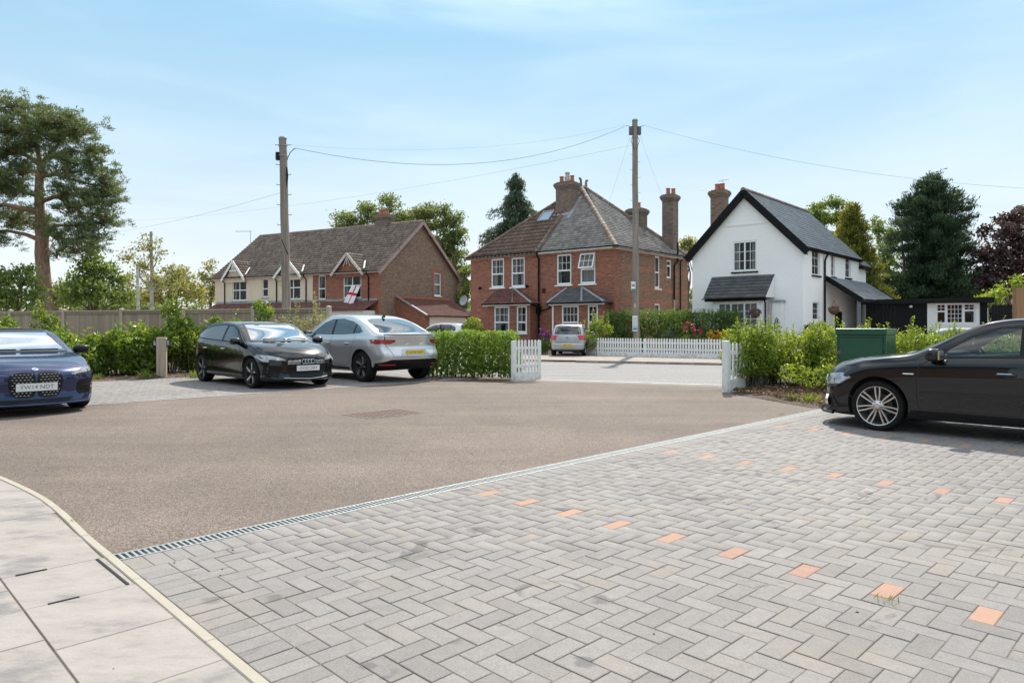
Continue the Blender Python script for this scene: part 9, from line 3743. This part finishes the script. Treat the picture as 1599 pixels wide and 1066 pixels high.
def car_convertible():
 cabin = [(0.86, 0.945), (0.70, 1.04), (0.42, 1.20), (0.2, 1.29), (-0.3, 1.31), (-0.85, 1.26), (-1.15, 1.12), (-1.10, 0.99), (-0.2, 0.965)]
 fw = [(0.86, 0.945), (0.70, 1.04), (0.42, 1.20), (0.2, 1.29), (-0.3, 1.31), (-0.42, 1.305), (-0.42, 0.97), (-0.2, 0.965)]
 rw = [(-0.48, 0.972), (-0.48, 1.30), (-0.85, 1.26), (-1.15, 1.12), (-1.10, 0.99)]
 scr = [(-0.73, 0.975), (0.73, 0.975), (0.57, 1.315), (-0.57, 1.315)]
 kid = crom([(0.015, 0.62), (0.06, 0.665), (0.20, 0.67), (0.31, 0.64), (0.345, 0.56), (0.33, 0.42), (0.29, 0.31), (0.20, 0.275), (0.06, 0.285), (0.02, 0.34)], 3, True)
 sp = dict(
  top=[(-2.44, 0.80), (-2.38, 0.98), (-2.0, 1.06), (-1.55, 1.10), (-1.15, 1.25), (-0.6, 1.345), (-0.1, 1.365), (0.2, 1.345), (0.5, 1.245), (0.85, 1.08), (1.2, 0.955), (1.6, 0.905), (1.95, 0.84), (2.15, 0.77), (2.26, 0.71), (2.32, 0.655)],
  sh=[(-2.44, 0.76), (-2.2, 0.98), (-1.5, 0.99), (-0.6, 0.955), (0.4, 0.925), (1.1, 0.89), (1.7, 0.825), (2.1, 0.725), (2.32, 0.60)],
  w=[(-2.44, 0.76), (-2.2, 0.85), (-1.6, 0.92), (-1.2, 0.928), (0, 0.915), (1.35, 0.925), (1.8, 0.91), (2.1, 0.88), (2.32, 0.82)],
  low=[(-2.44, 0.36), (-2.1, 0.24), (-1.4, 0.17), (0.7, 0.155), (1.5, 0.15), (2.0, 0.14), (2.32, 0.15)],
  rake_f=[(0.1, -0.03), (0.2, -0.02), (0.35, 0.01), (0.5, 0.0), (0.62, 0.01), (0.75, 0.05), (1.0, 0.1)], rake_r=[(0.2, 0.1), (0.4, 0.03), (0.6, 0.0), (0.9, 0.04), (1.2, 0.05)],
  kf=0.40, axles=(1.425, -1.425), R=0.328, tw=0.24, rimR=0.255, paint=MT["p_blue"], wheel=STY_DARK, zmap=ZB, cabin=cabin, tum=0.44, scallop=0.02,
  screens=[(scr, 0.1, 2.0)],
  glass=both_g("side_window", fw, "carglass") + both_g("side_window", rw, "privacy") + [("windscreen", scr, 'F', "screenglass")],
  decals=both("headlamp", [(0.46, 0.625), (0.60, 0.675), (0.74, 0.715), (0.87, 0.735), (0.885, 0.685), (0.84, 0.635), (0.70, 0.61), (0.55, 0.60)], 'F', "lamp_dark", 0.006)
  + both("headlamp_lower", [(0.54, 0.602), (0.70, 0.612), (0.84, 0.637), (0.82, 0.655), (0.68, 0.635), (0.55, 0.622)], 'F', "black_pl", 0.010)
  + both("kidney_grille", kid, 'F', "black_pl", 0.008)
  + both("air_intake", [(0.56, 0.47), (0.60, 0.52), (0.83, 0.555), (0.85, 0.30), (0.60, 0.285), (0.55, 0.34)], 'F', "black_pl", 0.006)
  + [("lower_intake", [(-0.50, 0.255), (0.50, 0.255), (0.44, 0.20), (-0.44, 0.20)], 'F', "black_pl", 0.004)]
  + [("soft_top", [(0.16, -0.60), (0.16, 0.60), (-0.6, 0.66), (-1.35, 0.68), (-1.55, 0.5), (-1.55, -0.5), (-1.35, -0.68), (-0.6, -0.66)], 'T', "soft_top", 0.010)]
  + both("tail_lamp", [(0.40, 0.80), (0.84, 0.80), (0.86, 0.92), (0.50, 0.92)], 'B', "red_lens", 0.006),
  lines=both_l("door_seam", [(0.82, 0.93), (0.92, 0.85), (0.94, 0.55), (0.88, 0.32), (-0.42, 0.30), (-0.46, 0.6), (-0.46, 0.96)], 0.008, 'L', "dark_frame")
  + both_l("window_seal", dens(cabin + [cabin[0]], 0.05), 0.022, 'L', "dark_frame")
  + both_l("bonnet_seam", [(0.44, 0.70), (0.60, 0.745), (0.78, 0.775)], 0.008, 'F', "dark_frame")
  + [("screen_seal", dens(scr + [scr[0]], 0.06), 0.03, 'F', "dark_frame")]
  + both_l("bonnet_crease", [(1.25, 0.42), (1.7, 0.36), (2.15, 0.27)], 0.004, 'T', MT["p_blue"]),
  mirror=(0.74, 0.905, 0.985), mirror_mat=MT["black_pl"], seats=((-0.2, 0.36), (-0.2, -0.36)), seat_z=0.84, wheel_pos=(0.45, -0.36, 0.95))
 sp["lines"] = [l for l in sp["lines"] if l[0] != "bonnet_crease"] + both_l("lamp_outline", [(0.46, 0.622), (0.55, 0.597), (0.70, 0.607), (0.84, 0.632), (0.888, 0.685), (0.872, 0.738), (0.74, 0.718), (0.60, 0.678), (0.46, 0.628)], 0.012, 'F', "dark_frame")
 ct = gp(126, 634.6)
 loc = place(ct, (1.425, 0.82), ROT_V + R(2))
 root, cb = build_car("parked_car", "dark blue convertible with black soft top cut off by the left edge", "car", loc, ROT_V + R(2), sp)
 # studs in the kidneys, each row staggered
 for s_ in (-1, 1):
  for j in range(9):
   z = ZB(0.315 + j * 0.041)
   for k in range(6):
    y = 0.055 + 0.048 * k + (0.024 if j % 2 else 0)
    if y > 0.315 or (z < 0.33 and (y < 0.08 or y > 0.27)):
     continue
    l_, n_, _ = cb.hit('F', s_ * y, z)
    mb = MB()
    mb.box(l_.x + 0.006, l_.x + 0.016, l_.y - 0.011, l_.y + 0.011, l_.z - 0.004, l_.z + 0.004)
    mb.build("grille_stud", MT["alloy"], root)
 plate(cb, root, 0, ZB(0.445), 'F', "plate_w", "YW14 NDT", "soft_ink", push=0.025)
 l_, n_, _ = cb.hit('F', 0, ZB(0.715))
 mb = MB()
 M = Matrix.Translation(l_ + n_ * 0.006) @ n_.to_track_quat('Z', 'Y').to_matrix().to_4x4()
 mb.lathe([(0.042, -0.004), (0.042, 0.004), (0.033, 0.006), (0.0, 0.006)], 24, M=M)
 bd = mb.build("badge", MT["chrome"], root, smooth=40)
 mb = MB()
 for q in (0, 2):
  vs = [M @ Vector((0, 0, 0.008))]
  for k in range(7):
   a = math.pi / 2 * q + math.pi / 2 * k / 6
   vs.append(M @ Vector((0.030 * math.cos(a), 0.030 * math.sin(a), 0.008)))
  mb.add(vs, [(0, k, k + 1) for k in range(1, 7)])
 mb.build("badge_quarters", MT["sign_blue"], bd, recalc=False)
 # front splitter and bumper blades
 mb = MB()
 pts = []
 for y in np.linspace(-0.84, 0.84, 19):
  l_, n_, _ = cb.hit('F', float(y), 0.20)
  pts.append(l_ + Vector((0.02, 0, -0.03)))
 mb.tube(pts, 0.016, 6)
 mb.build("front_splitter", MT["p_blue"], root, smooth=60)
 for s_ in (-1, 1):
  for z in (ZB(0.36), ZB(0.43)):
   mb = MB()
   pts = []
   for k in range(6):
    y = s_ * (0.60 + 0.22 * k / 5)
    l_, n_, _ = cb.hit('F', y, z)
    pts.append(l_ + n_ * 0.012)
   mb.tube(pts, 0.008, 5)
   mb.build("intake_blade", MT["black_pl"], root)
 for (ya, yb) in ((-0.5, 0.0), (0.06, 0.6)):
  mb = MB()
  pts = []
  for k in range(7):
   y = ya + (yb - ya) * k / 6
   l_, n_, _ = cb.hit('F', y, ZB(0.99))
   pts.append(l_ + n_ * 0.012)
  mb.tube(pts, 0.010, 6)
  mb.build("wiper", MT["black_pl"], root)
 return root

car_convertible()

# ------------------------------------------------------------------ silver coupe SUV seen from its rear left
def car_suv():
 cabin = [(1.02, 1.10), (0.85, 1.22), (0.52, 1.415), (0.2, 1.50), (-0.3, 1.515), (-0.85, 1.44), (-1.2, 1.325), (-1.42, 1.19), (-1.30, 1.135), (-0.6, 1.095), (0.3, 1.09)]
 fw = [(1.02, 1.10), (0.85, 1.22), (0.52, 1.415), (0.2, 1.50), (0.06, 1.507), (0.0, 1.092), (0.3, 1.09)]
 rw = [(-0.08, 1.092), (-0.02, 1.509), (-0.3, 1.515), (-0.85, 1.44), (-1.0, 1.392), (-1.0, 1.117), (-0.6, 1.095)]
 qw = [(-1.05, 1.12), (-1.05, 1.375), (-1.2, 1.325), (-1.42, 1.19), (-1.30, 1.135)]
 scr = [(-0.74, 1.135), (0.74, 1.135), (0.58, 1.53), (-0.58, 1.53)]
 rscr = crom([(-0.66, 1.165), (0.0, 1.165), (0.66, 1.165), (0.64, 1.24), (0.55, 1.47), (0.0, 1.50), (-0.55, 1.47), (-0.64, 1.24)], 3, True)
 rcut = [(-0.60, 1.19), (0.60, 1.19), (0.50, 1.45), (-0.50, 1.45)]
 sp = dict(
  top=[(-2.33, 0.93), (-2.31, 1.06), (-2.24, 1.135), (-2.05, 1.165), (-1.75, 1.28), (-1.35, 1.42), (-0.9, 1.535), (-0.4, 1.605), (0.0, 1.62), (0.3, 1.60), (0.65, 1.52), (1.05, 1.34), (1.5, 1.135), (1.8, 1.07), (2.1, 0.98), (2.24, 0.88), (2.32, 0.76)],
  sh=[(-2.33, 0.88), (-2.2, 1.045), (-1.7, 1.075), (-0.6, 1.06), (0.4, 1.045), (1.2, 1.02), (1.8, 0.95), (2.15, 0.82), (2.32, 0.70)],
  w=[(-2.33, 0.80), (-2.15, 0.88), (-1.8, 0.93), (-1.3, 0.945), (0, 0.93), (1.35, 0.938), (1.8, 0.915), (2.1, 0.88), (2.32, 0.82)],
  low=[(-2.33, 0.40), (-2.1, 0.32), (-1.4, 0.24), (0.7, 0.22), (1.5, 0.21), (2.0, 0.2), (2.32, 0.22)],
  rake_f=[(0.1, 0.0), (0.3, 0.02), (0.5, 0.0), (0.7, 0.02), (0.9, 0.08), (1.2, 0.1)], rake_r=[(0.2, 0.12), (0.40, 0.05), (0.52, 0.0), (0.62, -0.01), (0.78, 0.06), (0.86, 0.085), (1.0, 0.06), (1.12, 0.0), (1.2, 0.02)],
  kf=0.40, kr=0.26, axles=(1.3825, -1.3825), R=0.362, tw=0.245, rimR=0.262, paint=MT["p_silver"], wheel=STY_BLADE, cabin=cabin, tum=0.42, scallop=0.02, arch=0.05,
  screens=[(scr, 0.3, 2.2), (rcut, -2.6, -0.9)],
  glass=both_g("side_window", fw, "carglass") + both_g("side_window", rw, "privacy") + both_g("quarter_window", qw, "privacy") + [("windscreen", scr, 'F', "screenglass"), ("rear_window", rscr, 'B', "privacy")],
  decals=both("tail_lamp", [(0.50, 0.945), (0.53, 1.0), (0.95, 1.005), (0.95, 0.93), (0.86, 0.905), (0.62, 0.905)], 'B', "red_lens", 0.007)
  + both("tail_lamp_side", [(-1.86, 1.005), (-2.20, 1.0), (-2.20, 0.915), (-2.05, 0.905), (-1.96, 0.93)], 'L', "red_lens", 0.007)
  + both("tail_lamp_glass", [(0.26, 0.985), (0.50, 0.995), (0.50, 0.945), (0.60, 0.91), (0.52, 0.90)], 'B', "clear_lens", 0.007)
  + both("tail_lamp_stripe", [(0.56, 0.935), (0.90, 0.94), (0.90, 0.975), (0.56, 0.975)], 'B', "bright_red", 0.010)
  + [("lower_bumper", [(-0.94, 0.30), (-0.94, 0.43), (-0.62, 0.545), (0.62, 0.545), (0.94, 0.43), (0.94, 0.30)], 'B', "black_pl", 0.010)]
  + [("plate_recess", [(-0.42, 0.62), (-0.34, 0.79), (0.34, 0.79), (0.42, 0.62)], 'B', MT["p_grey"], 0.004)]
  + both("rear_reflector", [(0.55, 0.415), (0.82, 0.42), (0.82, 0.445), (0.50, 0.44)], 'B', "bright_red", 0.016)
  + both("pillar_trim", [(0.005, 1.092), (0.065, 1.508), (-0.025, 1.511), (-0.085, 1.092)], 'L', "black_pl", 0.005)
  + both("pillar_trim", [(-0.995, 1.118), (-0.995, 1.393), (-1.055, 1.373), (-1.055, 1.121)], 'L', "black_pl", 0.005)
  + both("sill_trim", [(0.92, 0.25), (-0.90, 0.25), (-0.90, 0.34), (0.92, 0.34)], 'L', "black_pl", 0.006)
  + both("headlamp", [(0.50, 0.74), (0.65, 0.79), (0.86, 0.82), (0.86, 0.74), (0.60, 0.70)], 'F', "lamp_in", 0.006)
  + [("grille", [(-0.5, 0.76), (0.5, 0.76), (0.46, 0.58), (-0.46, 0.58)], 'F', "black_pl", 0.006)],
  lines=both_l("door_seam", [(0.98, 1.05), (1.02, 0.85), (0.98, 0.5), (0.90, 0.37), (-0.02, 0.36), (-0.06, 0.7), (-0.05, 1.08)], 0.008, 'L', "dark_frame")
  + both_l("door_seam", [(-0.02, 0.36), (-0.80, 0.37), (-0.92, 0.55), (-1.03, 0.78), (-1.15, 1.1)], 0.008, 'L', "dark_frame")
  + both_l("window_trim", dens(cabin + [cabin[0]], 0.05), 0.020, 'L', "chrome")
  + [("tailgate_seam", [(-0.74, 1.14), (-0.72, 0.9), (-0.60, 0.70), (-0.58, 0.60), (0.58, 0.60), (0.60, 0.70), (0.72, 0.9), (0.74, 1.14)], 0.008, 'B', "dark_frame")],
  mirror=(0.92, 0.91, 1.13), mirror_mat=MT["black_pl"], seats=((-0.1, 0.38), (-0.1, -0.38), (-0.95, 0.38), (-0.95, -0.38)), seat_z=0.98)
 ct = gp(566, 596.3)
 loc = place(ct, (-1.3825, 0.86), ROT_B)
 root, cb = build_car("parked_car", "silver coupe SUV with its back to the yard beside the hedge", "car", loc, ROT_B, sp)
 plate(cb, root, 0, 0.70, 'B', "plate_y", "LC23 XHF", "soft_ink_y", push=0.006)
 for s_ in (-1, 1):
  for hx in (0.08, -0.82):
   l_, n_, _ = cb.hit('L' if s_ > 0 else 'R', hx, 0.905)
   mb = MB()
   mb.tube([l_ + Vector((0.09, s_ * 0.004, 0)), l_ + Vector((0.07, s_ * 0.03, 0.0)), l_ + Vector((-0.07, s_ * 0.03, 0.0)), l_ + Vector((-0.09, s_ * 0.004, 0))], [0.012, 0.016, 0.016, 0.012], 8)
   mb.build("door_handle", MT["p_silver"], root, smooth=60)
   cb.decal("handle_recess", crom([(hx + 0.08, 0.895), (hx, 0.875), (hx - 0.08, 0.895), (hx, 0.915)], 4, True), 'L' if s_ > 0 else 'R', MT["dark_frame"], root, off=0.002, cell=0.1)
 l_, n_, _ = cb.hit('T', -0.95, 0.0)
 mb = MB()
 mb.prism([(-0.10, 0), (0.07, 0), (0.0, 0.03), (-0.07, 0.085), (-0.095, 0.085)], -0.018, 0.018, M=Matrix.Translation(l_))
 mb.build("shark_fin_aerial", MT["black_pl"], root, bevel=0.006)
 # tail spoiler lip
 mb = MB()
 pts = []
 for y in np.linspace(-0.74, 0.74, 15):
  l_, n_, _ = cb.hit('B', float(y), 1.118)
  pts.append(l_ + Vector((-0.012, 0, 0.012)))
 mb.tube(pts, 0.018, 6)
 mb.build("tail_lip", MT["p_silver"], root, smooth=60)
 return root

car_suv()

# ------------------------------------------------------------------ far drive: small silver hatchback seen from behind
def car_small(label, loc, rotz, paint, zb, plate_text="GX59 KVH", scale=1.0, name="parked_car"):
 cabin = [(0.95, 1.02), (0.60, 1.26), (0.25, 1.40), (-0.3, 1.44), (-0.9, 1.42), (-1.25, 1.30), (-1.3, 1.10), (-0.4, 1.04)]
 fw = [(0.95, 1.02), (0.60, 1.26), (0.25, 1.40), (-0.2, 1.435), (-0.2, 1.035), (-0.1, 1.03)]
 rw = [(-0.28, 1.04), (-0.28, 1.438), (-0.9, 1.42), (-1.25, 1.30), (-1.3, 1.10), (-0.4, 1.045)]
 scr = [(-0.66, 1.06), (0.66, 1.06), (0.52, 1.43), (-0.52, 1.43)]
 rscr = crom([(-0.60, 1.05), (0.0, 1.03), (0.60, 1.05), (0.60, 1.12), (0.50, 1.40), (0.0, 1.425), (-0.50, 1.40), (-0.60, 1.12)], 3, True)
 rcut = [(-0.55, 1.06), (0.55, 1.06), (0.46, 1.39), (-0.46, 1.39)]
 sp = dict(
  top=[(-1.84, 0.90), (-1.82, 1.0), (-1.74, 1.12), (-1.60, 1.36), (-1.4, 1.475), (-0.9, 1.52), (-0.3, 1.53), (0.2, 1.49), (0.6, 1.36), (1.15, 1.07), (1.5, 0.97), (1.75, 0.85), (1.86, 0.76), (1.91, 0.66)],
  sh=[(-1.84, 0.86), (-1.7, 0.98), (-1.2, 1.04), (-0.4, 1.0), (0.4, 0.97), (1.0, 0.94), (1.5, 0.86), (1.8, 0.72), (1.91, 0.60)],
  w=[(-1.84, 0.76), (-1.7, 0.82), (-1.3, 0.848), (0, 0.848), (1.2, 0.848), (1.6, 0.81), (1.91, 0.72)],
  low=[(-1.84, 0.30), (-1.6, 0.25), (-1.2, 0.19), (1.2, 0.18), (1.6, 0.18), (1.91, 0.2)],
  rake_f=[(0.1, 0.0), (0.5, 0.0), (0.8, 0.08), (1.2, 0.1)], rake_r=[(0.2, 0.04), (0.40, 0.0), (0.55, -0.02), (0.62, 0.02), (0.9, 0.03), (1.2, 0.05)],
  kf=0.35, kr=0.20, axles=(1.23, -1.23), R=0.30, tw=0.18, rimR=0.20, paint=paint, wheel=STY_CAP, cabin=cabin, tum=0.36, scallop=0.01,
  screens=[(scr, 0.1, 2.0), (rcut, -2.2, -0.9)],
  glass=both_g("side_window", fw, "carglass") + both_g("side_window", rw, "carglass") + [("windscreen", scr, 'F', "screenglass"), ("rear_window", rscr, 'B', "carglass")],
  decals=both("tail_lamp", [(0.62, 0.995), (0.80, 1.0), (0.83, 0.86), (0.80, 0.76), (0.58, 0.75), (0.60, 0.86)], 'B', "bright_red", 0.008)
  + both("tail_lamp_side", [(-1.52, 0.99), (-1.74, 0.99), (-1.74, 0.80), (-1.60, 0.85)], 'L', "bright_red", 0.008)
  + both("pillar_trim", [(-0.195, 1.035), (-0.195, 1.436), (-0.285, 1.439), (-0.285, 1.04)], 'L', "black_pl", 0.005)
  + both("headlamp", [(0.45, 0.70), (0.72, 0.80), (0.76, 0.68), (0.5, 0.62)], 'F', "lamp_in", 0.006),
  lines=[("tailgate_seam", [(-0.60, 1.02), (-0.57, 0.75), (-0.52, 0.66), (0.52, 0.66), (0.57, 0.75), (0.60, 1.02)], 0.012, 'B', "dark_frame"),
    ("bumper_seam", [(-0.80, 0.64), (-0.4, 0.63), (0.4, 0.63), (0.80, 0.64)], 0.010, 'B', "dark_frame"),
    ("rear_wiper", [(-0.02, 1.05), (0.12, 1.09), (0.32, 1.09)], 0.02, 'B', "dark_frame"),
    ("screen_seal", dens(rscr + [rscr[0]], 0.06), 0.02, 'B', "dark_frame")],
  mirror=(0.72, 0.83, 1.05), seats=((-0.1, 0.36), (-0.1, -0.36), (-0.95, 0.36), (-0.95, -0.36)), seat_z=0.96)
 root, cb = build_car(name, label, "car", Vector((loc.x, loc.y, zb)), rotz, sp, scale)
 if plate_text:
  plate(cb, root, 0, 0.52, 'B', "plate_y", plate_text, "ink", push=0.006)
  l_, n_, _ = cb.hit('B', 0, 0.88)
  mb = MB()
  M = Matrix.Translation(l_ + Vector((-0.008, 0, 0))) @ Matrix.Rotation(R(-90), 4, 'Y')
  mb.lathe([(0.045, 0), (0.045, 0.006), (0.036, 0.006), (0.036, 0.0)], 16, M=M)
  mb.lathe([(0.018, 0), (0.018, 0.008), (0.0, 0.008)], 12, M=M)
  mb.build("badge", MT["chrome"], root)
 return root

rp_ = at(885.5, 31.7)
fwd = Vector((0.20, 0.98, 0)).normalized()
car_small("small silver hatchback on the drive of the brick house", rp_ + fwd * 1.78, math.atan2(fwd.y, fwd.x), MT["p_grey"], FAR_Z, scale=0.95)
q_ = at(694, 40.0)
car_small("white car behind the clipped hedge with only its roof showing", q_, R(150), MT["p_white"], FAR_Z - 0.0, plate_text=None)
q_ = at(1478, 33.5)
car_small("pale car in front of the black garage window", q_, R(160), MT["p_white"], FAR_Z - 0.25, plate_text=None)
